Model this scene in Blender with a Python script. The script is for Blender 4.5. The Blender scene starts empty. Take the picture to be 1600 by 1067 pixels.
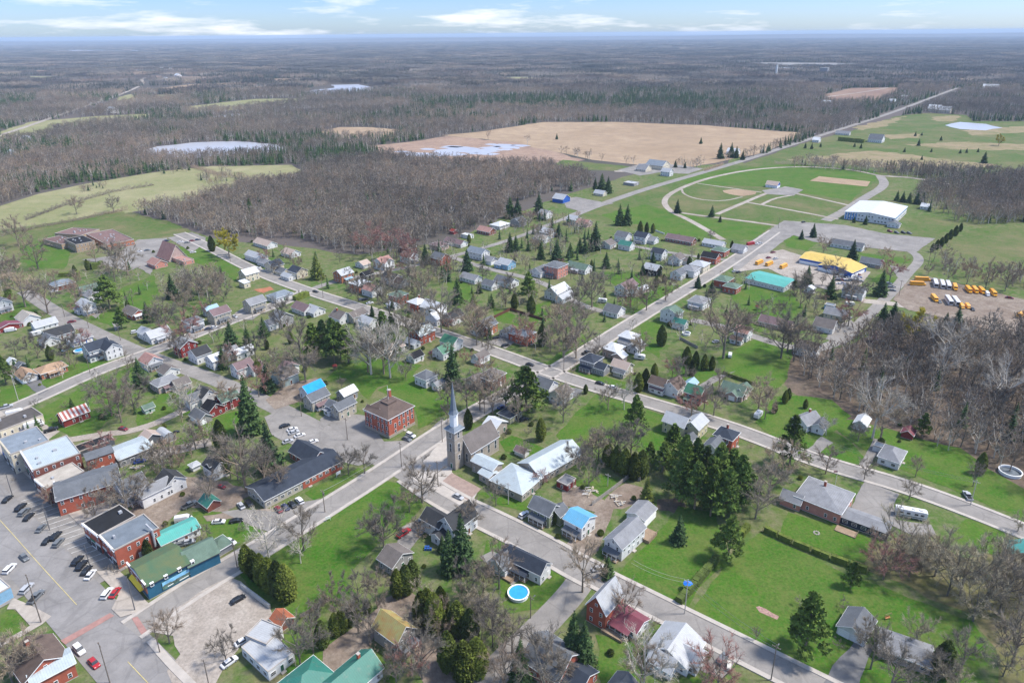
import bpy, math, random
from mathutils import Vector, Matrix
R = math.radians
# ------------------------------------------------------------------ camera, sky, sun, exposure
sc = bpy.context.scene
H = 165.0                                    # camera height above the ground, metres
FPX, CX, CY, HZ = 1090.0, 800.0, 467.0, 53.0 # focal length / principal point / horizon of the 1600 px photograph
PITCH = math.atan((CY-HZ)/FPX); ROLL = math.atan(14/1600)
cam = bpy.data.cameras.new('camera'); camo = bpy.data.objects.new('camera', cam); sc.collection.objects.link(camo)
cam.sensor_width = 36; cam.lens = 36*FPX/1600; cam.shift_y = (CY-533.5)/1600
cam.clip_start = 1; cam.clip_end = 120000
camo.matrix_world = Matrix.Translation((0, 0, H)) @ Matrix.Rotation(math.pi/2-PITCH, 4, 'X') @ Matrix.Rotation(-ROLL, 4, 'Z')
sc.camera = camo
CM = camo.matrix_world.to_3x3(); CI = CM.inverted()
SUN_EL, SUN_AZ = 56, 88                      # azimuth clockwise from +Y (the view direction)
W = bpy.data.worlds.new('World'); sc.world = W; W.use_nodes = True
nt = W.node_tree; nt.nodes.clear()
def N(t, ty, **k):
    n = t.nodes.new(ty)
    for a, b in k.items():
        if a in n.inputs.keys(): n.inputs[a].default_value = b
        else: setattr(n, a, b)
    return n
out = N(nt, 'ShaderNodeOutputWorld'); bg = N(nt, 'ShaderNodeBackground'); bg.inputs[1].default_value = 0.12
sky = N(nt, 'ShaderNodeTexSky', sky_type='NISHITA', sun_disc=False); sky.sun_elevation = R(SUN_EL); sky.sun_rotation = R(SUN_AZ)
sky.air_density = 1.0; sky.dust_density = 0.6; sky.ozone_density = 2.0
tc = N(nt, 'ShaderNodeTexCoord'); sp = N(nt, 'ShaderNodeSeparateXYZ'); nt.links.new(tc.outputs['Generated'], sp.inputs[0])
cb = N(nt, 'ShaderNodeMapping', vector_type='POINT'); cb.inputs['Scale'].default_value = (6.5, 1.5, 46); nt.links.new(tc.outputs['Generated'], cb.inputs[0])
cn = N(nt, 'ShaderNodeTexNoise'); cn.inputs['Scale'].default_value = 1.15; cn.inputs['Detail'].default_value = 9; cn.inputs['Roughness'].default_value = 0.6
nt.links.new(cb.outputs[0], cn.inputs['Vector'])
cr = N(nt, 'ShaderNodeValToRGB'); cr.color_ramp.elements[0].position = 0.50; cr.color_ramp.elements[1].position = 0.70
nt.links.new(cn.outputs[0], cr.inputs[0])
mx = N(nt, 'ShaderNodeMixRGB'); nt.links.new(cr.outputs[0], mx.inputs[0])
sk2 = N(nt, 'ShaderNodeMixRGB', blend_type='MULTIPLY'); sk2.inputs[0].default_value = 1; sk2.inputs[2].default_value = (0.95, 1.0, 1.04, 1)
nt.links.new(sky.outputs[0], sk2.inputs[1]); nt.links.new(sk2.outputs[0], mx.inputs[1]); mx.inputs[2].default_value = (4.4, 4.5, 4.7, 1)
hr = N(nt, 'ShaderNodeValToRGB'); hr.color_ramp.elements[0].position = 0.0; hr.color_ramp.elements[0].color = (.50, .60, .84, 1); hr.color_ramp.elements[1].position = 0.45; hr.color_ramp.elements[1].color = (1, 1, 1, 1)
e_ = hr.color_ramp.elements.new(.10); e_.color = (.24, .37, .74, 1)
nt.links.new(sp.outputs[2], hr.inputs[0]); hm_ = N(nt, 'ShaderNodeMixRGB', blend_type='MULTIPLY'); hm_.inputs[0].default_value = 1; nt.links.new(sk2.outputs[0], hm_.inputs[1]); nt.links.new(hr.outputs[0], hm_.inputs[2]); nt.links.new(hm_.outputs[0], mx.inputs[1])
nt.links.new(mx.outputs[0], bg.inputs[0]); nt.links.new(bg.outputs[0], out.inputs[0])
sl = bpy.data.lights.new('sun', 'SUN'); sl.energy = 2.7; sl.angle = R(8); sl.color = (1, .94, .85)
so = bpy.data.objects.new('sun', sl); sc.collection.objects.link(so)
so.rotation_euler = (R(90-SUN_EL), 0, R(180-SUN_AZ))
sc.view_settings.view_transform = 'Standard'; sc.view_settings.look = 'None'; sc.view_settings.exposure = 1.15; sc.view_settings.gamma = 1
sc.render.engine = 'CYCLES'; cy = sc.cycles; cy.max_bounces = 5; cy.diffuse_bounces = 2; cy.glossy_bounces = 2; cy.transparent_max_bounces = 6
cy.volume_bounces = 0; cy.use_denoising = True
sc.render.use_persistent_data = False

# ------------------------------------------------------------------ photograph pixel -> point of the place
def P(x, y, z=0.0):                         # where the sight line through a photograph pixel meets the level z
    d = CM @ Vector(((x-CX)/FPX, -(y-CY)/FPX, -1))
    if d.z > -0.0035: d.z = -0.0035
    t = (z-H)/d.z
    return Vector((d.x*t, d.y*t, z))
def PX(p):                                  # world point -> photograph pixel
    v = CI @ (Vector(p)-Vector((0, 0, H)))
    return (CX+FPX*v.x/-v.z, CY-FPX*v.y/-v.z) if v.z < 0 else (-9999, -9999)
def height_to(x, y, ytop):                  # height of an upright thing standing at pixel (x,y) whose top shows at ytop
    p = P(x, y); lo, hi = 0.0, 80.0
    for _ in range(24):
        m = (lo+hi)/2
        if PX((p.x, p.y, m))[1] > ytop: lo = m
        else: hi = m
    return lo
CR = dict(a=(0,430,5.333), b=(280,430,5.333), c=(560,430,5.333), d=(840,430,5.333), e=(1120,430,5.333), f=(1300,430,5.333), g=(0,600,5.333),
          h=(280,600,5.333), i=(560,600,5.333), j=(840,600,5.333), k=(1120,600,5.333), l=(1300,600,5.333), m=(0,780,3.72), n=(400,780,3.72),
          o=(800,780,3.72), p=(1170,780,3.72), q=(0,240,5), r=(300,240,5), s=(600,240,5), t=(900,240,5), u=(1200,240,4), w=(400,0,4), x=(800,0,4), y=(1200,0,4), v=(0,0,4), Z=(0,0,1), X=(1210,760,8))
def K(c, x, y): o = CR[c]; return (o[0]+x/o[2], o[1]+y/o[2])
UA = R(90-38.9); VA = R(90+53.1)            # the two directions of the village's streets

# ------------------------------------------------------------------ materials
MATS = {}
def mat(name, c, rough=0.85, var=0.25, scale=0.6, c2=None, kind=None, spec=0.3, metal=0.0, detail=5):
    if name in MATS: return MATS[name]
    m = bpy.data.materials.new(name); m.use_nodes = True; t = m.node_tree; b = t.nodes['Principled BSDF']
    b.inputs['Roughness'].default_value = rough; b.inputs['Specular IOR Level'].default_value = spec; b.inputs['Metallic'].default_value = metal
    g = N(t, 'ShaderNodeTexCoord'); L = t.links.new
    if kind in ('ribu', 'shingle', 'siding', 'brick', 'stripe'): src = g.outputs['Object']
    else: src = N(t, 'ShaderNodeNewGeometry').outputs['Position']
    n1 = N(t, 'ShaderNodeTexNoise'); n1.inputs['Scale'].default_value = scale; n1.inputs['Detail'].default_value = detail; n1.inputs['Roughness'].default_value = .65; L(src, n1.inputs['Vector'])
    r1 = N(t, 'ShaderNodeValToRGB'); e = r1.color_ramp.elements; e[0].position = .33; e[1].position = .67
    d = c2 or tuple(min(1, v*(1+var)) for v in c)
    a = c if c2 else tuple(v*(1-var) for v in c)
    e[0].color = (*a, 1); e[1].color = (*d, 1); L(n1.outputs[0], r1.inputs[0]); col = r1.outputs[0]
    def mul(fac_out, lo, amount):
        nonlocal col
        r = N(t, 'ShaderNodeMapRange'); L(fac_out, r.inputs[0]); r.inputs[3].default_value = lo; r.inputs[4].default_value = 1.0
        x = N(t, 'ShaderNodeMixRGB', blend_type='MULTIPLY'); x.inputs[0].default_value = amount; L(col, x.inputs[1]); L(r.outputs[0], x.inputs[2]); col = x.outputs[0]
    if kind == 'siding' or kind == 'shingle' or kind == 'brick' or kind == 'ribu':
        s = N(t, 'ShaderNodeSeparateXYZ'); L(src, s.inputs[0])
        ax = {'siding': 2, 'brick': 2, 'shingle': 2, 'ribu': 0}[kind]
        w = N(t, 'ShaderNodeMath', operation='MULTIPLY'); L(s.outputs[ax], w.inputs[0]); w.inputs[1].default_value = {'siding': 4.5, 'brick': 6, 'shingle': 6, 'ribu': 1.6}[kind]
        f = N(t, 'ShaderNodeMath', operation='FRACT'); L(w.outputs[0], f.inputs[0])
        q = N(t, 'ShaderNodeMath', operation='GREATER_THAN'); L(f.outputs[0], q.inputs[0]); q.inputs[1].default_value = .16
        mul(q.outputs[0], .72 if kind != 'ribu' else .78, .8)
        n2 = N(t, 'ShaderNodeTexNoise'); n2.inputs['Scale'].default_value = 3.2; n2.inputs['Detail'].default_value = 3; L(src, n2.inputs['Vector']); mul(n2.outputs[0], .62, .7)
    if kind == 'asphalt':                   # tar patches, cracks and tyre-worn streaks
        for sc_, lo_, th_ in ((.09, .84, .03), (.33, .90, .03)):
            v = N(t, 'ShaderNodeTexVoronoi', feature='DISTANCE_TO_EDGE'); v.inputs['Scale'].default_value = sc_; nd = N(t, 'ShaderNodeTexNoise'); nd.inputs['Scale'].default_value = sc_*3; L(src, nd.inputs['Vector'])
            ad = N(t, 'ShaderNodeMixRGB'); ad.inputs[0].default_value = .02; L(src, ad.inputs[1]); L(nd.outputs[1], ad.inputs[2]); L(ad.outputs[0], v.inputs['Vector'])
            q = N(t, 'ShaderNodeMath', operation='GREATER_THAN'); L(v.outputs[0], q.inputs[0]); q.inputs[1].default_value = th_*.7; mul(q.outputs[0], lo_, .7)
        v = N(t, 'ShaderNodeTexVoronoi'); v.inputs['Scale'].default_value = .055; L(src, v.inputs['Vector']); mul(v.outputs['Color'], .84, .8)
        n2 = N(t, 'ShaderNodeTexNoise'); n2.inputs['Scale'].default_value = .9; n2.inputs['Detail'].default_value = 8; n2.inputs['Roughness'].default_value = .8; L(src, n2.inputs['Vector']); mul(n2.outputs[0], .55, .7)
    if kind == 'ribu':                      # weathering: rust and dirt blotches running over the sheets
        n3 = N(t, 'ShaderNodeTexNoise'); n3.inputs['Scale'].default_value = .55; n3.inputs['Detail'].default_value = 8; n3.inputs['Roughness'].default_value = .75; L(src, n3.inputs['Vector'])
        r3 = N(t, 'ShaderNodeValToRGB'); r3.color_ramp.elements[0].position = .54; r3.color_ramp.elements[1].position = .74; r3.color_ramp.elements[1].color = (.55, .55, .55, 1); L(n3.outputs[0], r3.inputs[0])
        x = N(t, 'ShaderNodeMixRGB'); L(r3.outputs[0], x.inputs[0]); L(col, x.inputs[1]); x.inputs[2].default_value = (.22, .19, .16, 1); col = x.outputs[0]
    if kind == 'stripe':
        s = N(t, 'ShaderNodeSeparateXYZ'); L(src, s.inputs[0]); w = N(t, 'ShaderNodeMath', operation='MULTIPLY'); L(s.outputs[0], w.inputs[0]); w.inputs[1].default_value = .55
        f = N(t, 'ShaderNodeMath', operation='FRACT'); L(w.outputs[0], f.inputs[0]); q = N(t, 'ShaderNodeMath', operation='GREATER_THAN'); L(f.outputs[0], q.inputs[0]); q.inputs[1].default_value = .5
        x = N(t, 'ShaderNodeMixRGB'); L(q.outputs[0], x.inputs[0]); L(col, x.inputs[1]); x.inputs[2].default_value = (.3, .08, .06, 1); col = x.outputs[0]
    if kind == 'rand':                      # each tree its own tint
        o = N(t, 'ShaderNodeObjectInfo'); r2 = N(t, 'ShaderNodeValToRGB'); r2.color_ramp.elements[0].color = (.70, .69, .72, 1); r2.color_ramp.elements[1].color = (1.4, 1.3, 1.12, 1)
        e3 = r2.color_ramp.elements.new(.5); e3.color = (.98, .97, .95, 1); e4 = r2.color_ramp.elements.new(.8); e4.color = (1.12, .95, .86, 1)
        L(o.outputs['Random'], r2.inputs[0]); x = N(t, 'ShaderNodeMixRGB', blend_type='MULTIPLY'); x.inputs[0].default_value = 1; L(col, x.inputs[1]); L(r2.outputs[0], x.inputs[2]); col = x.outputs[0]
        for s_, a_, b_ in ((.0045, (.80, .80, .80, 1), (1.20, 1.17, 1.13, 1)), (.0011, (.80, .84, .86, 1), (1.13, 1.11, 1.10, 1))):   # stands of different species
            n5 = N(t, 'ShaderNodeTexNoise'); n5.inputs['Scale'].default_value = s_; n5.inputs['Detail'].default_value = 4; L(src, n5.inputs['Vector']); r5 = N(t, 'ShaderNodeValToRGB'); r5.color_ramp.elements[0].position = .42; r5.color_ramp.elements[1].position = .58; r5.color_ramp.elements[0].color = a_; r5.color_ramp.elements[1].color = b_
            L(n5.outputs[0], r5.inputs[0]); x = N(t, 'ShaderNodeMixRGB', blend_type='MULTIPLY'); x.inputs[0].default_value = 1; L(col, x.inputs[1]); L(r5.outputs[0], x.inputs[2]); col = x.outputs[0]
    if kind == 'randg':
        o = N(t, 'ShaderNodeObjectInfo'); r2 = N(t, 'ShaderNodeValToRGB'); r2.color_ramp.elements[0].color = (.75, .8, .85, 1); r2.color_ramp.elements[1].color = (1.35, 1.25, .9, 1)
        L(o.outputs['Random'], r2.inputs[0]); x = N(t, 'ShaderNodeMixRGB', blend_type='MULTIPLY'); x.inputs[0].default_value = 1; L(col, x.inputs[1]); L(r2.outputs[0], x.inputs[2]); col = x.outputs[0]
    L(col, b.inputs['Base Color']); MATS[name] = m; return m
def ground_mat(name, cols, scales, rough=.95, patch=None):
    """three-tone ground: broad patches, medium mottling, fine grain; all are real differences of what grows or lies there"""
    if name in MATS: return MATS[name]
    m = bpy.data.materials.new(name); m.use_nodes = True; t = m.node_tree; b = t.nodes['Principled BSDF']; L = t.links.new
    b.inputs['Roughness'].default_value = rough; b.inputs['Specular IOR Level'].default_value = .1
    src = N(t, 'ShaderNodeNewGeometry').outputs['Position']
    col = None
    for i, s in enumerate(scales):
        n = N(t, 'ShaderNodeTexNoise'); n.inputs['Scale'].default_value = s; n.inputs['Detail'].default_value = 7; n.inputs['Roughness'].default_value = .68; n.inputs['Distortion'].default_value = .3; L(src, n.inputs['Vector'])
        r = N(t, 'ShaderNodeValToRGB'); r.color_ramp.elements[0].position = .40; r.color_ramp.elements[1].position = .62; L(n.outputs[0], r.inputs[0])
        x = N(t, 'ShaderNodeMixRGB'); L(r.outputs[0], x.inputs[0])
        if col is None: x.inputs[1].default_value = (*cols[0], 1)
        else: L(col, x.inputs[1])
        x.inputs[2].default_value = (*cols[i+1], 1); col = x.outputs[0]
        if i: 
            mm = N(t, 'ShaderNodeMath', operation='MULTIPLY'); L(r.outputs[0], mm.inputs[0]); mm.inputs[1].default_value = .6; L(mm.outputs[0], x.inputs[0])
    n = N(t, 'ShaderNodeTexNoise'); n.inputs['Scale'].default_value = 1.1; n.inputs['Detail'].default_value = 6; n.inputs['Roughness'].default_value = .75; L(src, n.inputs['Vector'])
    r = N(t, 'ShaderNodeMapRange'); L(n.outputs[0], r.inputs[0]); r.inputs[1].default_value = .25; r.inputs[2].default_value = .75; r.inputs[3].default_value = .62; r.inputs[4].default_value = 1.3
    x = N(t, 'ShaderNodeMixRGB', blend_type='MULTIPLY'); x.inputs[0].default_value = 1; L(col, x.inputs[1]); L(r.outputs[0], x.inputs[2])
    L(x.outputs[0], b.inputs['Base Color']); MATS[name] = m; return m

# ------------------------------------------------------------------ mesh helpers
class MB:
    def __init__(s): s.v = []; s.f = []; s.m = []
    def add(s, vs, fs, mi=0):
        o = len(s.v); s.v += [tuple(v) for v in vs]; s.f += [tuple(i+o for i in f) for f in fs]; s.m += [mi]*len(fs); return s
    def box(s, cx, cy, z0, sx, sy, sz, mi=0, rz=0, tx=1, ty=1):
        c, n = math.cos(rz), math.sin(rz); vs = []
        for z, kx, ky in ((z0, 1, 1), (z0+sz, tx, ty)):
            for a, b in ((-1, -1), (1, -1), (1, 1), (-1, 1)):
                X, Y = a*sx/2*kx, b*sy/2*ky; vs.append((cx+X*c-Y*n, cy+X*n+Y*c, z))
        return s.add(vs, [(3, 2, 1, 0), (4, 5, 6, 7), (0, 1, 5, 4), (1, 2, 6, 5), (2, 3, 7, 6), (3, 0, 4, 7)], mi)
    def tube(s, pts, rad, n=6, mi=0, cap=True):
        rings = []
        for k, p in enumerate(pts):
            p = Vector(p); a = Vector(pts[max(0, k-1)]); b = Vector(pts[min(len(pts)-1, k+1)]); d = (b-a).normalized()
            u = d.orthogonal().normalized(); w = d.cross(u); r = rad[k] if isinstance(rad, (list, tuple)) else rad
            rings.append([p+u*r*math.cos(2*math.pi*i/n)+w*r*math.sin(2*math.pi*i/n) for i in range(n)])
        vs = [v for r_ in rings for v in r_]; fs = []
        for k in range(len(pts)-1):
            for i in range(n): j = (i+1) % n; fs.append((k*n+i, k*n+j, (k+1)*n+j, (k+1)*n+i))
        if cap: fs.append(tuple(range((len(pts)-1)*n, len(pts)*n))); fs.append(tuple(reversed(range(n))))
        return s.add(vs, fs, mi)
    def prism(s, poly, z0, z1, mi=0):      # upright prism over a polygon given counter-clockwise
        n = len(poly); vs = [(x, y, z0) for x, y in poly]+[(x, y, z1) for x, y in poly]
        return s.add(vs, [tuple(reversed(range(n))), tuple(range(n, 2*n))]+[(i, (i+1) % n, n+(i+1) % n, n+i) for i in range(n)], mi)
    def mesh(s, name, mats):
        me = bpy.data.meshes.new(name); me.from_pydata(s.v, [], s.f)
        for m in mats: me.materials.append(m)
        me.polygons.foreach_set('material_index', s.m); me.update(); return me
    def build(s, name, mats, parent=None, **k):
        return link(name, s.mesh(name, mats), parent, **k)
def link(name, me, parent=None, loc=None, rz=0):
    o = bpy.data.objects.new(name, me); sc.collection.objects.link(o)
    if parent: o.parent = parent
    if loc is not None: o.location = loc
    if rz: o.rotation_euler[2] = rz
    return o
def tag(o, label=None, cat=None, group=None, kind=None):
    if label: o['label'] = label
    if cat: o['category'] = cat
    if group: o['group'] = group
    if kind: o['kind'] = kind
    return o
def empty(name, loc, rz=0): return link(name, None, None, loc, rz)
def inpoly(x, y, pl):
    c = False; j = len(pl)-1
    for i in range(len(pl)):
        xi, yi = pl[i]; xj, yj = pl[j]
        if (yi > y) != (yj > y) and x < (xj-xi)*(y-yi)/(yj-yi)+xi: c = not c
        j = i
    return c
def wig(pts, amp, rng, step=6.0):           # ragged outline for anything that grew or was trodden
    o = []; n = len(pts)
    for i in range(n):
        a, b = Vector(pts[i][:2]), Vector(pts[(i+1) % n][:2]); k = min(40, max(1, int((b-a).length/step))); d = (b-a).normalized() if (b-a).length > 0 else Vector((1, 0)); q = Vector((-d.y, d.x))
        for j in range(k): o.append(a+(b-a)*(j/k)+q*rng.uniform(-amp, amp)*(1 if j else .3))
    return o
ZL = [0]
def zlev(name):                             # each kind of surface has its own thin layer; neighbours in a kind differ by 4 mm
    ZL[0] += 1; i = ZL[0]
    if name == 'village_ground': return .004
    if name in ('wood_floor', 'thicket_floor', 'pasture', 'field', 'stubble_field', 'marsh', 'ploughed_field', 'golf_course', 'industrial_yard'): return .008+(i % 6)*.004
    if name in ('rough', 'water', 'sports_ground', 'park_meadow', 'school_field', 'crop_field', 'arena_grass', 'bare_soil'): return .034+(i % 13)*.002
    if name in ('lawn', 'park_lawn', 'infield_grass', 'school_lawn'): return .06+(i % 9)*.004
    if name in ('road', 'main_street', 'highway', 'racetrack', 'path', 'gravel_lane'): return .10+(i % 13)*.004
    if name in ('crosswalk', 'road_marking'): return .205+(i % 3)*.004
    if name == 'flower_bed': return .1
    return .156+(i % 10)*.004
def sheet(name, px, m, amp=0, z=None, step=6, tagk='structure', world=False):
    """a thin level sheet of ground, given by its outline"""
    rng = random.Random(len(px)*7+int(abs(px[0][0])*3)); pts = [Vector(p) for p in px] if world else [P(*p) for p in px]
    if amp: pts = wig(pts, amp, rng, step)
    me = bpy.data.meshes.new(name); bm_v = [(p[0], p[1], 0) for p in pts]
    import mathutils
    tri = mathutils.geometry.tessellate_polygon([[Vector(v) for v in bm_v]])
    fs = []
    for t in tri:
        a, b, c = [bm_v[i] for i in t]
        if (b[0]-a[0])*(c[1]-a[1])-(b[1]-a[1])*(c[0]-a[0]) < 0: t = (t[0], t[2], t[1])
        fs.append(t)
    me.from_pydata(bm_v, [], fs); me.materials.append(m); me.update()
    o = link(name, me, None, (0, 0, z if z is not None else zlev(name))); tag(o, kind=tagk); return o
def ribbon(name, px, w, m, z=None, h=0, off=0, world=False, jag=0):
    """a road, path or kerb following a line; h > 0 gives it real height"""
    pts = [Vector(p) for p in px] if world else [P(*p) for p in px]
    for _ in range(2):                      # round the bends
        q = [pts[0]]
        for i in range(len(pts)-1): a, b = pts[i], pts[i+1]; q += [a.lerp(b, .25), a.lerp(b, .75)]
        pts = q+[pts[-1]]
    l, r = [], []; rng = random.Random(5)
    for i, p in enumerate(pts):
        d = (pts[min(i+1, len(pts)-1)]-pts[max(i-1, 0)]); d.z = 0; d.normalize(); n = Vector((-d.y, d.x, 0)); k = rng.uniform(-jag, jag)
        l.append(p+n*(off+w/2+k)); r.append(p+n*(off-w/2-k))
    z = zlev(name) if z is None else z; n = len(pts); b = MB()
    vs = [(v.x, v.y, h) for v in l]+[(v.x, v.y, h) for v in r]; fs = [(n+i, n+i+1, i+1, i) for i in range(n-1)]
    if h:
        vs += [(v.x, v.y, 0) for v in l]+[(v.x, v.y, 0) for v in r]
        fs += [(i, i+1, 2*n+i+1, 2*n+i) for i in range(n-1)]+[(3*n+i, 3*n+i+1, n+i+1, n+i) for i in range(n-1)]+[(0, 2*n, 3*n, n), (n-1, 2*n-1, 4*n-1, 3*n-1)]
    b.add(vs, fs); o = b.build(name, [m], None, loc=(0, 0, z)); tag(o, kind='structure'); return o
# ------------------------------------------------------------------ trees
M_BARK = mat('bark', (.25, .215, .175), .95, .3, 1.5, kind='rand')
M_TWIG = mat('twigs', (.275, .235, .19), .95, .25, .5, kind='rand')
M_SPR = mat('spruce_needles', (.045, .085, .030), .9, .45, .5, kind='randg')
M_PINE = mat('pine_needles', (.085, .14, .030), .9, .45, .4, kind='randg')
M_CED = mat('cedar_leaves', (.085, .115, .022), .9, .4, .5, kind='randg')
M_YEL = mat('willow_shoots', (.42, .36, .035), .9, .25, .5)
M_PALE = mat('pale_bark', (.52, .48, .42), .9, .2, 1.2)
def rv(r):
    z = r.uniform(-1, 1); a = r.uniform(0, 2*math.pi); q = math.sqrt(1-z*z); return Vector((q*math.cos(a), q*math.sin(a), z))
def leaf(b, p, r, s, mi=0, up=0.0, k=1.0):
    d = rv(r); d.z += up; d.normalize(); e = d.orthogonal().normalized()*s*.5*k; d = d*s
    b.add([p-e, p+e, p+d], [(0, 1, 2)], mi)
def bare(seed, h, spread, ntw, tw, fine=1, low=.3):
    """a leafless broadleaf tree: trunk and forking limbs in one mesh, the haze of twigs in another"""
    r = random.Random(seed); T = MB(); C = MB(); tips = []
    top = Vector((r.uniform(-.4, .4), r.uniform(-.4, .4), h*.5))
    T.tube([(0, 0, -.2), (top.x*.4, top.y*.4, h*.22), tuple(top)], [h*.022, h*.017, h*.012], 6 if fine else 4)
    nl = 9 if fine else 6
    for i in range(nl):
        a = i*2.4+r.uniform(-.4, .4); t = r.uniform(low, 1.0); s = top*t if t > .1 else top; s = Vector((top.x*t, top.y*t, h*.5*t))
        out = spread*(.35+.65*(1-abs(t-.6))); e = Vector((math.cos(a)*out, math.sin(a)*out, h*(.62+.38*t)*r.uniform(.82, 1.0)))
        if i == 0: s = top; e = Vector((r.uniform(-1, 1), r.uniform(-1, 1), h))
        mid = s.lerp(e, .5)+Vector((math.cos(a), math.sin(a), -.3))*out*.16
        T.tube([tuple(s), tuple(mid), tuple(e)], [h*.0105, h*.007, h*.002], 4 if fine else 3, cap=False)
        for k in range(5 if fine else 3):
            q = r.uniform(.25, .95); st = s.lerp(mid, q*2) if q < .5 else mid.lerp(e, q*2-1)
            dd = (rv(r)+Vector((math.cos(a)*.5, math.sin(a)*.5, .55))).normalized()*h*r.uniform(.14, .26); en = st+dd
            T.tube([tuple(st), tuple(st+dd*.5+rv(r)*.25), tuple(en)], [h*.0045, h*.0032, h*.0012], 3, cap=False)
            tips += [(st, en)]*2
        tips.append((mid, e))
    for i in range(ntw):
        a, b = r.choice(tips); p = a.lerp(b, r.uniform(.25, 1.05))+rv(r)*h*.012; d = (rv(r)*.8+(p-Vector((0, 0, h*.42))).normalized()*.85+Vector((0, 0, .25))).normalized()
        L = h*r.uniform(.05, .12); e = d.cross(rv(r)).normalized()*tw*.5; C.add([p-e, p+e, p+d*L], [(0, 1, 2)])
        if fine: 
            q = p+d*L*.5; d2 = (d+rv(r)*.9).normalized(); C.add([q-e*.7, q+e*.7, q+d2*L*.7], [(0, 1, 2)])
    return T, C
def spruce(seed, h, rad, fine=1):
    r = random.Random(seed); T = MB(); C = MB(); T.tube([(0, 0, -.2), (0, 0, h*.9)], [h*.016, h*.004], 5)
    nt = int(24 if fine else 10); C.add([(rad*.42*math.cos(i*1.047), rad*.42*math.sin(i*1.047), h*.12) for i in range(6)]+[(0, 0, h*.97)], [(i, (i+1) % 6, 6) for i in range(6)])
    for k in range(nt):
        t = k/(nt-1); z = h*(.07+.9*t); rr = rad*(1-t)**.85*r.uniform(.85, 1.08)+.15; nb = max(4, int((13 if fine else 8)*(1-t*.6)))
        for j in range(nb):
            a = 2*math.pi*(j+r.random())/nb; L = rr*r.uniform(.72, 1.15); u = Vector((math.cos(a), math.sin(a), 0)); w = Vector((-u.y, u.x, 0)); dr = L*r.uniform(.22, .5)
            w0 = L*(.30 if fine else .5)
            p0 = Vector((0, 0, z+.12*L)); p1 = u*L*.55+Vector((0, 0, z-dr*.35)); p2 = u*L+Vector((0, 0, z-dr*.75+r.uniform(0, .3)))
            C.add([p0, p1-w*w0*.8-Vector((0, 0, .15*L)), p2, p1+w*w0*.8-Vector((0, 0, .15*L)), p1+Vector((0, 0, .05*L))], [(0, 1, 4), (0, 4, 3), (1, 2, 4), (4, 2, 3)])
            if fine:
                for q in range(4): leaf(C, (u*L*r.uniform(.5, 1))+w*L*r.uniform(-.22, .22)+Vector((0, 0, z-dr*.5)), r, L*.2+.22, up=-.2)
    return T, C
def clumpy(seed, h, rad, n, mode, ls, trunk=.15):
    """pine (loose clumps on limbs) or cedar (dense upright flame)"""
    r = random.Random(seed); T = MB(); C = MB(); T.tube([(0, 0, -.2), (0, 0, h*.8)], [h*.02, h*.006], 5)
    if mode == 'cedar':
        rings = 9; hull = []
        for k in range(rings):
            t = k/(rings-1); z = h*(.02+.93*t); rr = rad*.82*(math.sin(math.pi*min(1, (t*.86+.14)))**.7)*(1-.25*t)
            hull.append([(rr*r.uniform(.86, 1.1)*math.cos(i*.785), rr*r.uniform(.86, 1.1)*math.sin(i*.785), z) for i in range(8)])
        vs = [v for q in hull for v in q]; C.add(vs, [(k*8+i, k*8+(i+1) % 8, (k+1)*8+(i+1) % 8, (k+1)*8+i) for k in range(rings-1) for i in range(8)])
        for _ in range(n):
            t = r.random()**.85; a = r.uniform(0, 2*math.pi); rr = rad*(math.sin(math.pi*min(1, (t*.86+.14)))**.7)*(1-.25*t)*r.uniform(.78, 1.08)
            leaf(C, Vector((rr*math.cos(a), rr*math.sin(a), h*(.02+.95*t))), r, ls, up=.7)
    else:
        for k in range(30):
            t = (k+.5)/30; a = k*2.4; rr = rad*(1-t)**.75*r.uniform(.45, 1.0); z = h*(.22+.76*t); c = Vector((rr*math.cos(a), rr*math.sin(a), z)); cs = rad*r.uniform(.24, .38)*(1.2-.75*t)
            T.tube([(0, 0, z-.8), tuple(c)], [h*.005, h*.002], 3, cap=False)
            oc = [c+Vector(v)*cs*.55 for v in ((1, 0, 0), (0, 1, 0), (-1, 0, 0), (0, -1, 0), (0, 0, .6), (0, 0, -.5))]
            C.add(oc, [(0, 1, 4), (1, 2, 4), (2, 3, 4), (3, 0, 4), (1, 0, 5), (2, 1, 5), (3, 2, 5), (0, 3, 5)])
            for _ in range(n//30): q = rv(r); q.z *= .62; leaf(C, c+q*cs*r.uniform(.6, 1.05), r, ls, up=.4)
    return T, C
def mk(f, name, tm, cm, *a, **k):
    T, C = f(*a, **k); return (T.mesh(name+'_trunk', [tm]), C.mesh(name+'_crown', [cm]))
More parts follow.
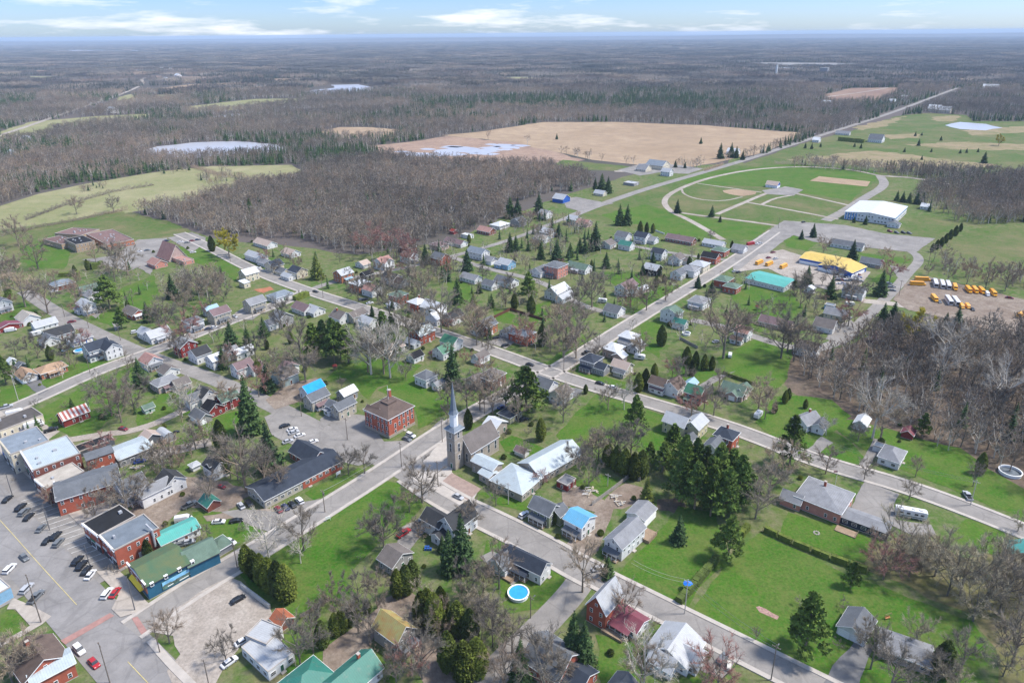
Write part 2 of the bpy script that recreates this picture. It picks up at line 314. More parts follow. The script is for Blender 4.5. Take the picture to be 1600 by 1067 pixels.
TR = {'bare': [mk(bare, 'bare', M_BARK, M_TWIG, 10+i, 14, 5.2, 1900, .075) for i in range(5)],
      'slim': [mk(bare, 'slim', M_BARK, M_TWIG, 30+i, 14, 2.9, 1000, .075, 1, .5) for i in range(3)],
      'bushy': [mk(bare, 'bushy', M_BARK, M_TWIG, 40+i, 14, 7.2, 2600, .085, 1, .12) for i in range(3)],
      'pale': [mk(bare, 'pale', M_PALE, mat('pale_twigs', (.40, .36, .30), .95, .2), 50+i, 14, 5.0, 1200, .075) for i in range(2)],
      'pink': [mk(bare, 'pink', M_BARK, mat('budding_twigs', (.30, .155, .13), .95, .2), 60+i, 14, 6, 1700, .09) for i in range(2)],
      'tan': [mk(bare, 'tan', M_BARK, mat('tan_twigs', (.35, .305, .215), .95, .25), 170+i, 14, 6.2, 1900, .085, 1, .12) for i in range(3)],
      'willow': [mk(bare, 'willow', M_BARK, M_YEL, 70, 14, 6.2, 5200, .17, 1, .2)],
      'spruce': [mk(spruce, 'spruce', M_BARK, M_SPR, 80+i, 14, 3.3) for i in range(3)],
      'lime': [mk(spruce, 'lime', M_BARK, mat('lime_needles', (.13, .16, .03), .9, .35, .5), 88, 14, 3.4)],
      'pine': [mk(clumpy, 'pine', M_BARK, M_PINE, 90+i, 14, 4.2, 2400, 'pine', .62) for i in range(3)],
      'cedar': [mk(clumpy, 'cedar', M_BARK, M_CED, 96+i, 14, 3.0, 2600, 'cedar', .62) for i in range(3)]}
WORDS = {'tan': ('bare_tree', 'bare tree', 'tan-twigged bare tree'), 'bare': ('bare_tree', 'bare tree', 'grey-brown bare tree'), 'slim': ('bare_tree', 'bare tree', 'slim bare tree'), 'bushy': ('bare_tree', 'bare tree', 'wide spreading bare tree'),
         'pale': ('bare_tree', 'bare tree', 'pale-limbed bare tree'), 'pink': ('budding_tree', 'budding tree', 'reddish budding tree'), 'willow': ('willow_tree', 'willow', 'bright yellow willow'),
         'spruce': ('spruce_tree', 'spruce', 'dark green spruce'), 'lime': ('spruce_tree', 'spruce', 'light yellow-green spruce'), 'pine': ('pine_tree', 'pine', 'bushy green pine'), 'cedar': ('cedar_tree', 'cedar', 'dense olive cedar')}
TREES = []; NTREE = [0]
def tree(kind, x, y, h=None, top=None, wide=1.0, label=None, group=None, parts=True, world=None):
    p = world or P(x, y); h = h or max(2.0, height_to(x, y, top)); v = TR[kind]; NTREE[0] += 1; i = NTREE[0]
    t, c = v[(i*7+int(p.x)) % len(v)]; nm, cat, look = WORDS[kind]
    o = empty(nm, (p.x, p.y, 0), (i*2.399) % 6.283); s = h/14; w = s*wide*random.Random(i).uniform(.92, 1.1)
    if kind == 'bushy': w *= .8
    o.scale = (w, w, s)
    link('trunk', t, o); link('crown', c, o); tag(o, label, cat, group); TREES.append((o, kind, x, y, h, label)); return o
# ------------------------------------------------------------------ ground, roads, fields, water
G_BASE = ground_mat('rough_grass', [(.062, .120, .020), (.14, .14, .06), (.042, .115, .014), (.19, .165, .105)], [.018, .07, .25])
G_LAWN = ground_mat('lawn', [(.028, .118, .006), (.056, .148, .012), (.145, .148, .052), (.028, .108, .007), (.11, .13, .035)], [.022, .075, .3, .9])
G_LAWN2 = ground_mat('thin_lawn', [(.055, .118, .018), (.16, .148, .07), (.045, .11, .016), (.15, .13, .07)], [.018, .06, .25])
G_PAST = ground_mat('pasture', [(.19, .20, .09), (.31, .28, .17), (.15, .18, .065), (.27, .245, .14)], [.008, .03, .12])
G_TAN = ground_mat('stubble', [(.30, .22, .145), (.37, .28, .19), (.235, .17, .12)], [.006, .04])
G_BRN = ground_mat('ploughed', [(.20, .13, .10), (.26, .18, .13)], [.008])
G_MARSH = ground_mat('marsh', [(.29, .20, .15), (.22, .15, .12), (.36, .27, .2)], [.02, .1])
G_WOOD = ground_mat('leaf_litter', [(.115, .085, .065), (.17, .13, .10), (.08, .07, .05)], [.03, .15])
G_FAR = ground_mat('distant_woodland', [(.10, .085, .08), (.06, .062, .052), (.13, .11, .10)], [.0012, .005], 1)
G_DIRT = ground_mat('dirt', [(.20, .155, .125), (.28, .235, .195), (.14, .11, .085)], [.06, .3])
G_GRAV = ground_mat('gravel', [(.31, .27, .235), (.40, .36, .32), (.23, .20, .17)], [.03, .14])
A_OLD = mat('old_asphalt', (.285, .265, .246), .9, .14, .15, kind='asphalt'); A_MAIN = mat('main_asphalt', (.27, .257, .25), .9, .16, .12, kind='asphalt'); A_DARK = mat('driveway_asphalt', (.17, .168, .17), .9, .15, .2, kind='asphalt')
A_LOT = mat('lot_asphalt', (.27, .252, .235), .9, .2, .08, kind='asphalt'); CONC = mat('concrete', (.38, .345, .31), .9, .12, .3)
GRAVEL = G_GRAV; PAINT_Y = mat('yellow_paint', (.48, .40, .18), .8, .2, .4); PAINT_W = mat('white_paint', (.6, .6, .58), .8, .25, .6); BRICKRED = mat('red_paving', (.30, .17, .15), .9, .15, .5)
WATER = mat('pale_water', (.37, .375, .41), .3, .08, .01, spec=.5)
# the ground: one disc to the horizon
gb = MB(); rs = [0, 150, 400, 800, 1600, 3200, 6500, 13000, 26000, 60000]; ns = 64
gv = [(0, 0, 0)]+[(r_*math.cos(2*math.pi*i/ns), r_*math.sin(2*math.pi*i/ns), 0) for r_ in rs[1:] for i in range(ns)]
gf = [(0, 1+i, 1+(i+1) % ns) for i in range(ns)]+[(1+k*ns+i, 1+(k+1)*ns+i, 1+(k+1)*ns+(i+1) % ns, 1+k*ns+(i+1) % ns) for k in range(len(rs)-2) for i in range(ns)]
gb.add(gv, gf); go = gb.build('ground', [G_FAR], None); tag(go, kind='structure')
sheet('village_ground', [(-600, 1500), (-300, 900), (-150, 480), (-50, 365), (200, 330), (330, 372), (560, 398), (700, 378), (800, 335), (900, 300), (960, 282), (1000, 268), (1100, 258), (1250, 250), (1500, 262), (1700, 300), (1800, 480), (1900, 700), (2200, 1500)], G_BASE, 3, step=20)
sheet('wood_floor', [(1215, 545), (1300, 545), (1370, 515), (1420, 500), (1600, 480), (1800, 480), (1900, 800), (1600, 790), (1530, 735), (1440, 700), (1370, 668), (1300, 652), (1225, 600)], G_WOOD, 3)
sheet('thicket_floor', [(1330, 880), (1380, 850), (1440, 835), (1500, 870), (1600, 850), (1750, 900), (1800, 1200), (1600, 1200), (1560, 1040), (1520, 960), (1450, 935), (1380, 900)], ground_mat('thicket_ground', [(.14, .13, .055), (.19, .155, .10), (.10, .12, .035)], [.05, .2]), 2)
FIELDS = []
def field(nm, px, m, amp=4, step=25, clear=True):
    if clear: FIELDS.append(px)
    sheet(nm, px, m, amp, step=step)
field('pasture', [(-60, 370), (0, 322), (60, 303), (130, 288), (250, 268), (330, 260), (455, 258), (475, 268), (420, 278), (330, 300), (300, 312), (215, 330), (120, 342), (0, 360)], G_PAST)
field('field', [(0, 206), (50, 190), (150, 182), (190, 180), (240, 178), (225, 186), (100, 200), (60, 214), (0, 222)], G_PAST)
field('field', [(185, 152), (206, 147), (214, 160), (180, 164)], G_PAST); field('field', [(228, 150), (262, 147), (300, 152), (250, 156)], G_PAST)
field('field', [(250, 138), (300, 132), (390, 129), (400, 132), (340, 137), (265, 141)], G_TAN)
field('field', [(285, 168), (350, 160), (400, 155), (485, 154), (470, 160), (420, 166), (370, 172), (300, 175)], G_PAST)
field('field', [(240, 152), (330, 148), (345, 153), (290, 160), (245, 158)], ground_mat('young_plantation', [(.08, .09, .03), (.11, .12, .04)], [.02]), clear=False)
field('stubble_field', [(690, 212), (760, 205), (850, 191), (960, 191), (1100, 196), (1255, 208), (1235, 222), (1180, 242), (1080, 262), (1000, 258), (925, 250), (870, 238), (800, 222)], G_TAN, 3)
field('stubble_field', [(495, 207), (530, 199), (580, 199), (630, 204), (600, 216), (540, 217)], G_TAN, 3)
field('marsh', [(575, 228), (640, 222), (700, 213), (800, 222), (860, 236), (915, 250), (860, 262), (760, 258), (660, 252), (600, 244)], G_MARSH, 5)
field('ploughed_field', [(1280, 150), (1330, 138), (1405, 137), (1400, 147), (1370, 158), (1300, 162)], G_BRN, 3)
field('golf_course', [(1160, 256), (1230, 232), (1300, 212), (1350, 200), (1400, 182), (1450, 177), (1510, 180), (1520, 190), (1600, 190), (1700, 190), (1750, 280), (1600, 275), (1450, 268), (1300, 262)], G_LAWN2, 4)
ROUGH = ground_mat('rough_ground', [(.27, .21, .13), (.13, .145, .05), (.33, .25, .17), (.20, .17, .09)], [.03, .08, .3])
for q in ([(1230, 250), (1330, 238), (1370, 236), (1450, 246), (1560, 258), (1500, 266), (1380, 262), (1290, 256)], [(1330, 200), (1385, 188), (1415, 182), (1390, 196), (1350, 204)], [(1415, 226), (1500, 222), (1620, 226), (1620, 236), (1500, 234)], [(1380, 212), (1430, 208), (1440, 215), (1390, 218)], [(1455, 184), (1500, 180), (1490, 190), (1460, 190)], [(1500, 204), (1620, 196), (1620, 206), (1520, 212)]): sheet('rough', q, ROUGH, 7, step=12)
field('industrial_yard', [(1160, 100), (1190, 98), (1300, 99), (1375, 102), (1300, 105), (1190, 104)], mat('pale_yard', (.22, .21, .20), .9, .2, .01), 4)
field('water', [(213, 238), (245, 229), (300, 223), (370, 221), (430, 226), (456, 233), (420, 238), (350, 243), (300, 248), (250, 246)], WATER, 6)
field('water', [(473, 142), (520, 138), (518, 133), (560, 132), (580, 136), (618, 139), (600, 142), (560, 144), (520, 147), (490, 147)], WATER, 8)
field('water', [(1476, 196), (1500, 191), (1540, 194), (1566, 200), (1540, 204), (1500, 202)], WATER, 3)
field('water', [(60, 80), (120, 78.6), (215, 79.6), (215, 81.2), (100, 80.8)], WATER, 4); field('water', [(325, 183), (360, 178), (385, 177), (370, 182), (335, 187)], WATER, 3)
field('water', [(605, 115), (640, 112), (645, 114), (615, 116.5)], WATER, 3)
field('field', [(1310, 123), (1370, 126), (1390, 130), (1330, 129)], G_PAST, 3)
field('field', [(1150, 240), (1162, 242), (1160, 262), (1130, 262)], G_BASE)
rq = random.Random(9)
for k in range(34):                          # clearings and small fields scattered through the far woods
    x, y = rq.uniform(20, 1580), 72+54*rq.random()**1.2; w_ = rq.uniform(12, 45)*(1+(y-72)/60)*.6; h_ = .7+(y-70)*.035
    if any(inpoly(x, y, f_) for f_ in FIELDS): continue
    field('field', [(x-w_, y), (x-w_*.4, y-h_), (x+w_*.7, y-h_*.8), (x+w_, y+h_*.2), (x+w_*.2, y+h_)], rq.choice([G_TAN, G_PAST, G_PAST, G_BRN]), 6, 60)
rg = random.Random(3)
for k in range(46):                          # open water between the reeds
    u_ = rg.random(); x = 610+u_*210+rg.gauss(0, 10); y = 246-u_*18+rg.gauss(0, 4.0)
    if not (590 < x < 850 and 222 < y < 254): continue
    L = rg.uniform(6, 22) if k % 3 else rg.uniform(18, 34); sheet('water', [(x-L, y), (x-L*.3, y-L*.06-.6), (x+L*.5, y-L*.05-.5), (x+L, y+.3), (x+L*.3, y+L*.08+.5)], WATER, 3, step=9)
# green fields round the village
sheet('sports_ground', [(880, 250), (940, 256), (1000, 262), (990, 268), (920, 266), (860, 258)], G_LAWN2, 2)
sheet('park_meadow', [(905, 338), (960, 300), (1040, 285), (1120, 262), (1250, 250), (1370, 262), (1400, 275), (1380, 300), (1330, 325), (1200, 352), (1180, 372), (1120, 385), (1060, 380), (1000, 360)], G_LAWN2, 2)
sheet('park_lawn', [(940, 335), (1010, 320), (1100, 342), (1205, 352), (1180, 376), (1120, 372), (1080, 378), (1040, 366), (1000, 352), (960, 348)], G_LAWN, 2)
sheet('infield_grass', [(1050, 285), (1110, 268), (1240, 256), (1370, 264), (1370, 280), (1330, 314), (1270, 304), (1190, 292), (1100, 290)], G_LAWN, 2)
sheet('school_field', [(0, 372), (60, 352), (180, 330), (260, 345), (300, 362), (230, 372), (140, 355), (60, 372), (30, 420), (0, 430)], G_LAWN2, 2)
sheet('school_lawn', [(30, 385), (70, 375), (85, 384), (112, 392), (100, 420), (45, 418)], G_LAWN, 1.5)
sheet('crop_field', [(1455, 408), (1480, 378), (1520, 358), (1600, 356), (1750, 350), (1800, 450), (1600, 445), (1500, 440)], G_LAWN2, 2)
sheet('arena_grass', [(1412, 350), (1440, 335), (1480, 340), (1500, 350), (1460, 378), (1420, 366)], G_LAWN2, 2)
LAWNS = [[(425, 858), (500, 800), (560, 770), (600, 750), (635, 758), (660, 790), (640, 815), (600, 840), (560, 880), (540, 905), (480, 955), (440, 960), (395, 925), (380, 905), (365, 890), (400, 870)],
 [(868, 680), (905, 640), (938, 612), (985, 618), (990, 660), (960, 690), (905, 690), (880, 700)], [(985, 700), (1010, 640), (1040, 650), (1042, 700), (1010, 712)],
 [(965, 900), (1010, 850), (1040, 820), (1060, 790), (1120, 800), (1125, 830), (1140, 870), (1090, 920), (1075, 950), (1000, 915)],
 [(1080, 960), (1130, 880), (1170, 845), (1190, 830), (1260, 865), (1330, 900), (1420, 935), (1520, 970), (1545, 1010), (1500, 1100), (1400, 1100), (1290, 1070)],
 [(1220, 835), (1232, 800), (1310, 820), (1380, 845), (1350, 880), (1260, 850)], [(1280, 705), (1290, 670), (1330, 690), (1350, 715), (1345, 740)], [(1290, 660), (1330, 655), (1420, 680), (1500, 700), (1540, 730), (1610, 770), (1610, 815), (1500, 770), (1410, 735), (1345, 700)],
 [(1120, 560), (1190, 525), (1240, 545), (1230, 590), (1210, 610), (1160, 590), (1130, 590)], [(1180, 660), (1210, 620), (1240, 618), (1300, 625), (1330, 650), (1270, 700), (1220, 700)], [(1140, 455), (1190, 445), (1240, 455), (1260, 490), (1200, 520), (1140, 510), (1150, 480)],
 [(590, 610), (640, 580), (700, 610), (705, 640), (680, 655), (655, 670), (648, 640)], [(500, 600), (540, 565), (600, 560), (660, 570), (640, 590), (590, 605), (575, 625), (540, 590)], [(295, 375), (340, 400), (374, 420), (370, 440), (330, 420), (290, 405), (262, 400)],
 [(60, 640), (120, 610), (160, 590), (220, 570), (230, 600), (180, 650), (130, 690), (60, 660)], [(210, 640), (290, 590), (320, 640), (280, 650), (215, 665)], [(0, 640), (0, 605), (30, 600), (60, 590), (40, 630)], [(60, 600), (110, 570), (160, 560), (185, 568), (80, 608)],
 [(270, 700), (330, 650), (380, 640), (400, 650), (360, 680), (300, 690)], [(190, 450), (240, 430), (250, 460), (230, 490), (185, 480)], [(0, 490), (40, 470), (60, 490), (0, 505)], [(138, 495), (190, 480), (200, 505), (175, 510)],
 [(940, 425), (1000, 425), (1015, 450), (1080, 445), (1030, 480), (1000, 470), (990, 480)], [(1000, 505), (1040, 500), (1030, 560), (1000, 540)], [(865, 560), (905, 520), (925, 530), (880, 570), (845, 570)], [(885, 570), (905, 568), (950, 590), (1000, 605), (1000, 615), (925, 600)],
 [(1040, 570), (1110, 575), (1130, 590), (1095, 600), (1050, 590)], [(735, 440), (700, 440), (700, 480), (720, 490), (735, 470)], [(770, 480), (800, 490), (850, 490), (830, 515), (775, 500)], [(820, 480), (860, 470), (860, 490), (840, 500)],
 [(780, 690), (800, 680), (850, 700), (830, 715), (790, 705)], [(745, 770), (790, 765), (830, 790), (825, 800), (780, 790)], [(880, 760), (930, 740), (970, 750), (930, 790), (890, 790)], [(760, 845), (790, 835), (790, 860), (750, 880)], [(800, 850), (870, 880), (885, 920), (840, 950), (790, 960), (770, 900)],
 [(930, 990), (1010, 1000), (1010, 1070), (940, 1070)], [(1080, 1067), (1060, 1045), (1100, 1040), (1140, 1080), (1080, 1100)], [(0, 960), (20, 950), (45, 978), (0, 1010)], [(110, 830), (120, 818), (150, 810), (130, 850)], [(475, 770), (560, 730), (570, 735), (490, 782)],
 [(300, 800), (350, 800), (410, 830), (380, 850), (340, 860)], [(985, 480), (1000, 475), (1030, 490), (1000, 505)], [(430, 1000), (500, 960), (560, 1000), (500, 1067), (430, 1040)], [(580, 1030), (600, 1010), (640, 1035), (620, 1067), (580, 1060)],
 [(1360, 440), (1380, 425), (1407, 440), (1395, 446)], [(1225, 375), (1240, 368), (1280, 378), (1260, 392), (1228, 385)], [(1340, 395), (1380, 400), (1425, 405), (1420, 412), (1360, 410)], [(490, 900), (540, 905), (560, 930), (520, 950)], [(1480, 830), (1510, 810), (1570, 830), (1560, 870), (1500, 850)]]
for q in LAWNS: sheet('lawn', q, G_LAWN, .9, step=5)
# roads (centre lines) with kerbs or pavements
MAIN = [(-260, 550), (-100, 708), (0, 812), (60, 880), (120, 945), (204, 1038), (300, 1140), (420, 1270)]
ROADS = [('main_street', MAIN, 17, A_MAIN, 0),
 ('road', [(205, 985), (300, 920), (400, 862), (500, 800), (600, 737), (700, 668), (800, 612), (862, 582)], 8.5, A_OLD, 1), ('road', [(862, 582), (930, 540), (1000, 496), (1080, 448), (1150, 405), (1210, 362)], 8, A_OLD, 1),
 ('road', [(-20, 655), (60, 622), (150, 580), (250, 545), (350, 505), (450, 470), (480, 455)], 8, A_OLD, 1),
 ('road', [(38, 455), (90, 490), (160, 525), (240, 560), (330, 590), (420, 630), (500, 672), (580, 708), (640, 742)], 9.5, A_OLD, 0), ('road', [(640, 742), (700, 782), (770, 815), (840, 850), (900, 885), (930, 900)], 10, A_OLD, 1),
 ('road', [(930, 900), (1010, 940), (1100, 985), (1200, 1035), (1350, 1110)], 8, A_OLD, 1), ('road', [(915, 893), (900, 920), (850, 975), (790, 1030), (740, 1090)], 9, A_OLD, 0),
 ('road', [(280, 365), (330, 388), (400, 425), (480, 455), (560, 480), (640, 505), (700, 525), (780, 552), (860, 582), (930, 605), (1000, 625), (1100, 655), (1170, 678), (1280, 722), (1400, 755), (1500, 790), (1620, 838)], 8, A_OLD, 1),
 ('road', [(700, 400), (760, 420), (850, 440), (900, 475), (960, 492), (1000, 498)], 6, A_OLD, 0), ('road', [(990, 385), (1030, 392), (1090, 402), (1150, 408)], 5.5, A_OLD, 0), ('road', [(480, 455), (520, 440), (600, 425), (650, 415), (710, 400), (800, 375), (860, 350), (900, 335)], 6, A_OLD, 0),
 ('road', [(1080, 500), (1130, 510), (1190, 530), (1240, 545), (1290, 545), (1330, 520), (1370, 480), (1400, 450), (1420, 425), (1438, 408), (1430, 395), (1400, 385)], 7, A_OLD, 0),
 ('highway', [(880, 345), (905, 332), (1000, 298), (1080, 275), (1160, 252), (1250, 222), (1320, 200), (1390, 178), (1450, 155), (1495, 138)], 10, A_OLD, 0),
 ('highway', [(-40, 222), (0, 212), (60, 192), (140, 163), (170, 155), (215, 137), (225, 130), (220, 124), (232, 121)], 11, G_GRAV, 0),
 ('gravel_lane', [(40, 700), (150, 680), (220, 672), (290, 640), (330, 620)], 5, G_GRAV, 0), ('gravel_lane', [(230, 712), (290, 700), (330, 690)], 7, G_GRAV, 0), ('road', [(895, 606), (880, 622), (865, 632)], 6, A_OLD, 0),
 ('racetrack', [(1130, 375), (1080, 345), (1045, 330), (1035, 312), (1060, 295), (1110, 277), (1180, 264), (1260, 260), (1330, 265), (1375, 275)], 6, G_GRAV, 0), ('racetrack', [(1375, 275), (1385, 290), (1350, 310), (1320, 330), (1290, 345)], 10, A_OLD, 0), ('path', [(1045, 330), (1100, 338), (1160, 345), (1230, 355)], 5, G_GRAV, 0),
 ('path', [(1120, 335), (1160, 318), (1195, 303), (1230, 292)], 5, G_GRAV, 0), ('path', [(1165, 316), (1200, 322), (1270, 335), (1310, 343)], 4, G_GRAV, 0), ('path', [(1220, 298), (1260, 306), (1330, 322)], 4, G_GRAV, 0), ('path', [(1190, 320), (1210, 310), (1240, 305)], 3.5, G_GRAV, 0), ('path', [(1065, 296), (1068, 304), (1090, 312), (1130, 315), (1160, 308)], 2.5, G_GRAV, 0), ('path', [(1090, 287), (1140, 294), (1190, 301)], 3, G_GRAV, 0),
 ('gravel_lane', [(1345, 470), (1400, 475), (1480, 492), (1600, 512)], 8, G_GRAV, 0), ('gravel_lane', [(1375, 275), (1430, 278), (1500, 292), (1525, 300), (1518, 310)], 8, G_GRAV, 0), ('path', [(1060, 262), (1020, 268), (960, 268)], 8, G_GRAV, 0), ('path', [(1290, 152), (1380, 140), (1420, 128)], 8, G_GRAV, 0)]
VIL = []
for nm, px, w, m, kerb in ROADS:
    ribbon(nm, px, w, m)
    if kerb:
        for s in (-1, 1): ribbon('pavement', px, 1.5, CONC, z=.0, h=.30, off=s*(w/2+.75))
PAVE = mat('pale_paving', (.44, .39, .34), .9, .12, .4, kind='asphalt')
BL = MAIN[:3]+[(60, 880), (112, 936)]
ribbon('parking_strip', BL, 8.6, A_LOT, off=12.6); ribbon('parking_strip', MAIN[:3]+[(40, 858), (84, 906)], 10.6, A_LOT, off=-13.6)
ribbon('pavement', BL, 13.5, PAVE, z=0, h=.30, off=23.6); ribbon('pavement', MAIN[:3]+[(40, 858), (80, 902)], 7, CONC, z=0, h=.30, off=-22.4)
ribbon('pavement', [(235, 1000), (262, 1033), (330, 1100)], 2.2, CONC, z=0, h=.30)
ribbon('road_marking', [(-100, 708), (0, 812), (60, 880), (120, 945)], .2, PAINT_Y); ribbon('road_marking', [(200, 1034), (300, 1140)], .2, PAINT_Y)
for i in range(26):                           # angled bay lines
    t = i/25; a = P(8+t*168, 795+t*150+0); d = (P(60, 880)-P(0, 812)).normalized(); n = Vector((-d.y, d.x, 0)); b = a
    c0 = P(0, 812)+d*(-6+i*3.3)+n*8.8
    if i*3.3 < 58: ribbon('road_marking', [tuple(c0), tuple(c0+n*7.4+d*2.0)], .16, PAINT_W, world=True)
sheet('crosswalk', [K('m', *q) for q in ((352, 822), (640, 662), (665, 678), (380, 845))], BRICKRED); sheet('crosswalk', [K('m', *q) for q in ((765, 690), (800, 682), (862, 775), (825, 792))], BRICKRED)
sheet('pavement', [K('m', *q) for q in ((560, 420), (690, 560), (650, 640), (700, 688), (790, 662), (875, 615), (852, 595), (735, 455), (690, 415))], PAVE, z=.305); sheet('pavement', [K('m', *q) for q in ((80, 575), (170, 612), (300, 680), (245, 728), (120, 800), (-20, 870), (-20, 845), (100, 780), (175, 735), (90, 640), (40, 640), (60, 600))], PAVE, z=.2)
def lot(nm, px, m, amp=0, c=None): sheet(nm, [K(c, *q) for q in px] if c else px, m, amp, step=4)
lot('gravel_lot', [(905, 690), (1080, 600), (1330, 455), (1400, 480), (1580, 640), (1590, 700), (1440, 780), (1380, 880), (1250, 1067), (1180, 1200), (1000, 1067), (975, 1000), (1050, 900), (1010, 790), (880, 770)], G_GRAV, 1, 'm')
lot('gravel_lot', [(1180, 95), (1400, 60), (1600, 60), (1500, 160), (1360, 110), (1200, 130)], G_DIRT, .8, 'm')
lot('car_park', [(380, 795), (432, 800), (470, 785), (500, 780), (506, 800), (447, 845), (405, 825), (345, 800)], A_LOT, .3)
lot('car_park', [(413, 652), (440, 640), (560, 705), (590, 720), (560, 728), (515, 716), (440, 688), (425, 680)], A_LOT, .3)
lot('car_park', [(512, 662), (538, 645), (575, 650), (600, 690), (652, 688), (690, 655), (712, 668), (648, 742), (570, 706)], A_LOT, .3)
lot('plaza', [(640, 745), (705, 672), (718, 672), (706, 738), (735, 762), (748, 766), (738, 785), (722, 792), (680, 768)], CONC, .2)
lot('forecourt', [(690, 753), (706, 739), (752, 764), (732, 783)], mat('brown_paving', (.27, .20, .17), .9, .15, .6))
lot('car_park', [(175, 400), (215, 375), (262, 372), (300, 363), (322, 372), (318, 382), (300, 395), (262, 372), (235, 430), (215, 418), (200, 425), (150, 410), (128, 406)], A_LOT, .5)
lot('car_park', [(1150, 392), (1225, 345), (1320, 352), (1380, 365), (1462, 373), (1430, 395), (1340, 386), (1270, 378), (1240, 368), (1225, 376), (1170, 420), (1145, 425)], A_LOT, .5)
lot('car_park', [(1150, 425), (1185, 398), (1222, 390), (1260, 402), (1360, 425), (1345, 445), (1300, 455), (1240, 440), (1200, 420)], G_GRAV, .5)
lot('car_park', [(1395, 468), (1420, 438), (1450, 432), (1600, 468), (1700, 500), (1700, 545), (1560, 520), (1490, 500), (1420, 485)], G_DIRT, .8)
lot('car_park', [(880, 312), (900, 308), (940, 316), (960, 318), (905, 330), (885, 325)], A_LOT, .5); lot('car_park', [(965, 266), (1000, 257), (1010, 255), (1060, 258), (1100, 264), (1075, 272), (1030, 270), (1000, 275)], A_LOT, .5)
lot('car_park', [(1190, 298), (1230, 292), (1255, 297), (1240, 306), (1200, 304)], A_LOT, .5); lot('ball_diamond', [(1129, 298), (1145, 296), (1165, 297), (1182, 300), (1180, 304), (1160, 307), (1140, 304), (1131, 301)], G_TAN)
lot('riding_ring', [(1265, 283), (1280, 276), (1360, 284), (1355, 292)], G_TAN)
DRV = [[(1352, 752), (1405, 772), (1396, 790), (1400, 812), (1455, 820), (1462, 835), (1440, 842), (1395, 822), (1340, 800), (1330, 792)], [(1337, 1000), (1365, 1010), (1345, 1060), (1330, 1110), (1270, 1100), (1300, 1040)], [(1262, 702), (1283, 682), (1302, 692), (1281, 708)],
 [(1365, 685), (1385, 690), (1345, 745), (1337, 735)], [(625, 825), (660, 810), (665, 830), (640, 860), (620, 850)], [(878, 768), (905, 760), (960, 790), (935, 860), (920, 868), (905, 880), (885, 850), (930, 800), (880, 790)],
 [(1045, 1015), (1090, 985), (1150, 1030), (1130, 1060), (1100, 1050)], [(505, 1015), (560, 975), (590, 950), (640, 930), (650, 945), (620, 965), (590, 985), (560, 1050), (500, 1060)], [(1150, 580), (1120, 596), (1080, 625), (1070, 618), (1110, 590)], [(40, 600), (60, 592), (75, 610), (60, 618)],
 [(865, 632), (900, 606), (912, 610), (880, 635)], [(1300, 510), (1330, 500), (1345, 520), (1320, 540), (1290, 530)], [(1390, 415), (1420, 420), (1420, 432), (1405, 437)], [(188, 540), (215, 545), (200, 555), (185, 556)], [(75, 497), (95, 500), (105, 512), (90, 515)],
 [(140, 490), (162, 485), (150, 498)], [(175, 505), (190, 506), (180, 518)], [(790, 545), (760, 535), (790, 520), (812, 530)], [(750, 870), (770, 860), (820, 900), (800, 915), (770, 890)], [(395, 470), (415, 485), (395, 500), (370, 500), (355, 510), (325, 520)], [(495, 590), (500, 600), (475, 625), (430, 640), (415, 625), (450, 600)], [(500, 655), (520, 640), (530, 655), (505, 668)]]
for q in DRV: sheet('driveway', q, A_DARK if q[0] in ((1337, 1000), (40, 600), (865, 632)) else (G_DIRT if q[0] in ((505, 1015), (878, 768), (495, 590)) else A_LOT), .4, step=4)
sheet('bare_soil', [(585, 940), (640, 925), (700, 960), (760, 1040), (740, 1080), (660, 1067), (640, 1000), (600, 960)], G_DIRT, 1, step=4); sheet('bare_soil', [K('b', *q) for q in ((620, 120), (760, 95), (790, 120), (700, 150))], mat('red_soil', (.33, .13, .07), .9, .2, .3), .8, step=4)
sheet('bare_soil', [K('j', *q) for q in ((560, 960), (740, 820), (880, 860), (880, 960), (700, 1040), (560, 1030))], G_DIRT, 1, step=4); sheet('bare_soil', [K('j', *q) for q in ((1000, 960), (1200, 930), (1280, 1100), (1000, 1050))], G_WOOD, 1, step=4)
sheet('bare_soil', [(0, 730), (60, 700), (110, 660), (60, 655), (0, 680)], G_GRAV, .5); sheet('bare_soil', [(250, 740), (330, 745), (400, 770), (350, 800), (290, 790), (250, 830), (200, 800)], G_DIRT, 1, step=4)
for cx_, cy_, w_ in ((1200, 958, 9), ): sheet('flower_bed', [K('p', *q) for q in ((40, 625), (60, 620), (175, 680), (165, 700), (60, 655))], mat('pink_gravel', (.30, .19, .16), .95, .35, 1.5), .3, step=2)
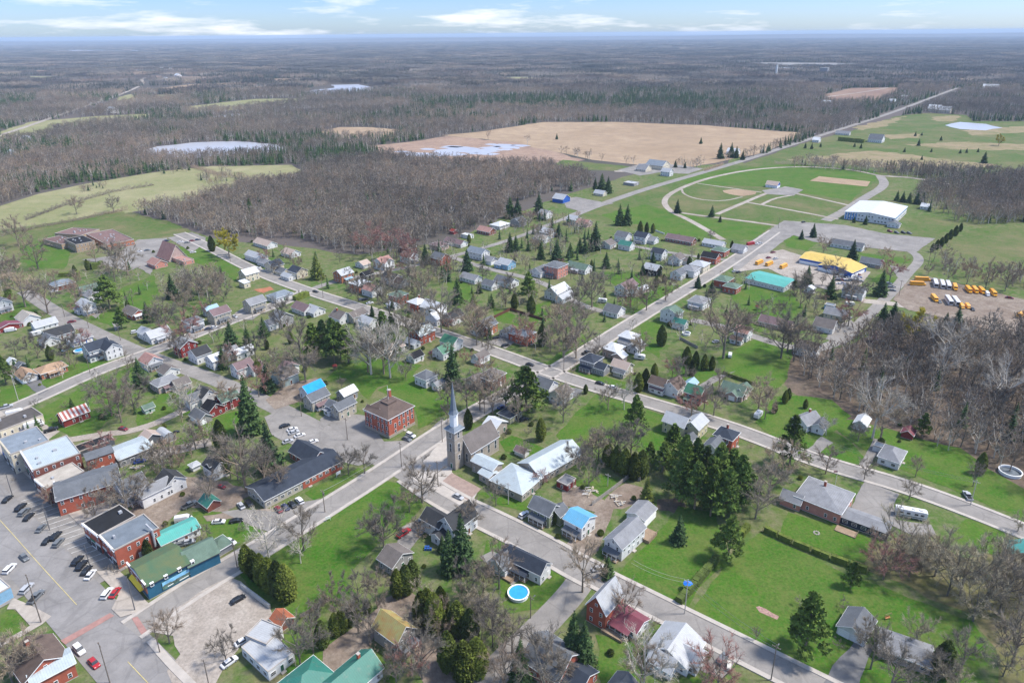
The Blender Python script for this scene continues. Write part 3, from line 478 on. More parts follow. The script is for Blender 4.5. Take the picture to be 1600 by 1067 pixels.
# ------------------------------------------------------------------ buildings
COL = dict(white=(.74, .74, .73), cream=(.70, .63, .48), beige=(.47, .43, .35), brick=(.42, .115, .07), dbrick=(.24, .085, .06), pinkbrick=(.62, .27, .21), orange=(.44, .17, .09), red=(.25, .035, .03), grey=(.28, .28, .29),
 ltgrey=(.44, .45, .47), dgrey=(.11, .12, .135), navy=(.035, .045, .065), blue=(.025, .12, .20), ltblue=(.25, .45, .62), mint=(.42, .55, .48), stone=(.40, .345, .285), sage=(.24, .27, .17), tan=(.42, .30, .20), black=(.02, .02, .022), weathered=(.32, .31, .30), royal=(.03, .12, .45), tealw=(.36, .44, .42), pinkw=(.48, .36, .32), yellowc=(.6, .55, .36))
RC = dict(slate=(.14, .15, .165), navy=(.045, .055, .075), charcoal=(.05, .052, .056), black=(.022, .023, .026), grey=(.25, .255, .27), ltgrey=(.42, .435, .455), bluegrey=(.21, .245, .285), brown=(.135, .10, .085), greybrown=(.17, .15, .14), mauve=(.20, .14, .145), tan=(.40, .27, .18), rust=(.38, .13, .07), rustw=(.46, .36, .30),
 white=(.60, .62, .64), icewhite=(.42, .48, .51), maroon=(.20, .055, .075), green=(.045, .17, .10), greygreen=(.13, .19, .15), teal=(.035, .18, .14), turq=(.09, .38, .33), blue=(.13, .38, .58), tarp=(.03, .32, .78), ltblue=(.30, .46, .58), moss=(.13, .15, .07), lime=(.36, .37, .14), yellow=(.62, .44, .10), pink=(.38, .22, .19), beige=(.42, .38, .33), red=(.28, .05, .04), stripe=(.5, .47, .46), rubber=(.10, .09, .085), schoolbrown=(.20, .13, .12))
METAL = {'white', 'icewhite', 'green', 'teal', 'turq', 'blue', 'maroon', 'ltblue', 'ltgrey', 'lime', 'yellow', 'rustw'}
def wmat(c): 
    k = 'brick' if c in ('brick', 'dbrick', 'pinkbrick', 'orange', 'stone') else 'siding'
    return mat('wall_'+c, COL[c], .85, .13, .5, kind=k)
def rmat(c):
    if c == 'stripe': return mat('roof_stripe', RC[c], .6, .1, .4, kind='stripe')
    if c == 'lime': return mat('roof_lime', RC[c], .7, .1, .35, c2=(.40, .22, .08), kind='ribu')
    if c == 'moss': return mat('roof_moss', RC[c], .9, .1, .25, c2=(.07, .14, .08), kind='shingle')
    return mat('roof_'+c, RC[c], .55 if c in METAL else .92, .16 if c not in METAL else .08, .35, kind='ribu' if c in METAL else 'shingle', spec=.35 if c in METAL else .15)
GLASS = mat('window_glass', (.03, .036, .045), .15, .3, .8, spec=.6); TRIM = mat('white_trim', (.80, .80, .79), .7, .06, 1); DTRIM = mat('dark_trim', (.06, .06, .06), .7, .1, 1)
WOODM = mat('deck_wood', (.26, .19, .13), .9, .2, .8); DOORS = [mat('door_'+n, c, .6, .1, 1) for n, c in (('white', (.6, .6, .58)), ('brown', (.14, .07, .04)), ('green', (.03, .10, .06)))]
def _win(w, h, name='window'):
    b = MB(); b.box(0, -.03, -h/2, w, .10, h, 0); b.box(0, -.09, -h/2+.11, w-.24, .03, h-.22, 1); b.box(0, -.11, -.03, w-.24, .03, .07, 0); return b.mesh(name, [TRIM, GLASS])
def _door(m):
    b = MB(); b.box(0, -.03, 0, 1.15, .10, 2.25, 0); b.box(0, -.09, .03, .95, .03, 2.1, 1); b.box(0, -.5, -.3, 1.5, 1.0, .32, 2); return b.mesh('door', [TRIM, m, CONC])
WINS = {k: _win(*v) for k, v in dict(n=(1.0, 1.5), s=(.9, 1.0), w=(1.7, 1.3), t=(1.15, 2.3), p=(2.6, 2.0), a=(.55, 1.4), T=(1.25, 3.9)).items()}; DRS = [_door(m) for m in DOORS]
def gdoor():
    b = MB(); b.box(0, -.03, 0, 3.0, .1, 2.4, 0)
    for k in range(4): b.box(0, -.1, .06+k*.58, 2.8, .05, .5, 0)
    return b.mesh('garage_door', [TRIM])
GD = gdoor()
HOUSES = []; NH = [0]
def SZ(c, spec): return 1+.20*max(0, min(1, (600-K(c, spec[0], spec[1])[1])/200)) if not isinstance(spec[0], tuple) and K(c, spec[0], spec[1])[1] > 300 else 1
def frame(c, spec):
    """spec: (x, y, Lu, Lv) roof centre, or ((near),(right),(left)) eave corners, in crop pixels; returns function of eave height"""
    def f(h, rise):
        if not isinstance(spec[0], tuple):
            x, y, Lu, Lv = spec; fz = SZ(c, spec); Lu *= fz; Lv *= fz; p = P(*K(c, x, y), h+rise*.35); return p.x, p.y, UA, Lu, Lv
        n, r, l = [P(*K(c, *q), h) for q in spec]
        u = r-n; v = l-n; au = math.atan2(u.y, u.x); av = math.atan2(v.y, v.x)-math.pi/2
        while av-au > math.pi/2: av -= math.pi*2
        while av-au < -math.pi/2: av += math.pi*2
        wl, wv = u.length, v.length; a = (au*wl+av*wv)/(wl+wv); Ud = Vector((math.cos(a), math.sin(a), 0)); Vd = Vector((-Ud.y, Ud.x, 0))
        Lu = abs(u.dot(Ud)); Lv = abs(v.dot(Vd)); cc = n+Ud*Lu/2+Vd*Lv/2
        return cc.x, cc.y, a, Lu, Lv
    return f
def block(root, c, spec, h, kind, rc, wc, rise=None, win='n', door=True, chim=False, base=0.0, porch=None, parapet=None, seed=0):
    h *= (1+SZ(c, spec))/2
    typ, ax = kind[0], (kind[1] if len(kind) > 1 else 'u'); rng = random.Random(seed)
    est = min(spec[2], spec[3]) if not isinstance(spec[0], tuple) else 8
    if rise is None: rise = {'g': est*.36, 'h': est*.26, 'f': .0, 's': .8, 'q': 2.4}[typ]
    x, y, a, Lu, Lv = frame(c, spec)(h, rise)
    rel = Vector((x, y, 0))-root.location
    B = empty_part = None
    L, Wd = (Lu, Lv) if ax == 'u' else (Lv, Lu); ang = a if ax == 'u' else a+math.pi/2
    rz = ang-root.rotation_euler[2]; cr_, sr_ = math.cos(-root.rotation_euler[2]), math.sin(-root.rotation_euler[2])
    loc = (rel.x*cr_-rel.y*sr_, rel.x*sr_+rel.y*cr_, 0)
    w = MB(); l2, w2 = L/2, Wd/2
    def put(name, mb, mats): 
        o = mb.build(name, mats, root); o.location = loc; o.rotation_euler[2] = rz; return o
    if typ == 'g' or typ == 'q':
        vs = [(-l2, -w2, 0), (l2, -w2, 0), (l2, w2, 0), (-l2, w2, 0), (-l2, -w2, h), (l2, -w2, h), (l2, w2, h), (-l2, w2, h), (-l2, 0, h+rise), (l2, 0, h+rise)]
        w.add(vs, [(0, 1, 5, 4), (2, 3, 7, 6), (1, 2, 6, 9, 5), (3, 0, 4, 8, 7)])
    else: w.box(0, 0, 0, L, Wd, h)
    foot = MB() ; w.box(0, 0, -.3, L+.06, Wd+.06, .55, 1)
    wall = put('wall', w, [wmat(wc), CONC])
    r = MB(); o = .42; t = .16
    if typ == 'g':
        sl = rise/w2; ez = h-o*sl
        for s in (-1, 1):
            q = [(-l2-o, s*(w2+o), ez+.04), (l2+o, s*(w2+o), ez+.04), (l2+o, 0, h+rise+.04), (-l2-o, 0, h+rise+.04)]; q2 = [(X, Y, Z+t) for X, Y, Z in q]
            f = [(0, 1, 2, 3), (7, 6, 5, 4), (0, 4, 5, 1), (1, 5, 6, 2), (3, 7, 4, 0)]; r.add(q+q2, f if s > 0 else [tuple(reversed(k)) for k in f])
            e = MB()
        fas = MB()
        for s in (-1, 1):
            fas.box(0, s*(w2+o+.03), ez-.08, L+2*o, .06, .24)
            for e_ in (-1, 1):
                X = e_*(l2+o+.03); fas.add([(X-.03, s*(w2+o), ez-.06), (X+.03, s*(w2+o), ez-.06), (X+.03, 0, h+rise-.06), (X-.03, 0, h+rise-.06), (X-.03, s*(w2+o), ez+.16), (X+.03, s*(w2+o), ez+.16), (X+.03, 0, h+rise+.17), (X-.03, 0, h+rise+.17)], [(0, 1, 2, 3), (7, 6, 5, 4), (0, 3, 7, 4), (1, 5, 6, 2), (0, 4, 5, 1)])
    elif typ == 'q':
        n = 8
        for k in range(n):
            a0, a1 = math.pi*k/n, math.pi*(k+1)/n; r.add([(-l2, -w2*math.cos(a0), h*.4+rise*1.5*math.sin(a0)), (l2, -w2*math.cos(a0), h*.4+rise*1.5*math.sin(a0)), (l2, -w2*math.cos(a1), h*.4+rise*1.5*math.sin(a1)), (-l2, -w2*math.cos(a1), h*.4+rise*1.5*math.sin(a1))], [(0, 1, 2, 3)])
        fas = None
    elif typ == 'h':
        rl = max(0, l2-w2); pk = [(-rl, 0, h+rise), (rl, 0, h+rise)] if rl > .3 else [(-.15, 0, h+rise), (.15, 0, h+rise)]
        e = [(-l2-o, -w2-o, h-.02), (l2+o, -w2-o, h-.02), (l2+o, w2+o, h-.02), (-l2-o, w2+o, h-.02)]; e2 = [(X, Y, Z+t) for X, Y, Z in e]
        r.add(e+e2+[(X, Y, Z+t) for X, Y, Z in pk], [(3, 2, 1, 0), (0, 1, 5, 4), (1, 2, 6, 5), (2, 3, 7, 6), (3, 0, 4, 7), (4, 5, 9, 8), (5, 6, 9), (6, 7, 8, 9), (7, 4, 8)])
        fas = MB()
        for s in (-1, 1): fas.box(0, s*(w2+o+.04), h-.08, L+2*o+.16, .08, .26); fas.box(s*(l2+o+.04), 0, h-.08, .08, Wd+2*o, .26)
    elif typ == 's':
        q = [(-l2-.3, -w2-.3, h), (l2+.3, -w2-.3, h), (l2+.3, w2, h+rise), (-l2-.3, w2, h+rise)]; r.add(q+[(X, Y, Z+t) for X, Y, Z in q], [(3, 2, 1, 0), (4, 5, 6, 7), (0, 1, 5, 4), (1, 2, 6, 5), (2, 3, 7, 6), (3, 0, 4, 7)]); fas = None
    else:
        pp = .35 if parapet is None else parapet; r.box(0, 0, h+.02, L-.3, Wd-.3, .12); fas = MB()
        for s in (-1, 1): fas.box(0, s*(w2-.08), h, L+.1, .3, pp+.1); fas.box(s*(l2-.08), 0, h, .3, Wd-.5, pp+.1)
        for k in range(int(L*Wd/90)): r.box(rng.uniform(-l2*.7, l2*.7), rng.uniform(-w2*.7, w2*.7), h+.14, rng.uniform(.7, 1.5), rng.uniform(.7, 1.2), rng.uniform(.5, 1.0), 1)
    roof = put('roof', r, [rmat(rc), mat('vent_metal', (.35, .36, .38), .5, .15, 1)])
    if fas:
        fm = TRIM if wc not in ('navy', 'blue') and typ != 'f' else (wmat(wc) if typ == 'f' and wc in ('stone',) else DTRIM if wc in ('navy', 'blue') else CONC)
        fo = fas.build('fascia', [fm], roof)
    if typ in 'gh' and chim:
        cb_ = MB(); cb_.box(l2*.45, w2*.15, h+rise*.3, .8, .8, rise*.7+1.3); cb_.box(l2*.45, w2*.15, h+rise+1.3, .95, .95, .15, 1); cb_.build('chimney', [wmat('brick'), CONC], roof)
    # openings on the walls that face the photographer, or nearly
    if win:
        wx, wy = root.location.x+rel.x, root.location.y+rel.y; st = 1 if win == 'T' else max(1, int((h+.4)/2.75)); placed = False
        for k, (nx, ny, ln, dist) in enumerate(((0, -1, L, w2), (1, 0, Wd, l2), (0, 1, L, w2), (-1, 0, Wd, l2))):
            gx = nx*math.cos(ang)-ny*math.sin(ang); gy = nx*math.sin(ang)+ny*math.cos(ang); dl = math.hypot(wx, wy)
            if (gx*-wx+gy*-wy)/dl < -.12 or ln < 2.6: continue
            nn = max(1, int(ln/(2.7 if win not in 'tT' else 2.5 if win == 't' else 3.6))); face = math.atan2(ny, nx)+math.pi/2
            for f_ in range(st):
                zc = h*(f_+.56)/st if st > 1 else h*.55 if win == 'T' else min(h*.56, 1.75)
                for i in range(nn):
                    off = (i+.5)/nn*ln-ln/2; X = nx*dist-ny*off; Y = ny*dist+nx*off
                    isd = door and not placed and f_ == 0 and i == nn//2 and k in (0, 1, 3)
                    if win == 'g' and f_ == 0:
                        if k in (0, 2) and nx == 0 or True:
                            if i > 0 and ln > 6 and i*3.6 > ln: continue
                            gg = link('garage_door', GD, wall, (X, Y, .05)); gg.rotation_euler[2] = face; 
                            if i == 0 and ln < 8: break
                            continue
                    if isd: d = link('door', DRS[seed % 3], wall, (X, Y, .3)); d.rotation_euler[2] = face; placed = True; continue
                    if rng.random() < .12 and nn > 1: continue
                    wk = win if win != 'g' else 's'
                    d = link('window', WINS[wk], wall, (X, Y, zc)); d.rotation_euler[2] = face
            if typ == 'g' and nx != 0 and h > 3.5 and rise > 2: d = link('window', WINS['s'], wall, (nx*dist, 0, h+rise*.3)); d.rotation_euler[2] = face
    if porch:
        # a porch across the wall that looks at the photographer most
        best = max(((0, -1, L, w2), (1, 0, Wd, l2), (-1, 0, Wd, l2), (0, 1, L, w2)), key=lambda q: (q[0]*math.cos(ang)-q[1]*math.sin(ang))*-x*(1.0)+(q[0]*math.sin(ang)+q[1]*math.cos(ang))*-y)
        nx, ny, ln, dist = best; pl = min(ln*.8, 6.5); pb = MB(); d = 2.2; fa = math.atan2(ny, nx)+math.pi/2
        pb.box(0, -d/2, 0, pl, d, .45, 1)
        for i in range(4): pb.box(-pl/2+.15+(pl-.3)*i/3, -d+.12, .45, .14, .14, 2.15, 2)
        pb.box(0, -d+.12, 1.15, pl, .06, .08, 2)
        pb.add([(-pl/2-.2, -d-.25, 2.55), (pl/2+.2, -d-.25, 2.55), (pl/2+.2, .0, 3.25), (-pl/2-.2, .0, 3.25), (-pl/2-.2, -d-.25, 2.7), (pl/2+.2, -d-.25, 2.7), (pl/2+.2, .0, 3.4), (-pl/2-.2, .0, 3.4)], [(3, 2, 1, 0), (4, 5, 6, 7), (0, 1, 5, 4), (1, 2, 6, 5), (3, 0, 4, 7)], 0)
        po = pb.build('porch', [rmat(porch if isinstance(porch, str) else rc), WOODM, TRIM], wall, loc=(nx*dist, ny*dist, 0)); po.rotation_euler[2] = fa
    return wall, roof, (x, y, a, Lu, Lv, h, rise)
def bld(label, c, spec, h, kind, rc, wc, *extra, name='house', cat='house', key=None, **kw):
    NH[0] += 1; est = min(spec[2], spec[3]) if not isinstance(spec[0], tuple) else 8
    x, y, a, Lu, Lv = frame(c, spec)(h, 0); root = empty(name, (x, y, 0), a); tag(root, label, cat)
    r = block(root, c, spec, h, kind, rc, wc, seed=NH[0], **kw)
    for i, e in enumerate(extra):
        c2 = c
        if isinstance(e[0], str): c2, e = e[0], e[1:]
        k2 = e[5] if len(e) > 5 else {}; block(root, c2, e[0], e[1], e[2], e[3], e[4], seed=NH[0]*7+i, **{**dict(door=False), **k2})
    px = PX((x, y, 0)); HOUSES.append((px[0], px[1], key or label, root, r)); return root, r
S = dict(name='shed', cat='shed'); GA = dict(name='garage', cat='garage', win='g', door=False)
# ------------------------------------------------------------------ the houses, each where its roof shows in the photograph
b_ = bld
b_('low brick house with grey hip roof on the corner nearest the school lawn', 'a', (510, 55, 11, 10), 3.2, 'h', 'bluegrey', 'dbrick', key='grey-hipped brick house by the school lawn')
b_('white house with green-grey roof just behind the big round pine', 'a', (735, 100, 9, 7), 3.6, 'gu', 'greygreen', 'white', ((765, 150, 7, 7), 3.4, 'gv', 'grey', 'white'), key='white house behind the big pine')
b_('tall narrow white house with pale roof at the driveway beside the big pine', 'a', (712, 225, 7, 9), 5.8, 'gv', 'ltgrey', 'white', ((668, 270, 5, 6), 2.8, 'gv', 'ltgrey', 'white'), porch='ltgrey', key='tall white house beside the big pine')
b_('white bungalow with beige roof and a flat grey addition', 'a', (225, 335, 9, 11), 3.2, 'gv', 'beige', 'white', ((365, 390, 11, 7), 2.8, 'gu', 'ltgrey', 'white'), key='beige-roofed bungalow')
b_('white house with grey roof and porch cut by the photo edge', 'a', (5, 212, 8, 9), 5.5, 'gv', 'grey', 'white', porch='grey', key='white house on the photo edge')
b_('long low dark red shed beside the white trailer', 'a', (60, 410, 13, 6), 2.5, 'gv', 'maroon', 'red', **S, key='long red shed')
b_('brown-roofed brick bungalow with a long low roof beside the round green tree', 'a', (1110, 290, 7, 13), 3, 'gv', 'greybrown', 'brick', porch='white', key='long brown-roofed brick bungalow')
b_('white L-shaped house with pale grey metal roof at the street bend', 'a', (1310, 470, 11, 8), 4, 'gu', 'ltgrey', 'white', ((1215, 460, 6, 9), 3.8, 'gv', 'ltgrey', 'white'), porch='ltgrey', key='white L-shaped house')
b_('white two-storey house with dark hip roof opposite the beige gabled house', 'b', (112, 365, 8, 8), 5.6, 'h', 'slate', 'white', porch='slate', key='dark-hipped white house')
b_('white bungalow with charcoal roof behind the blue-walled garage', 'a', (480, 462, 13, 9), 3.2, 'gu', 'charcoal', 'white', ((405, 520, 8, 8), 3, 'gv', 'dgrey' if 0 else 'slate', 'white'), key='charcoal-roofed white bungalow')
b_('garage with grey hip roof and royal blue wall beside the big white farmhouse', 'a', (655, 508, 10, 9), 3.2, 'h', 'grey', 'royal', **GA, key='blue-walled garage')
b_('large white farmhouse with navy cross-gabled roof on the street corner', 'a', (800, 575, 11, 9), 5.8, 'gu', 'navy', 'white', ((905, 575, 8, 11), 5.8, 'gv', 'navy', 'white'), ((805, 660, 8, 3.2), 2.9, 'su', 'navy', 'white', dict(win='w')), porch='navy', key='large white navy-roofed farmhouse')
b_('tan brick bungalow with low tan hip roof beside its matching garage', 'a', (420, 758, 12, 9), 3.2, 'h', 'tan', 'orange', porch='tan', key='tan-roofed brick bungalow')
b_('white garage with tan gable roof at the end of the asphalt drive', 'a', (212, 810, 7, 10), 2.9, 'gv', 'tan', 'white', **GA, key='tan-roofed white garage')
b_('small grey shed behind the tan-roofed garage', 'a', (172, 738, 3.5, 4), 2.3, 'gv', 'slate', 'grey', win=None, **S, key='small grey shed'); b_('tiny white shed by the dark spruce at the left', 'a', (92, 700, 3, 3), 2.3, 'gv', 'white', 'white', win=None, **S, key='tiny white shed')
b_('small white house with rust-red roof and a brown-roofed rear addition', 'a', (1250, 688, 8, 9), 4.2, 'gv', 'pink', 'white', ((1400, 775, 8, 7), 2.8, 'gv', 'greybrown', 'white'), porch='slate', key='rust-roofed white house')
b_('pale grey house with grey hip roof half hidden behind bare trees', 'a', (1370, 865, 11, 9), 3.8, 'h', 'grey', 'pinkw', ((1500, 880, 7, 7), 3, 'gu', 'greybrown', 'pinkw'), porch='mauve', key='grey house behind bare trees')
b_('red farmhouse with grey roof joined to a white charcoal-roofed half', 'b', (45, 555, 9, 8), 5.8, 'gv', 'grey', 'red', ((165, 625, 8, 9), 4.8, 'gu', 'charcoal', 'white'), key='half red half white farmhouse')
b_('beige two-storey house with mauve roof and a small front porch', 'b', (325, 292, 10, 8), 5.8, 'gu', 'mauve', 'beige', porch='slate', key='mauve-roofed beige house'); b_('small white shed with light blue roof behind the mauve-roofed house', 'b', (262, 270, 7, 6), 3.8, 'gu', 'ltblue', 'white', **S, key='blue-roofed shed')
b_('plain grey two-storey house with grey roof at the end of the brown yard', 'b', (625, 205, 10, 8), 5.8, 'gu', 'grey', 'beige', porch='slate', key='plain grey two-storey house')
b_('white bungalow with blue-grey hip roof and dark chimney', 'b', (835, 150, 12, 9), 3.2, 'h', 'bluegrey', 'white', key='blue-grey-hipped white bungalow')
b_('low white house with pale mauve roof facing the crossroads', 'b', (1035, 255, 8, 12), 3, 'gv', 'mauve', 'white', ((1130, 275, 8, 8), 2.8, 'gv', 'ltgrey', 'white'), key='pale mauve-roofed low house')
b_('grey steep-gabled old house mostly hidden by a bare tree', 'b', (850, 325, 9, 9), 5, 'gv', 'grey', 'weathered', ((770, 380, 8, 7), 3.5, 'gu', 'grey', 'white'), key='steep grey-gabled house')
b_('white house with two brown roofs and a brick chimney by the pine grove', 'b', (1345, 320, 9, 9), 3.8, 'gv', 'greybrown', 'white', ((1475, 310, 10, 7), 3.8, 'gu', 'greybrown', 'beige'), chim=True, key='brown-roofed white house by the grove')
b_('white narrow house with pale grey roof between the pines and the brick house', 'c', (80, 365, 7, 9), 4.8, 'gv', 'ltgrey', 'white', key='narrow pale-roofed white house')
b_('narrow white house beside the half red farmhouse', 'b', (290, 675, 6, 8), 5.2, 'gu', 'white', 'white', ((420, 620, 7, 7), 4, 'gu', 'grey', 'white'), key='narrow white house'); b_('long narrow white house with white metal roof behind the grey-green spruce', 'b', (525, 615, 10, 5), 3.8, 'gu', 'white', 'white', key='long narrow white house')
b_('white two-storey house with maroon-brown roof and step-down rear wing', 'b', (520, 735, 9, 7), 5.4, 'gu', 'mauve', 'white', ((625, 740, 6, 7), 4.4, 'gu', 'mauve', 'white'), key='maroon-roofed white house')
b_('pale teal gabled house with mottled brown roof behind the tall spruce', 'b', (870, 795, 9, 11), 5, 'gu', 'greybrown', 'tealw', ((910, 745, 8, 6), 4, 'gv', 'mauve', 'white'), key='teal-gabled brown-roofed house')
b_('small house with a bright blue tarpaulin roof', 'b', (1105, 920, 10, 7), 4.4, 'gu', 'tarp', 'white', key='blue tarpaulin-roofed house')
b_('beige house with slate roof and front porch beside the blue tarpaulin roof', 'h', (1140, 82, 10, 7), 5.4, 'gu', 'slate', 'beige', porch='tealw' if 0 else 'mauve', key='slate-roofed beige house')
b_('small barn with white metal roof behind the bay-fronted house', 'h', (1395, 48, 8, 6), 4, 'gu', 'white', 'grey', name='barn', cat='barn', key='white-roofed small barn')
b_('narrow beige house with slate roof and white bay windows', 'h', (1365, 155, 10, 6), 5.4, 'gu', 'slate', 'beige', ((1285, 160, 5, 6), 4.6, 'gv', 'slate', 'white'), ((1245, 205, 3, 4), 2.8, 'h', 'grey', 'white', dict(win='w')), key='bay-fronted beige house')
b_('white house with charcoal roof across the lane from the red farmhouse', 'h', (215, 60, 8, 8), 5, 'gv', 'charcoal', 'white', ((130, 95, 8, 7), 4.4, 'gu', 'slate', 'white'), key='charcoal-roofed white house across the lane')
b_('dark red farmhouse with faded green roof beside the tallest spruce', 'h', (395, 92, 9, 7), 5.2, 'gu', 'greygreen', 'red', ((275, 170, 7, 7), 4, 'gv', 'black', 'red'), chim=True, key='dark red green-roofed farmhouse')
b_('low garage with dark roof joined below the red farmhouse', 'h', (175, 245, 6, 9), 2.7, 'gv', 'slate', 'weathered', **GA, key='dark-roofed garage')
b_('small white house with black roof and dormer in the scrub yard', 'h', (300, 648, 7, 8), 4.8, 'gv', 'charcoal', 'white', ((262, 660, 2.2, 2.4), 5.9, 'gu', 'charcoal', 'white'), key='small black-roofed white house'); b_('little white hexagonal shed in the scrub beside the small white house', 'h', (125, 665, 3, 3), 2.2, 'h', 'ltgrey', 'white', win=None, **S, key='little white shed')
b_('long low motel-like building with navy roof, beige and red brick front', 'h', ((710, 970), (1372, 640), (548, 862)), 3.8, 'gu', 'navy', 'beige', ((1080, 548, 9, 15), 3.6, 'gv', 'navy', 'brick'), win='w', name='motel_building', cat='building', key='long navy-roofed building', rise=2.2)
b_('open shelter with turquoise roof among the junk vehicles', 'h', (250, 960, 5, 6), 2.6, 'gv', 'teal', 'dbrick', win=None, **S, key='turquoise-roofed shelter')
b_('dark red barn with white and red striped metal roof', 'g', (605, 228, 11, 7), 3.8, 'gu', 'stripe', 'red', name='barn', cat='barn', key='stripe-roofed red barn'); b_('small mint green shed with green roof on the lawn', 'g', (1228, 180, 4.4, 4), 2.6, 'gu', 'greygreen', 'mint', **S, key='mint green shed')
b_('silver quonset hut with arched roof', 'g', (1372, 405, 5.5, 8), 2.4, 'qv', 'ltgrey', 'grey', win=None, door=False, name='quonset_hut', cat='hut', key='silver quonset hut'); b_('shed with rusty and white metal roof beside the quonset hut', 'g', (1245, 420, 7, 6), 3.2, 'gv', 'rustw', 'dgrey', win='g', door=False, **S, key='rusty-roofed shed')
b_('long low workshop with pale blue and rusty metal roof', 'g', ((990, 632), (1262, 520), (915, 535)), 3.8, 'gu', 'icewhite', 'grey', win='w', rise=1.2, name='workshop', cat='workshop', key='pale blue-roofed workshop')
b_('narrow red brick rear wing with sloping dark roof behind the shops', 'g', ((722, 640), (950, 573), (682, 600)), 7, 'su', 'slate', 'brick', rise=.8, name='brick_building', cat='building', key='narrow brick rear wing')
b_('brick shop block with wide pale blue roof and toothed cornice', 'g', ((275, 722), (692, 605), (95, 590)), 9.5, 'f', 'icewhite', 'dbrick', name='shop_building', cat='shop', key='pale blue-roofed brick shop', chim=False)
b_('cream-fronted shop block with flat grey roof at the photo edge', 'g', ((88, 590), (425, 488), (-60, 480)), 9.3, 'f', 'bluegrey', 'cream', name='shop_building', cat='shop', key='cream-fronted shop')
b_('shop with plain beige flat roof between the pale blue and brown roofs', 'g', ((385, 872), (700, 728), (292, 795)), 7.4, 'f', 'beige', 'dbrick', name='shop_building', cat='shop', key='beige-roofed shop')
b_('long red brick building with brown and dark gable roof by the sidewalk', 'g', ((472, 972), (1010, 838), (385, 832)), 7, 'gu', 'slate', 'brick', rise=1.8, name='brick_building', cat='building', key='long gabled brick building')
b_('white farmhouse with dark roof and two-storey porch behind the brick buildings', 'g', (1080, 815, 9, 9), 6, 'gu', 'slate', 'white', ((1415, 770, 8, 8), 4.6, 'gv', 'charcoal', 'white'), ((1270, 850, 11, 6), 5, 'gu', 'grey', 'white'), porch='slate', key='porched white farmhouse')
b_('long black flat-roofed shed behind the brick shops', 'g', ((640, 575), (950, 460), (600, 528)), 2.8, 'f', 'black', 'dgrey', win=None, door=False, **S, key='black flat shed')
b_('long low building with dark flat roof beside the service yard', 'g', ((0, 395), (365, 262), (-110, 330)), 3.8, 'f', 'rubber', 'cream', name='store_building', cat='building', key='dark flat-roofed store')
b_('corner shop with flat black roof joined to the grey-roofed brick shop', 'm', ((572, 215), (790, 100), (476, 145)), 7.6, 'f', 'black', 'brick', name='shop_building', cat='shop', key='black-roofed brick shop')
b_('brick shop with flat grey roof, tall vent duct and faded wall signs', 'm', ((665, 300), (928, 172), (572, 215)), 7.7, 'f', 'bluegrey', 'brick', name='shop_building', cat='shop', key='grey-roofed brick shop')
b_('long white building with bright turquoise metal roof', 'm', ((940, 264), (1157, 160), (900, 200)), 3.3, 'gu', 'turq', 'white', rise=1.4, name='store_building', cat='building', key='turquoise-roofed long building')
b_('dark blue building with mossy green roof, mural and yellow awning', 'm', ((850, 503), (1100, 372), (742, 380)), 5.6, 'gu', 'moss', 'blue', (((1097, 392), (1272, 306), (1035, 305)), 4.6, 'gu', 'greygreen', 'blue', dict(win=None)), rise=2.6, win=None, name='store_building', cat='building', key='blue mural building')
b_('small open shed with green hip roof at the end of the blue building', 'm', (1275, 250, 5.5, 6), 2.6, 'h', 'greygreen', 'grey', win=None, **S, key='green-roofed small shed')
b_('brick house with steep rust-red roof at the bottom corner', 'm', (215, 900, 11, 12), 5, 'gv', 'rust' if 0 else 'brown', 'brick', (((185, 1078), (428, 942), (165, 985)), 5, 'gu', 'icewhite', 'brick', dict(rise=.9)), rise=3.6, win='n', key='rust-roofed brick house', chim=True)
b_('house with broad flat silver-grey roof beside the gravel lot', 'n', ((70, 1003), (225, 893), (-93, 862)), 3.4, 'f', 'ltgrey', 'white', (((60, 845), (150, 745), (-60, 790)), 3.9, 'f', 'ltgrey', 'white'), win='w', parapet=.05, key='flat silver-roofed house')
MURALB = b_('white-roofed building with a painted mural wall at the left photo edge', 'm', ((-80, 590), (48, 500), (-190, 440)), 4.2, 'f', 'white', 'ltblue', win=None, door=False, name='store_building', cat='building', key='painted mural building')
b_('large white farmhouse with black cross-gabled roof beside the vacant lawn', 'n', (1170, 88, 12, 8), 5.8, 'gu', 'charcoal', 'white', ((1050, 95, 7, 9), 5.4, 'gv', 'charcoal', 'white'), ((1070, 195, 4, 5), 3.2, 'gu', 'charcoal', 'white'), rise=4, key='black-roofed white farmhouse')
b_('weathered old shed with patched brown roof at the edge of the vacant lawn', 'n', (808, 312, 9, 7), 3.6, 'gv', 'greybrown', 'weathered', **S, key='weathered old shed')
b_('old grey-white house with rusty lime-green metal roof', 'n', (800, 722, 7, 10), 5.4, 'gv', 'lime', 'weathered', rise=3.4, key='lime-roofed old house', porch='slate')
b_('house with big teal metal roof cut off by the bottom edge', 'n', (560, 1000, 13, 9), 3.6, 'gu', 'teal', 'white', ((290, 1030, 11, 9), 3.6, 'h', 'teal', 'white'), chim=True, key='teal-roofed house')
b_('small collapsing shed with bright orange rusty roof', 'n', (150, 678, 4.5, 5), 2.4, 'gv', 'rust', 'dbrick', win=None, **S, key='orange rusty shed')
b_('white house with dark grey roof and rear deck beside the round blue pool', 'o', ((165, 437), (233, 375), (-70, 330)), 4.4, 'gv', 'navy', 'white', ((-45, 335, 8, 7), 3.4, 'gu', 'slate', 'white'), rise=2.4, porch='navy', key='dark-roofed house with pool')
b_('sage green house with slate roof and timber porch', 'o', (190, 28, 7, 9), 5.2, 'gv', 'slate', 'sage', ((270, 55, 5, 5), 4.2, 'gu', 'slate', 'sage'), porch='slate', key='sage green house')
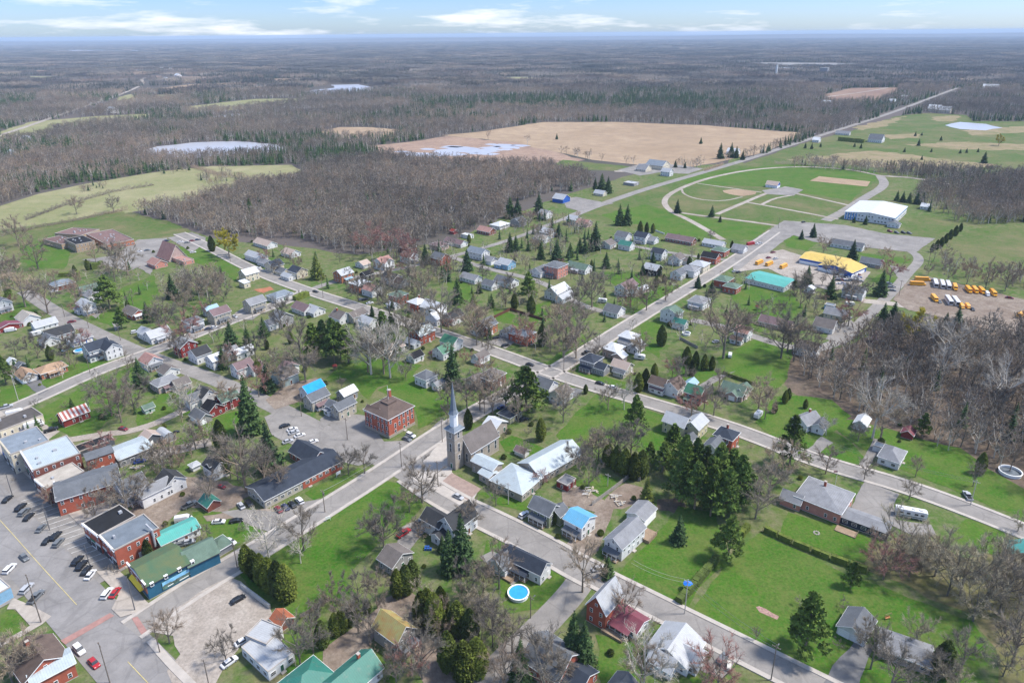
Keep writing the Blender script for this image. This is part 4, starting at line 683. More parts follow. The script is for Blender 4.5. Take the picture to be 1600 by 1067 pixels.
b_('tall white house with bright blue metal roof', 'o', ((405, 165), (488, 98), (300, 112)), 5.6, 'gv', 'blue', 'white', rise=1.8, key='blue-roofed white house', porch='slate')
b_('long white house with grey metal roof and curved front porch', 'o', ((640, 285), (762, 155), (547, 222)), 5.4, 'gu', 'grey', 'white', rise=2.4, porch='slate', key='grey-roofed long white house'); b_('grey-roofed barn with open side behind the long white house', 'o', ((770, 122), (838, 52), (668, 75)), 3.8, 'gu', 'grey', 'white', rise=1.4, win='g', door=False, name='barn', cat='barn', key='grey-roofed barn')
b_('tall red brick house with steep silver metal roof and white-walled maroon-roofed wing', 'o', ((545, 665), (652, 550), (432, 607)), 6.6, 'gu', 'ltgrey', 'brick', (((722, 775), (800, 697), (560, 678)), 3, 'gv', 'maroon', 'white', dict(win='w', rise=1.5, porch='maroon')), rise=4.6, key='steep silver-roofed brick house')
b_('white bungalow with stepped white metal roofs beside the tall brick house', 'o', (955, 825, 11, 12), 3.2, 'gu', 'ltgrey', 'white', ((885, 915, 6, 7), 3, 'gv', 'ltgrey', 'white'), ((1045, 890, 7, 6), 3, 'gv', 'ltgrey', 'white'), rise=3, key='white metal-roofed bungalow')
b_('brick house with dark grey hip roof cut by the bottom edge', 'o', (235, 885, 12, 12), 4.4, 'gv', 'slate', 'brick', ((380, 1010, 9, 7), 3, 'gv', 'navy', 'brick'), key='dark-roofed brick house at the bottom'); b_('small slate-roofed shed poking in at the bottom edge', 'o', (645, 1062, 5, 6), 2.6, 'gu', 'slate', 'grey', win=None, **S, key='slate-roofed shed')
b_('broad pink brick bungalow with pale grey hip roof joined to a dark-clad wing', 'X', ((830, 345), (1020, 100), (250, 130)), 4.6, 'h', 'grey', 'pinkbrick', ((235, 110, 6, 7), 3.2, 'gv', 'grey', 'pinkbrick'), (((1420, 590), (1478, 455), (832, 378)), 3, 'gv', 'grey', 'navy', dict(win='w', rise=1.0)), rise=2.2, chim=True, key='pink brick bungalow')
b_('detached white garage with dark grey gable roof at the top of the asphalt drive', 'p', ((675, 815), (742, 705), (516, 735)), 2.9, 'gu', 'slate', 'white', **{**GA, 'rise': 2.2}, key='dark-roofed detached garage')
b_('long brick ranch house with low grey roof and two skylights', 'p', ((1060, 975), (1084, 858), (757, 880)), 3, 'gv', 'grey', 'pinkw', rise=1.4, win='w', key='skylit long ranch house')
b_('white house with bright turquoise roof at the right photo edge', 'p', (1600, 295, 8, 8), 4.6, 'gu', 'turq', 'white', key='turquoise-roofed white house')
b_('neat white cottage with dark grey hip roof and shuttered windows', 'l', ((560, 660), (622, 562), (385, 602)), 3.4, 'h', 'grey', 'white', ((395, 510, 4, 4), 2.4, 'f', 'bluegrey', 'white', dict(win=None)), rise=2.6, win='w', key='neat white cottage')
b_('white chicken-coop-like shed with white roof and three windows', 'l', (255, 293, 8, 5), 3.2, 'gu', 'white', 'white', **S, key='white three-window shed'); b_('small red-brown shed at the edge of the right wood', 'l', (640, 385, 5, 4.5), 2.5, 'gu', 'maroon', 'red', win=None, **S, key='small red-brown shed')
b_('white cottage with grey gable roof and flat side wing behind the tall pine', 'k', ((752, 345), (832, 275), (662, 268)), 3.8, 'gu', 'grey', 'white', ((862, 322, 7, 5), 3.4, 'gu', 'slate', 'white'), rise=2.6, chim=True, key='white cottage behind the tall pine')
b_('square brick house with navy hip roof and a white slate-roofed annex', 'k', (85, 400, 8, 8), 5.8, 'h', 'navy', 'brick', ('j', (1475, 490, 8, 7), 4, 'gu', 'slate', 'white'), chim=True, key='navy-hipped brick house')
b_('large cream house with pale grey cross-gabled roof', 'j', (1165, 285, 8, 10), 5.6, 'gv', 'ltgrey', 'yellowc', ((1320, 305, 10, 7), 5.6, 'gu', 'ltgrey', 'yellowc'), ((1272, 432, 4, 4), 3.2, 'gu', 'slate', 'white'), key='large cream house')
b_('pink-walled garage house with green cross-gabled roof', 'e', (150, 935, 9, 11), 3.2, 'gv', 'greygreen', 'pinkw', ((150, 965, 7, 5), 3, 'gu', 'greygreen', 'pinkw', dict(win='g')), ((215, 940, 9, 6), 3.2, 'gu', 'greygreen', 'pinkw'), key='green-roofed pink house')
b_('brick two-storey house with green roof facing the vacant lawn', 'd', (1320, 945, 8, 8), 5.4, 'gv', 'green', 'dbrick', porch='greygreen', key='green-roofed two-storey brick house')
b_('white house with two brown gable roofs and small cedars at its front', 'd', (1015, 875, 7, 8), 4.8, 'gv', 'brown', 'white', ((1140, 893, 9, 8), 4.8, 'gu', 'brown', 'white'), ((1000, 935, 3, 7), 2.7, 'gv', 'mauve', 'white', dict(win='w')), key='brown-roofed white house')
b_('narrow brick garage with pale blue roof beside the brown-roofed white house', 'd', (1270, 893, 8, 5), 3, 'gu', 'ltblue', 'brick', **GA, key='pale blue-roofed garage')
b_('dark grey two-storey house with black hip roof on the crossroads corner', 'd', (450, 682, 9, 8), 5.8, 'h', 'navy', 'grey', ((535, 748, 6, 6), 3.8, 'gv', 'navy', 'grey'), porch='navy', key='dark grey corner house')
b_('beige cottage with mottled pink roof beside the dark grey house', 'd', (705, 735, 7, 9), 3.4, 'gv', 'rustw', 'beige', ((685, 795, 3, 6), 2.8, 'gv', 'slate', 'beige'), key='mottled-roofed beige cottage')
b_('square beige house with white hip roof above the dark grey house', 'd', (637, 590, 9, 8), 4.6, 'h', 'white', 'pinkw', ((685, 655, 5, 6), 3.4, 'gu', 'white', 'pinkw'), key='white-hipped beige house')
b_('tall white house with white hip roof and lower rear additions', 'd', (765, 490, 8, 8), 6.2, 'h', 'white', 'white', ((820, 570, 8, 6), 3.6, 'gu', 'ltgrey', 'white'), ((735, 545, 4, 7), 4, 'gv', 'grey', 'white'), porch='ltgrey', key='tall white-hipped house')
b_('tall white three-storey house with green gable roof and teal-roofed lean-to', 'd', (1120, 285, 7, 10), 6.6, 'gu', 'greygreen', 'white', ((1192, 378, 5, 7), 4, 'gv', 'teal', 'white'), key='tall green-roofed white house')
b_('grey hip-roofed house with white porch behind bare trees along the upper road', 'd', (1350, 195, 11, 9), 4.4, 'h', 'grey', 'white', porch='ltgrey', key='grey-hipped house')
b_('red brick house with two green hip roofs beside the turquoise-roofed garage', 'e', (60, 22, 10, 8), 4.6, 'h', 'greygreen', 'brick', ((130, 78, 8, 8), 4, 'h', 'greygreen', 'brick'), key='green-hipped brick house')
b_('white house with grey roof and two pointed front gables', 'd', (740, 72, 13, 8), 5.2, 'gu', 'mauve', 'white', ((705, 95, 4, 5), 5, 'gv', 'mauve', 'white'), ((800, 100, 4, 5), 5, 'gv', 'mauve', 'white'), key='twin-gabled white house'); b_('small white-roofed shed beside the twin-gabled house', 'd', (880, 100, 7, 4), 2.6, 'gu', 'white', 'pinkw', **S, key='small white-roofed shed')
b_('large white building with white metal roof and low side wing', 'd', (165, 105, 13, 9), 5, 'gu', 'white', 'white', ((225, 160, 12, 5), 3.6, 'gu', 'ltgrey', 'white'), name='hall_building', cat='building', key='large white metal-roofed building')
b_('small white bungalow with dark slate roof by the crossroads brush', 'd', (640, 272, 9, 9), 3.2, 'gv', 'slate', 'white', key='slate-roofed small bungalow')
b_('white house with slate roof and grey rear wing beside the round pine', 'd', (70, 885, 8, 9), 4.8, 'gv', 'slate', 'white', ((195, 960, 9, 8), 3.8, 'gu', 'greybrown', 'white'), key='slate-roofed white house by the pine')
b_('white house with pink gable roof and brown porch roof', 'e', (225, 445, 8, 7), 5, 'gv', 'pink', 'white', ((170, 522, 4, 6), 2.7, 'gv', 'brown', 'white', dict(win='w')), key='pink-roofed white house')
b_('long low pink house mostly hidden by a bare tree', 'e', (500, 378, 8, 17), 2.8, 'gv', 'mauve', 'pinkw', key='long low pink house')
b_('large white garage with pinkish brown roof in the river-side yard', 'e', (910, 392, 10, 10), 3.2, 'gv', 'greybrown', 'white', name='garage', cat='garage', win='s', key='large brown-roofed garage'); b_('cream bungalow with grey roof just behind the large brown-roofed garage', 'e', (1000, 300, 8, 11), 3.2, 'gv', 'grey', 'cream', key='grey-roofed cream bungalow')
b_('little blue-grey shed behind the cream bungalow', 'e', (945, 246, 4.5, 5), 2.6, 'f', 'bluegrey', 'ltblue', win=None, **S, key='little blue-grey shed')
b_('white house with slate roof just below the crowded car yard', 'e', (1150, 112, 9, 11), 4.4, 'gv', 'slate', 'white', porch='ltgrey', key='slate-roofed house below the car yard'); b_('tiny white shed beside the spruce at the car yard', 'e', (778, 100, 4, 5), 2.8, 'gu', 'white', 'white', **S, key='tiny shed at the car yard')
b_('white house with dark roof where the road turns into the right wood', 'e', (760, 578, 8, 11), 4.6, 'gv', 'greybrown', 'white', rise=3.2, key='white house at the wood')
b_('pink brick house almost hidden in the right wood', 'e', (1385, 505, 8, 8), 3, 'gv', 'pink', 'pinkbrick', key='hidden pink brick house')
b_('red brick house with teal-grey hip roof and white porch', 'c', (330, 148, 8, 8), 5.8, 'h', 'greygreen', 'brick', ((290, 235, 4, 7), 2.8, 'gv', 'white', 'white'), key='teal-hipped brick house'); b_('red brick house with white hip roof between the teal-hipped and white houses', 'c', (492, 208, 8, 8), 6, 'h', 'white', 'brick', chim=True, key='white-hipped brick house')
b_('large white house with broad white metal roofs on two levels', 'c', (625, 240, 10, 11), 5, 'gv', 'white', 'white', ((650, 320, 9, 9), 4.4, 'gu', 'white', 'white'), key='broad white-roofed house'); b_('narrow white house with black roof beside the broad white-roofed house', 'c', (790, 318, 9, 7), 4.8, 'gu', 'charcoal', 'white', porch='charcoal', key='narrow black-roofed house')
b_('orange brick house with slate roof and white side porch', 'c', (1060, 385, 9, 9), 5.6, 'gu', 'slate', 'orange', ((985, 445, 4, 6), 2.8, 'gv', 'green', 'white', dict(win='w')), key='orange brick house'); b_('small white house with slate roof between the orange and red brick houses', 'c', (1245, 450, 7, 6), 2.9, 'gu', 'slate', 'white', key='small slate-roofed white house')
b_('tall dark red brick house with blue-grey roof and big chimney', 'c', (1390, 470, 8, 8), 5.8, 'h', 'bluegrey', 'brick', ((1320, 470, 5, 7), 4.6, 'gv', 'bluegrey', 'brick'), chim=True, key='tall dark red brick house')
b_('long red brick house with pale green-white roof beside the street', 'c', (530, 452, 11, 8), 5.8, 'gu', 'icewhite', 'brick', ((452, 545, 5, 7), 2.8, 'gv', 'white', 'white', dict(win='w')), key='pale-roofed long brick house')
b_('low garage with white roof behind the long brick house', 'c', (290, 583, 10, 7), 2.8, 'gu', 'rustw', 'weathered', **GA, key='low white-roofed garage'); b_('white shed with curved black roof on the lawn', 'c', (470, 655, 7, 6), 3, 'gu', 'black', 'white', **S, key='black-roofed white shed')
b_('white house with bright green metal roofs at right angles', 'c', (775, 530, 8, 9), 4.4, 'gv', 'green', 'white', ((705, 605, 8, 8), 4, 'gu', 'green', 'white'), key='bright green-roofed house')
b_('white garage with grey-brown roof facing the street beside the tall dark spruce', 'c', (1015, 655, 8, 6), 3.6, 'gu', 'greybrown', 'white', **GA, key='grey-brown-roofed garage')
b_('square white house with black hip roof behind the town hall lawn', 'c', (563, 822, 8, 8), 4.6, 'h', 'slate', 'white', ((675, 885, 7, 4), 3.2, 'gu', 'grey', 'white'), key='black-hipped white house')
b_('old brick house with brown roof hidden behind bare trees', 'c', (1110, 815, 11, 9), 5.4, 'h', 'greybrown', 'dbrick', ((975, 850, 6, 7), 4.4, 'gu', 'greybrown', 'beige'), key='old brick house behind bare trees')
b_('pale yellow bungalow with dark hip roof and three roof masts', 'i', (1265, 222, 9, 7), 3, 'h', 'navy', 'yellowc', key='yellow dark-hipped bungalow')
b_('cream stone annex with white metal roof behind the church', 'i', (1140, 310, 8, 7), 4.4, 'gv', 'white', 'stone', key='white-roofed annex', name='annex_building', cat='building', rise=2.0); b_('small white shed with mauve striped roof behind the church hall', 'i', (1362, 540, 3.6, 5), 2.3, 'gv', 'mauve', 'white', win=None, **S, key='mauve-striped shed')
b_('small flat-roofed shed with red door wall behind the church hall', 'j', (240, 800, 6, 5), 2.7, 'f', 'grey', 'red', **S, key='red-walled flat shed')
CHH = b_('church hall with wide pale blue metal roofs, stone walls and entrance portico', 'i', ((1362, 918), (1535, 775), (1100, 800)), 3.6, 'h', 'icewhite', 'stone', ('j', ((22, 770), (345, 555), (-130, 640)), 3.8, 'gu', 'icewhite', 'stone', dict(rise=3.2, win='w')), ((1070, 640, 6, 11), 5, 'gv', 'icewhite', 'stone', dict(win='a', rise=1.2)), (((1085, 780), (1168, 738), (995, 740)), 3.6, 'gv', 'icewhite', 'stone', dict(win='w', rise=.8)), rise=3.2, win='w', name='church_hall', cat='church hall', key='church hall')
# upper village
b_('white two-storey house with blue-grey roof at the bend of the back street', 's', (735, 752, 8, 13), 5.2, 'gv', 'bluegrey', 'white', ((830, 818, 7, 7), 2.9, 'gv', 'grey', 'ltgrey', dict(win='g')), key='blue-grey-roofed bend house')
b_('light blue house with pale grey roof', 's', (955, 840, 8, 9), 3.8, 'gv', 'ltgrey', 'ltblue', ((900, 855, 4, 5), 3, 'gv', 'ltgrey', 'ltblue'), key='light blue house'); b_('white bungalow with grey roof on the lawn corner by the back street', 's', (680, 955, 7, 12), 3, 'gv', 'grey', 'white', key='grey lawn-corner bungalow')
b_('white bungalow with two slate roofs between the dark spruces', 's', (830, 1005, 7, 8), 3.2, 'gv', 'slate', 'white', ((955, 980, 8, 13), 3.2, 'gv', 'slate', 'white'), key='twin slate-roofed bungalow')
b_('three-storey pink brick house with dark mansard roof', 's', (1345, 862, 11, 10), 7.6, 'h', 'slate', 'pinkbrick', porch='slate', rise=1.6, key='three-storey mansard house'); b_('white house with slate roof behind the mansard house', 's', (1215, 898, 9, 8), 3.8, 'gu', 'slate', 'white', key='slate-roofed house behind the mansard')
b_('white house with pale green roof beside the mansard house', 's', (1525, 872, 8, 14), 3.4, 'gv', 'turq' if 0 else 'greygreen', 'white', porch='ltgrey', key='pale green-roofed house'); b_('white house with white roof and porch by the upper pines', 's', (1280, 600, 9, 8), 4.6, 'gv', 'ltgrey', 'white', ((1235, 650, 7, 10), 2.8, 'gv', 'beige', 'white'), key='white-roofed house by the upper pines')
b_('white house with grey roof half hidden by bare trees near the barn', 's', (1260, 455, 9, 8), 4.6, 'gv', 'grey', 'white', key='half-hidden grey-roofed house'); b_('white square house with pale hip roof at the wood edge', 's', (905, 543, 12, 10), 2.9, 'h', 'white', 'white', key='pale-hipped wood-edge house')
b_('low brick bungalow with red-brown roof at the wood edge', 's', (800, 588, 8, 12), 2.9, 'gv', 'pink', 'dbrick', key='red-brown wood-edge bungalow'); b_('white camper trailer with flat roof on the wood-edge lane', 's', (650, 632, 5, 8), 2.7, 'f', 'white', 'white', name='camper', cat='camper', win='s', key='wood-edge camper')
b_('long low white house with pinkish roof along the wood', 's', (560, 680, 7, 16), 2.7, 'gv', 'mauve', 'white', key='long pinkish-roofed house'); b_('pale pink house with mauve hip roof near the digger', 's', (430, 700, 9, 10), 3.4, 'h', 'mauve', 'pinkw', key='mauve-hipped pink house')
b_('dark brown-roofed house behind white gabled house under the wood', 's', (180, 718, 9, 9), 4, 'h', 'brown', 'dbrick', key='dark brown hip house'); b_('white gabled house with dark mauve roof under the wood', 's', (195, 785, 8, 9), 4.6, 'gv', 'brown', 'white', porch='white', key='dark mauve-roofed gabled house')
b_('brick house with slate roof beside the yellow digger', 's', (440, 795, 9, 9), 4.8, 'gv', 'slate', 'brick', key='slate-roofed brick house by the digger')
b_('blue-walled barn with white roof at the highway lot', 's', (1385, 335, 11, 11), 4, 'gv', 'ltgrey', 'royal', name='barn', cat='barn', win=None, key='blue-walled barn'); b_('mint green house beside the highway corner', 's', (1480, 498, 8, 8), 4.8, 'gv', 'ltgrey', 'mint', key='mint green house')
b_('low pinkish-roofed house beside the mint green house', 's', (1555, 528, 8, 12), 2.8, 'gv', 'pink', 'pinkw', key='low pinkish house'); b_('grey steep-roofed house under bare trees at the wood edge', 's', (1050, 515, 9, 9), 4, 'gu', 'slate', 'weathered', key='grey wood-edge house')
b_('tiny red shed standing at the wood edge', 's', (545, 598, 4.5, 4), 2.6, 'gv', 'red', 'red', win=None, **S, key='tiny red shed'); b_('white house with pale pink roof near the middle street', 's', (8, 830, 8, 8), 5.2, 'gv', 'pink', 'white', porch='white', key='pale pink-roofed house')
b_('white-gabled house with black roof on the middle street', 's', (62, 950, 8, 11), 4.2, 'gv', 'charcoal', 'white', ((115, 985, 8, 10), 3, 'gv', 'brown', 'weathered'), key='black-roofed middle street house')
b_('long low white house with pinkish roof behind the willow lawn', 'r', (570, 688, 8, 17), 2.8, 'gv', 'rustw', 'white', key='long low house behind the willow'); b_('low white house with pinkish roof between two lawns by the wood', 'r', (770, 760, 8, 11), 2.8, 'gv', 'pinkw' if 0 else 'rustw', 'white', key='low house between lawns')
b_('long grey-roofed white house next to the yellow willow', 'r', (500, 785, 7, 16), 4, 'gv', 'ltgrey', 'white', ((570, 835, 6, 10), 2.8, 'gv', 'grey', 'white'), key='long grey-roofed house by the willow'); b_('cream house with steep navy gables near the yellow willow', 'r', (640, 852, 8, 9), 4.6, 'gu', 'navy', 'cream', ((710, 905, 6, 8), 3, 'gv', 'slate', 'cream'), key='steep navy-gabled cream house')
b_('cream house with navy roof beside the steep-gabled cream house', 'r', (825, 900, 8, 9), 4.4, 'gv', 'navy', 'cream', ((750, 945, 5, 8), 2.7, 'gv', 'ltgrey', 'white'), key='navy-roofed cream house'); b_('plain white cube-like house with white roof on the school road', 'r', (440, 915, 9, 8), 5.2, 'gu', 'white', 'cream', ((408, 1000, 4, 6), 3.4, 'su', 'white', 'cream'), key='plain white school-road house')
b_('brick house with silver roof and light blue porch roof', 'r', (1180, 918, 9, 8), 5.6, 'gu', 'ltgrey', 'orange', porch='ltblue', key='silver-roofed brick house'); b_('brick house with white hip roof on the middle crossroads', 'r', (1312, 998, 9, 9), 5.2, 'h', 'white', 'orange', ((1405, 1040, 8, 9), 4.4, 'gv', 'pink', 'white'), key='white-hipped corner brick house')
b_('white house with rusty pink roof below the wood', 'r', (1490, 825, 9, 8), 5.4, 'gu', 'pink', 'white', porch='white', key='rusty pink-roofed house'); b_('small low white house left of the rusty pink-roofed house', 'r', (1335, 848, 6, 8), 2.8, 'gu', 'rustw', 'white', key='small low white house'); b_('small black shed between the brick and white houses', 'r', (1362, 930, 6, 6), 3, 'gu', 'black', 'black', **S, key='small black shed')
b_('bungalow with grey roof on the highway beside the dense spruces', 't', (190, 300, 8, 12), 2.8, 'gv', 'ltgrey', 'cream', key='highway bungalow'); b_('flat-roofed low grey house among the highway spruces', 't', (432, 226, 12, 14), 2.8, 'f', 'ltgrey', 'grey', key='flat-roofed highway house')
b_('large modern church-like hall with sweeping blue-grey roof by the tan field', 't', (640, 72, 20, 24), 5.5, 'gv', 'bluegrey', 'cream', ((530, 105, 16, 14), 3, 'gv', 'grey', 'cream'), name='hall_building', cat='hall', rise=5, key='blue-grey-roofed hall'); b_('white gabled house in front of the large blue-grey hall', 't', (712, 130, 10, 12), 5.5, 'gv', 'ltgrey', 'white', key='white house before the hall')
b_('white house with slate roof left of the navy-gabled house at the park meadow', 't', (370, 628, 9, 9), 4.6, 'gv', 'slate', 'white', key='slate-roofed meadow house'); b_('white house with navy steep roof at the park meadow', 't', (520, 632, 9, 9), 5.2, 'gv', 'navy', 'white', ((590, 660, 7, 8), 3, 'gv', 'grey', 'white'), porch='grey', key='navy-gabled meadow house')
b_('long grey-roofed ranch house with brick front at the park meadow', 't', (820, 656, 8, 20), 2.9, 'gv', 'mauve', 'dbrick', win='w', key='long meadow ranch house'); b_('white house with small teal green roof', 't', (395, 698, 7, 9), 4, 'gv', 'teal', 'white', key='small teal-roofed house')
b_('white house with brown-grey roof beside the small teal-roofed house', 't', (248, 690, 8, 9), 3.2, 'gu', 'greybrown', 'white', key='brown-grey-roofed house'); b_('white gabled house with navy roof above the black barn', 't', (650, 758, 8, 8), 5, 'gv', 'navy', 'white', key='navy-roofed house above the barn')
b_('white house with brown-grey roof between the black barn and ranch house', 't', (790, 800, 8, 8), 4.8, 'gu', 'greybrown', 'white', ((850, 820, 6, 8), 3, 'gv', 'greybrown', 'white'), key='brown-grey-roofed house by the barn'); b_('black barn with pale metal roof on the green lawn', 't', (600, 880, 8, 9), 4.4, 'gv', 'ltgrey', 'black', name='barn', cat='barn', key='black barn')
b_('white house with pale grey hip roof along the upper road', 't', (970, 852, 10, 9), 4.8, 'h', 'ltgrey', 'cream', key='pale grey-hipped house'); b_('white porched house with mauve-grey hip roof and slate side wing', 't', (895, 888, 9, 9), 4.8, 'h', 'grey', 'white', ((800, 920, 7, 7), 4, 'gu', 'slate', 'white'), key='mauve-hipped porched house')
b_('brick house with black roof beside the upper road', 't', (1055, 790, 8, 10), 4.4, 'gv', 'black', 'brick', key='black-roofed upper brick house'); b_('dark brick house with green-black hip roof beside the upper spruce', 't', (1130, 742, 9, 9), 4, 'h', 'greygreen', 'brick', key='dark-hipped upper brick house')
b_('small white house with grey roof by the upper parking lot', 't', (1280, 728, 8, 8), 2.9, 'gv', 'grey', 'white', key='small upper lot house'); b_('long white low shed row behind the dark brick house', 't', (1080, 690, 7, 14), 2.8, 'gv', 'ltgrey', 'white', **S, key='long white sheds')
b_('open picnic pavilion with white and rusty roof inside the racetrack', 't', (1540, 232, 10, 13), 3.2, 'gv', 'rustw', 'royal', name='pavilion', cat='pavilion', win='g', door=False, key='picnic pavilion')
b_('huge white arena building with low white metal roof and blue trim', 'u', ((792, 405), (918, 337), (470, 372)), 7, 'gu', 'white', 'white', ((790, 432, 6, 8), 3, 'gu', 'slate', 'white'), rise=2.2, win='w', name='arena_building', cat='arena', key='white arena')
b_('bus workshop with yellow metal roof and bright blue walls', 'u', ((452, 702), (497, 655), (207, 648)), 4.2, 'gv', 'yellow', 'royal', (((525, 747), (588, 700), (330, 690)), 4, 'gu', 'yellow', 'royal', dict(win='g', rise=2.6)), rise=1.8, win='g', name='workshop', cat='workshop', key='yellow-roofed workshop')
b_('long pale garage with turquoise metal roof', 'Z', ((1225, 449), (1240, 436), (1168, 433)), 3.8, 'gv', 'turq', 'white', rise=1.4, win='s', name='garage', cat='garage', key='turquoise-roofed garage')
b_('long low white bungalow with slate roof beside the arena car park', 'u', (500, 560, 8, 20), 2.8, 'gv', 'slate', 'white', key='long car park bungalow'); b_('low grey house with slate roof beside the bend to the arena', 'u', (650, 668, 8, 12), 2.8, 'gv', 'slate', 'weathered', key='low grey bend house'); b_('white equipment shed behind the arena', 'u', (990, 322, 8, 7), 2.8, 'gv', 'white', 'white', **S, key='white shed behind the arena')
b_('big white farm hall with slate roof on the golf course', 'y', (680, 858, 20, 20), 5, 'gv', 'slate', 'white', name='clubhouse', cat='clubhouse', key='golf clubhouse'); b_('white barn with pale green roof beside the highway on the golf course', 'y', (305, 868, 12, 10), 4, 'gv', 'white', 'white', name='barn', cat='barn', key='golf course barn')
b_('long grey shed behind the hedge on the golf course', 'y', (470, 828, 10, 22), 3, 'gv', 'grey', 'white', **S, key='golf course shed'); b_('white farmhouse alone beside the brown ploughed field', 'y', (370, 640, 18, 22), 5, 'gv', 'white', 'white', key='ploughed field farmhouse'); b_('large pale house above the golf fairways', 'y', (1045, 672, 22, 24), 6, 'gv', 'white', 'cream', key='fairway house')
b_('second pale house beside the large pale house above the fairways', 'y', (1105, 680, 20, 24), 6, 'gv', 'ltgrey', 'cream', key='second fairway house'); b_('white house by the highway below the ploughed field', 'y', (775, 628, 14, 16), 5, 'gv', 'white', 'white', key='highway house at the ploughed field'); b_('white house among spruces above the highway', 'y', (855, 605, 14, 14), 5, 'gv', 'white', 'white', key='house among highway spruces'); b_('long white building far off on the right woods', 'y', (1395, 543, 30, 40), 5, 'gv', 'white', 'white', name='store_building', cat='building', key='far white building')
b_('white farmhouse beyond the tan field by the highway', 'x', (1385, 940, 12, 16), 4, 'gv', 'white', 'white', key='tan field farmhouse'); b_('white farm shed beside the gravel highway at far left', 'v', (170, 862, 16, 26), 4, 'gv', 'ltgrey', 'white', name='barn', cat='barn', key='far left barn'); b_('pale farm building by the tan yard at the left edge', 'v', (80, 952, 14, 22), 4, 'gv', 'white', 'cream', name='barn', cat='barn', key='left edge barn')
b_('far white farmhouse among trees beside the gravel highway bend', 'v', (700, 682, 20, 24), 6, 'gv', 'white', 'white', key='bend farmhouse'); b_('grey silo-like works building in the far pale yard', 'y', (355, 425, 26, 30), 26, 'f', 'ltgrey', 'grey', win=None, door=False, name='factory_building', cat='factory', key='grey works tower'); b_('low white factory in the far pale yard', 'y', (130, 425, 60, 120), 12, 'f', 'white', 'white', win=None, door=False, name='factory_building', cat='factory', key='low white factory')
b_('thin pale chimney tower at the far pale yard', 'y', (58, 405, 6, 6), 45, 'f', 'white', 'white', win=None, door=False, name='chimney_tower', cat='tower', key='far chimney tower')
for i, (x_, y_) in enumerate([(1010, 428), (1040, 415), (1065, 432), (1110, 468), (1035, 492)]): b_('far-off white house in the hamlet on the left hills', 'v', (x_, y_, 22, 26), 6, 'gv', 'white', 'white', win=None, door=False)[0]['group'] = 'houses of the far hamlet'
# school and A-frame church
b_('sprawling flat-roofed tan school with maroon roofs and white roof rims', 'q', ((835, 716), (1058, 680), (640, 638)), 4.4, 'f', 'schoolbrown', 'orange', (((590, 715), (742, 686), (495, 672)), 6.6, 'f', 'black', 'tan'), (((480, 712), (600, 680), (355, 668)), 4.2, 'f', 'schoolbrown', 'tan'), (((640, 640), (810, 596), (395, 636)), 4.1, 'f', 'schoolbrown', 'tan'), win='w', parapet=.5, name='school_building', cat='school', key='flat-roofed school')
AF = b_('A-frame church with steep salmon roof and low brick wings', 'q', (1335, 765, 12, 17), 1.2, 'gv', 'pink', 'pinkw', ((1225, 840, 8, 11), 2.8, 'gv', 'pink', 'pinkbrick'), ((1430, 822, 7, 15), 2.6, 'f', 'pink', 'pinkbrick'), rise=11, win='s', name='church', cat='church', key='A-frame church')
# town hall, main church: built in full
TH = b_('square red brick town hall with brown hip roof and tall white windows', 'i', ((247, 300), (466, 186), (42, 212)), 9.3, 'h', 'brown', 'brick', (((150, 250), (205, 220), (50, 218)), 9.1, 'gv', 'brown', 'brick', dict(rise=1.8, win='t')), rise=4.0, win='t', name='town_hall', cat='town hall', key='red brick town hall')
x, y, a, Lu, Lv, h, rise = TH[1][2]
tb = MB(); tb.box(0, 0, h+rise-1.3, 5.0, 5.0, .9); tb.build('cupola_base', [rmat('brown')], TH[1][1]); tb = MB(); tb.box(Lu*.34, Lv*.34, h+.3, 1.3, 1.3, 4.6); tb.box(Lu*.34, Lv*.34, h+4.9, 1.5, 1.5, .3, 1); tb.build('chimney', [wmat('brick'), CONC], TH[1][1])
tb = MB(); tb.box(0, 0, 0, Lu+.35, Lv+.35, 1.3); tb.build('stone_base', [wmat('stone')], TH[1][0]); tb = MB(); tb.tube([(0, 0, h+rise), (0, 0, h+rise+7)], .07, 5); tb.build('flagpole', [TRIM], TH[1][1])
CHU = b_('stone church with steep dark roof and tall slate spire', 'i', ((938, 572), (1170, 428), (800, 505)), 7.2, 'gu', 'greybrown', 'stone', rise=5.6, win='T', door=False, name='church', cat='church', key='stone church')
croot = CHU[0]; p = P(*K('i', 820, 712)); a = croot.rotation_euler[2]; d_ = p-croot.location; tx = d_.x*math.cos(-a)-d_.y*math.sin(-a); ty = d_.x*math.sin(-a)+d_.y*math.cos(-a)
ty += 2.2; tx += 1.6
s_ = 4.6; th = height_to(706, 731, 672.5); tip = height_to(706, 731, 600)
tw = MB(); tw.box(0, 0, -.3, s_, s_, th+.3, 0); 
for zb in (th*.45, th*.78): tw.box(0, 0, zb, s_+.2, s_+.2, .3, 1)
T_ = tw.build('tower', [wmat('stone'), CONC], croot, loc=(tx, ty, 0))
q = MB(); q.box(0, 0, th, s_+1.4, s_+1.4, .3, 0); q.box(0, 0, th+.3, s_+1.4, s_+1.4, 1.3, 1, tx=.62, ty=.62); q.build('tower_cap', [TRIM, rmat('bluegrey')], T_)
q = MB(); z1 = th+1.2; hh = (tip-th)*.27; q.tube([(0, 0, z1), (0, 0, z1+hh)], [1.75, 1.6], 8); q.tube([(0, 0, z1+hh), (0, 0, z1+hh+.35)], [2.0, 2.0], 8); q.build('lantern', [TRIM], T_)
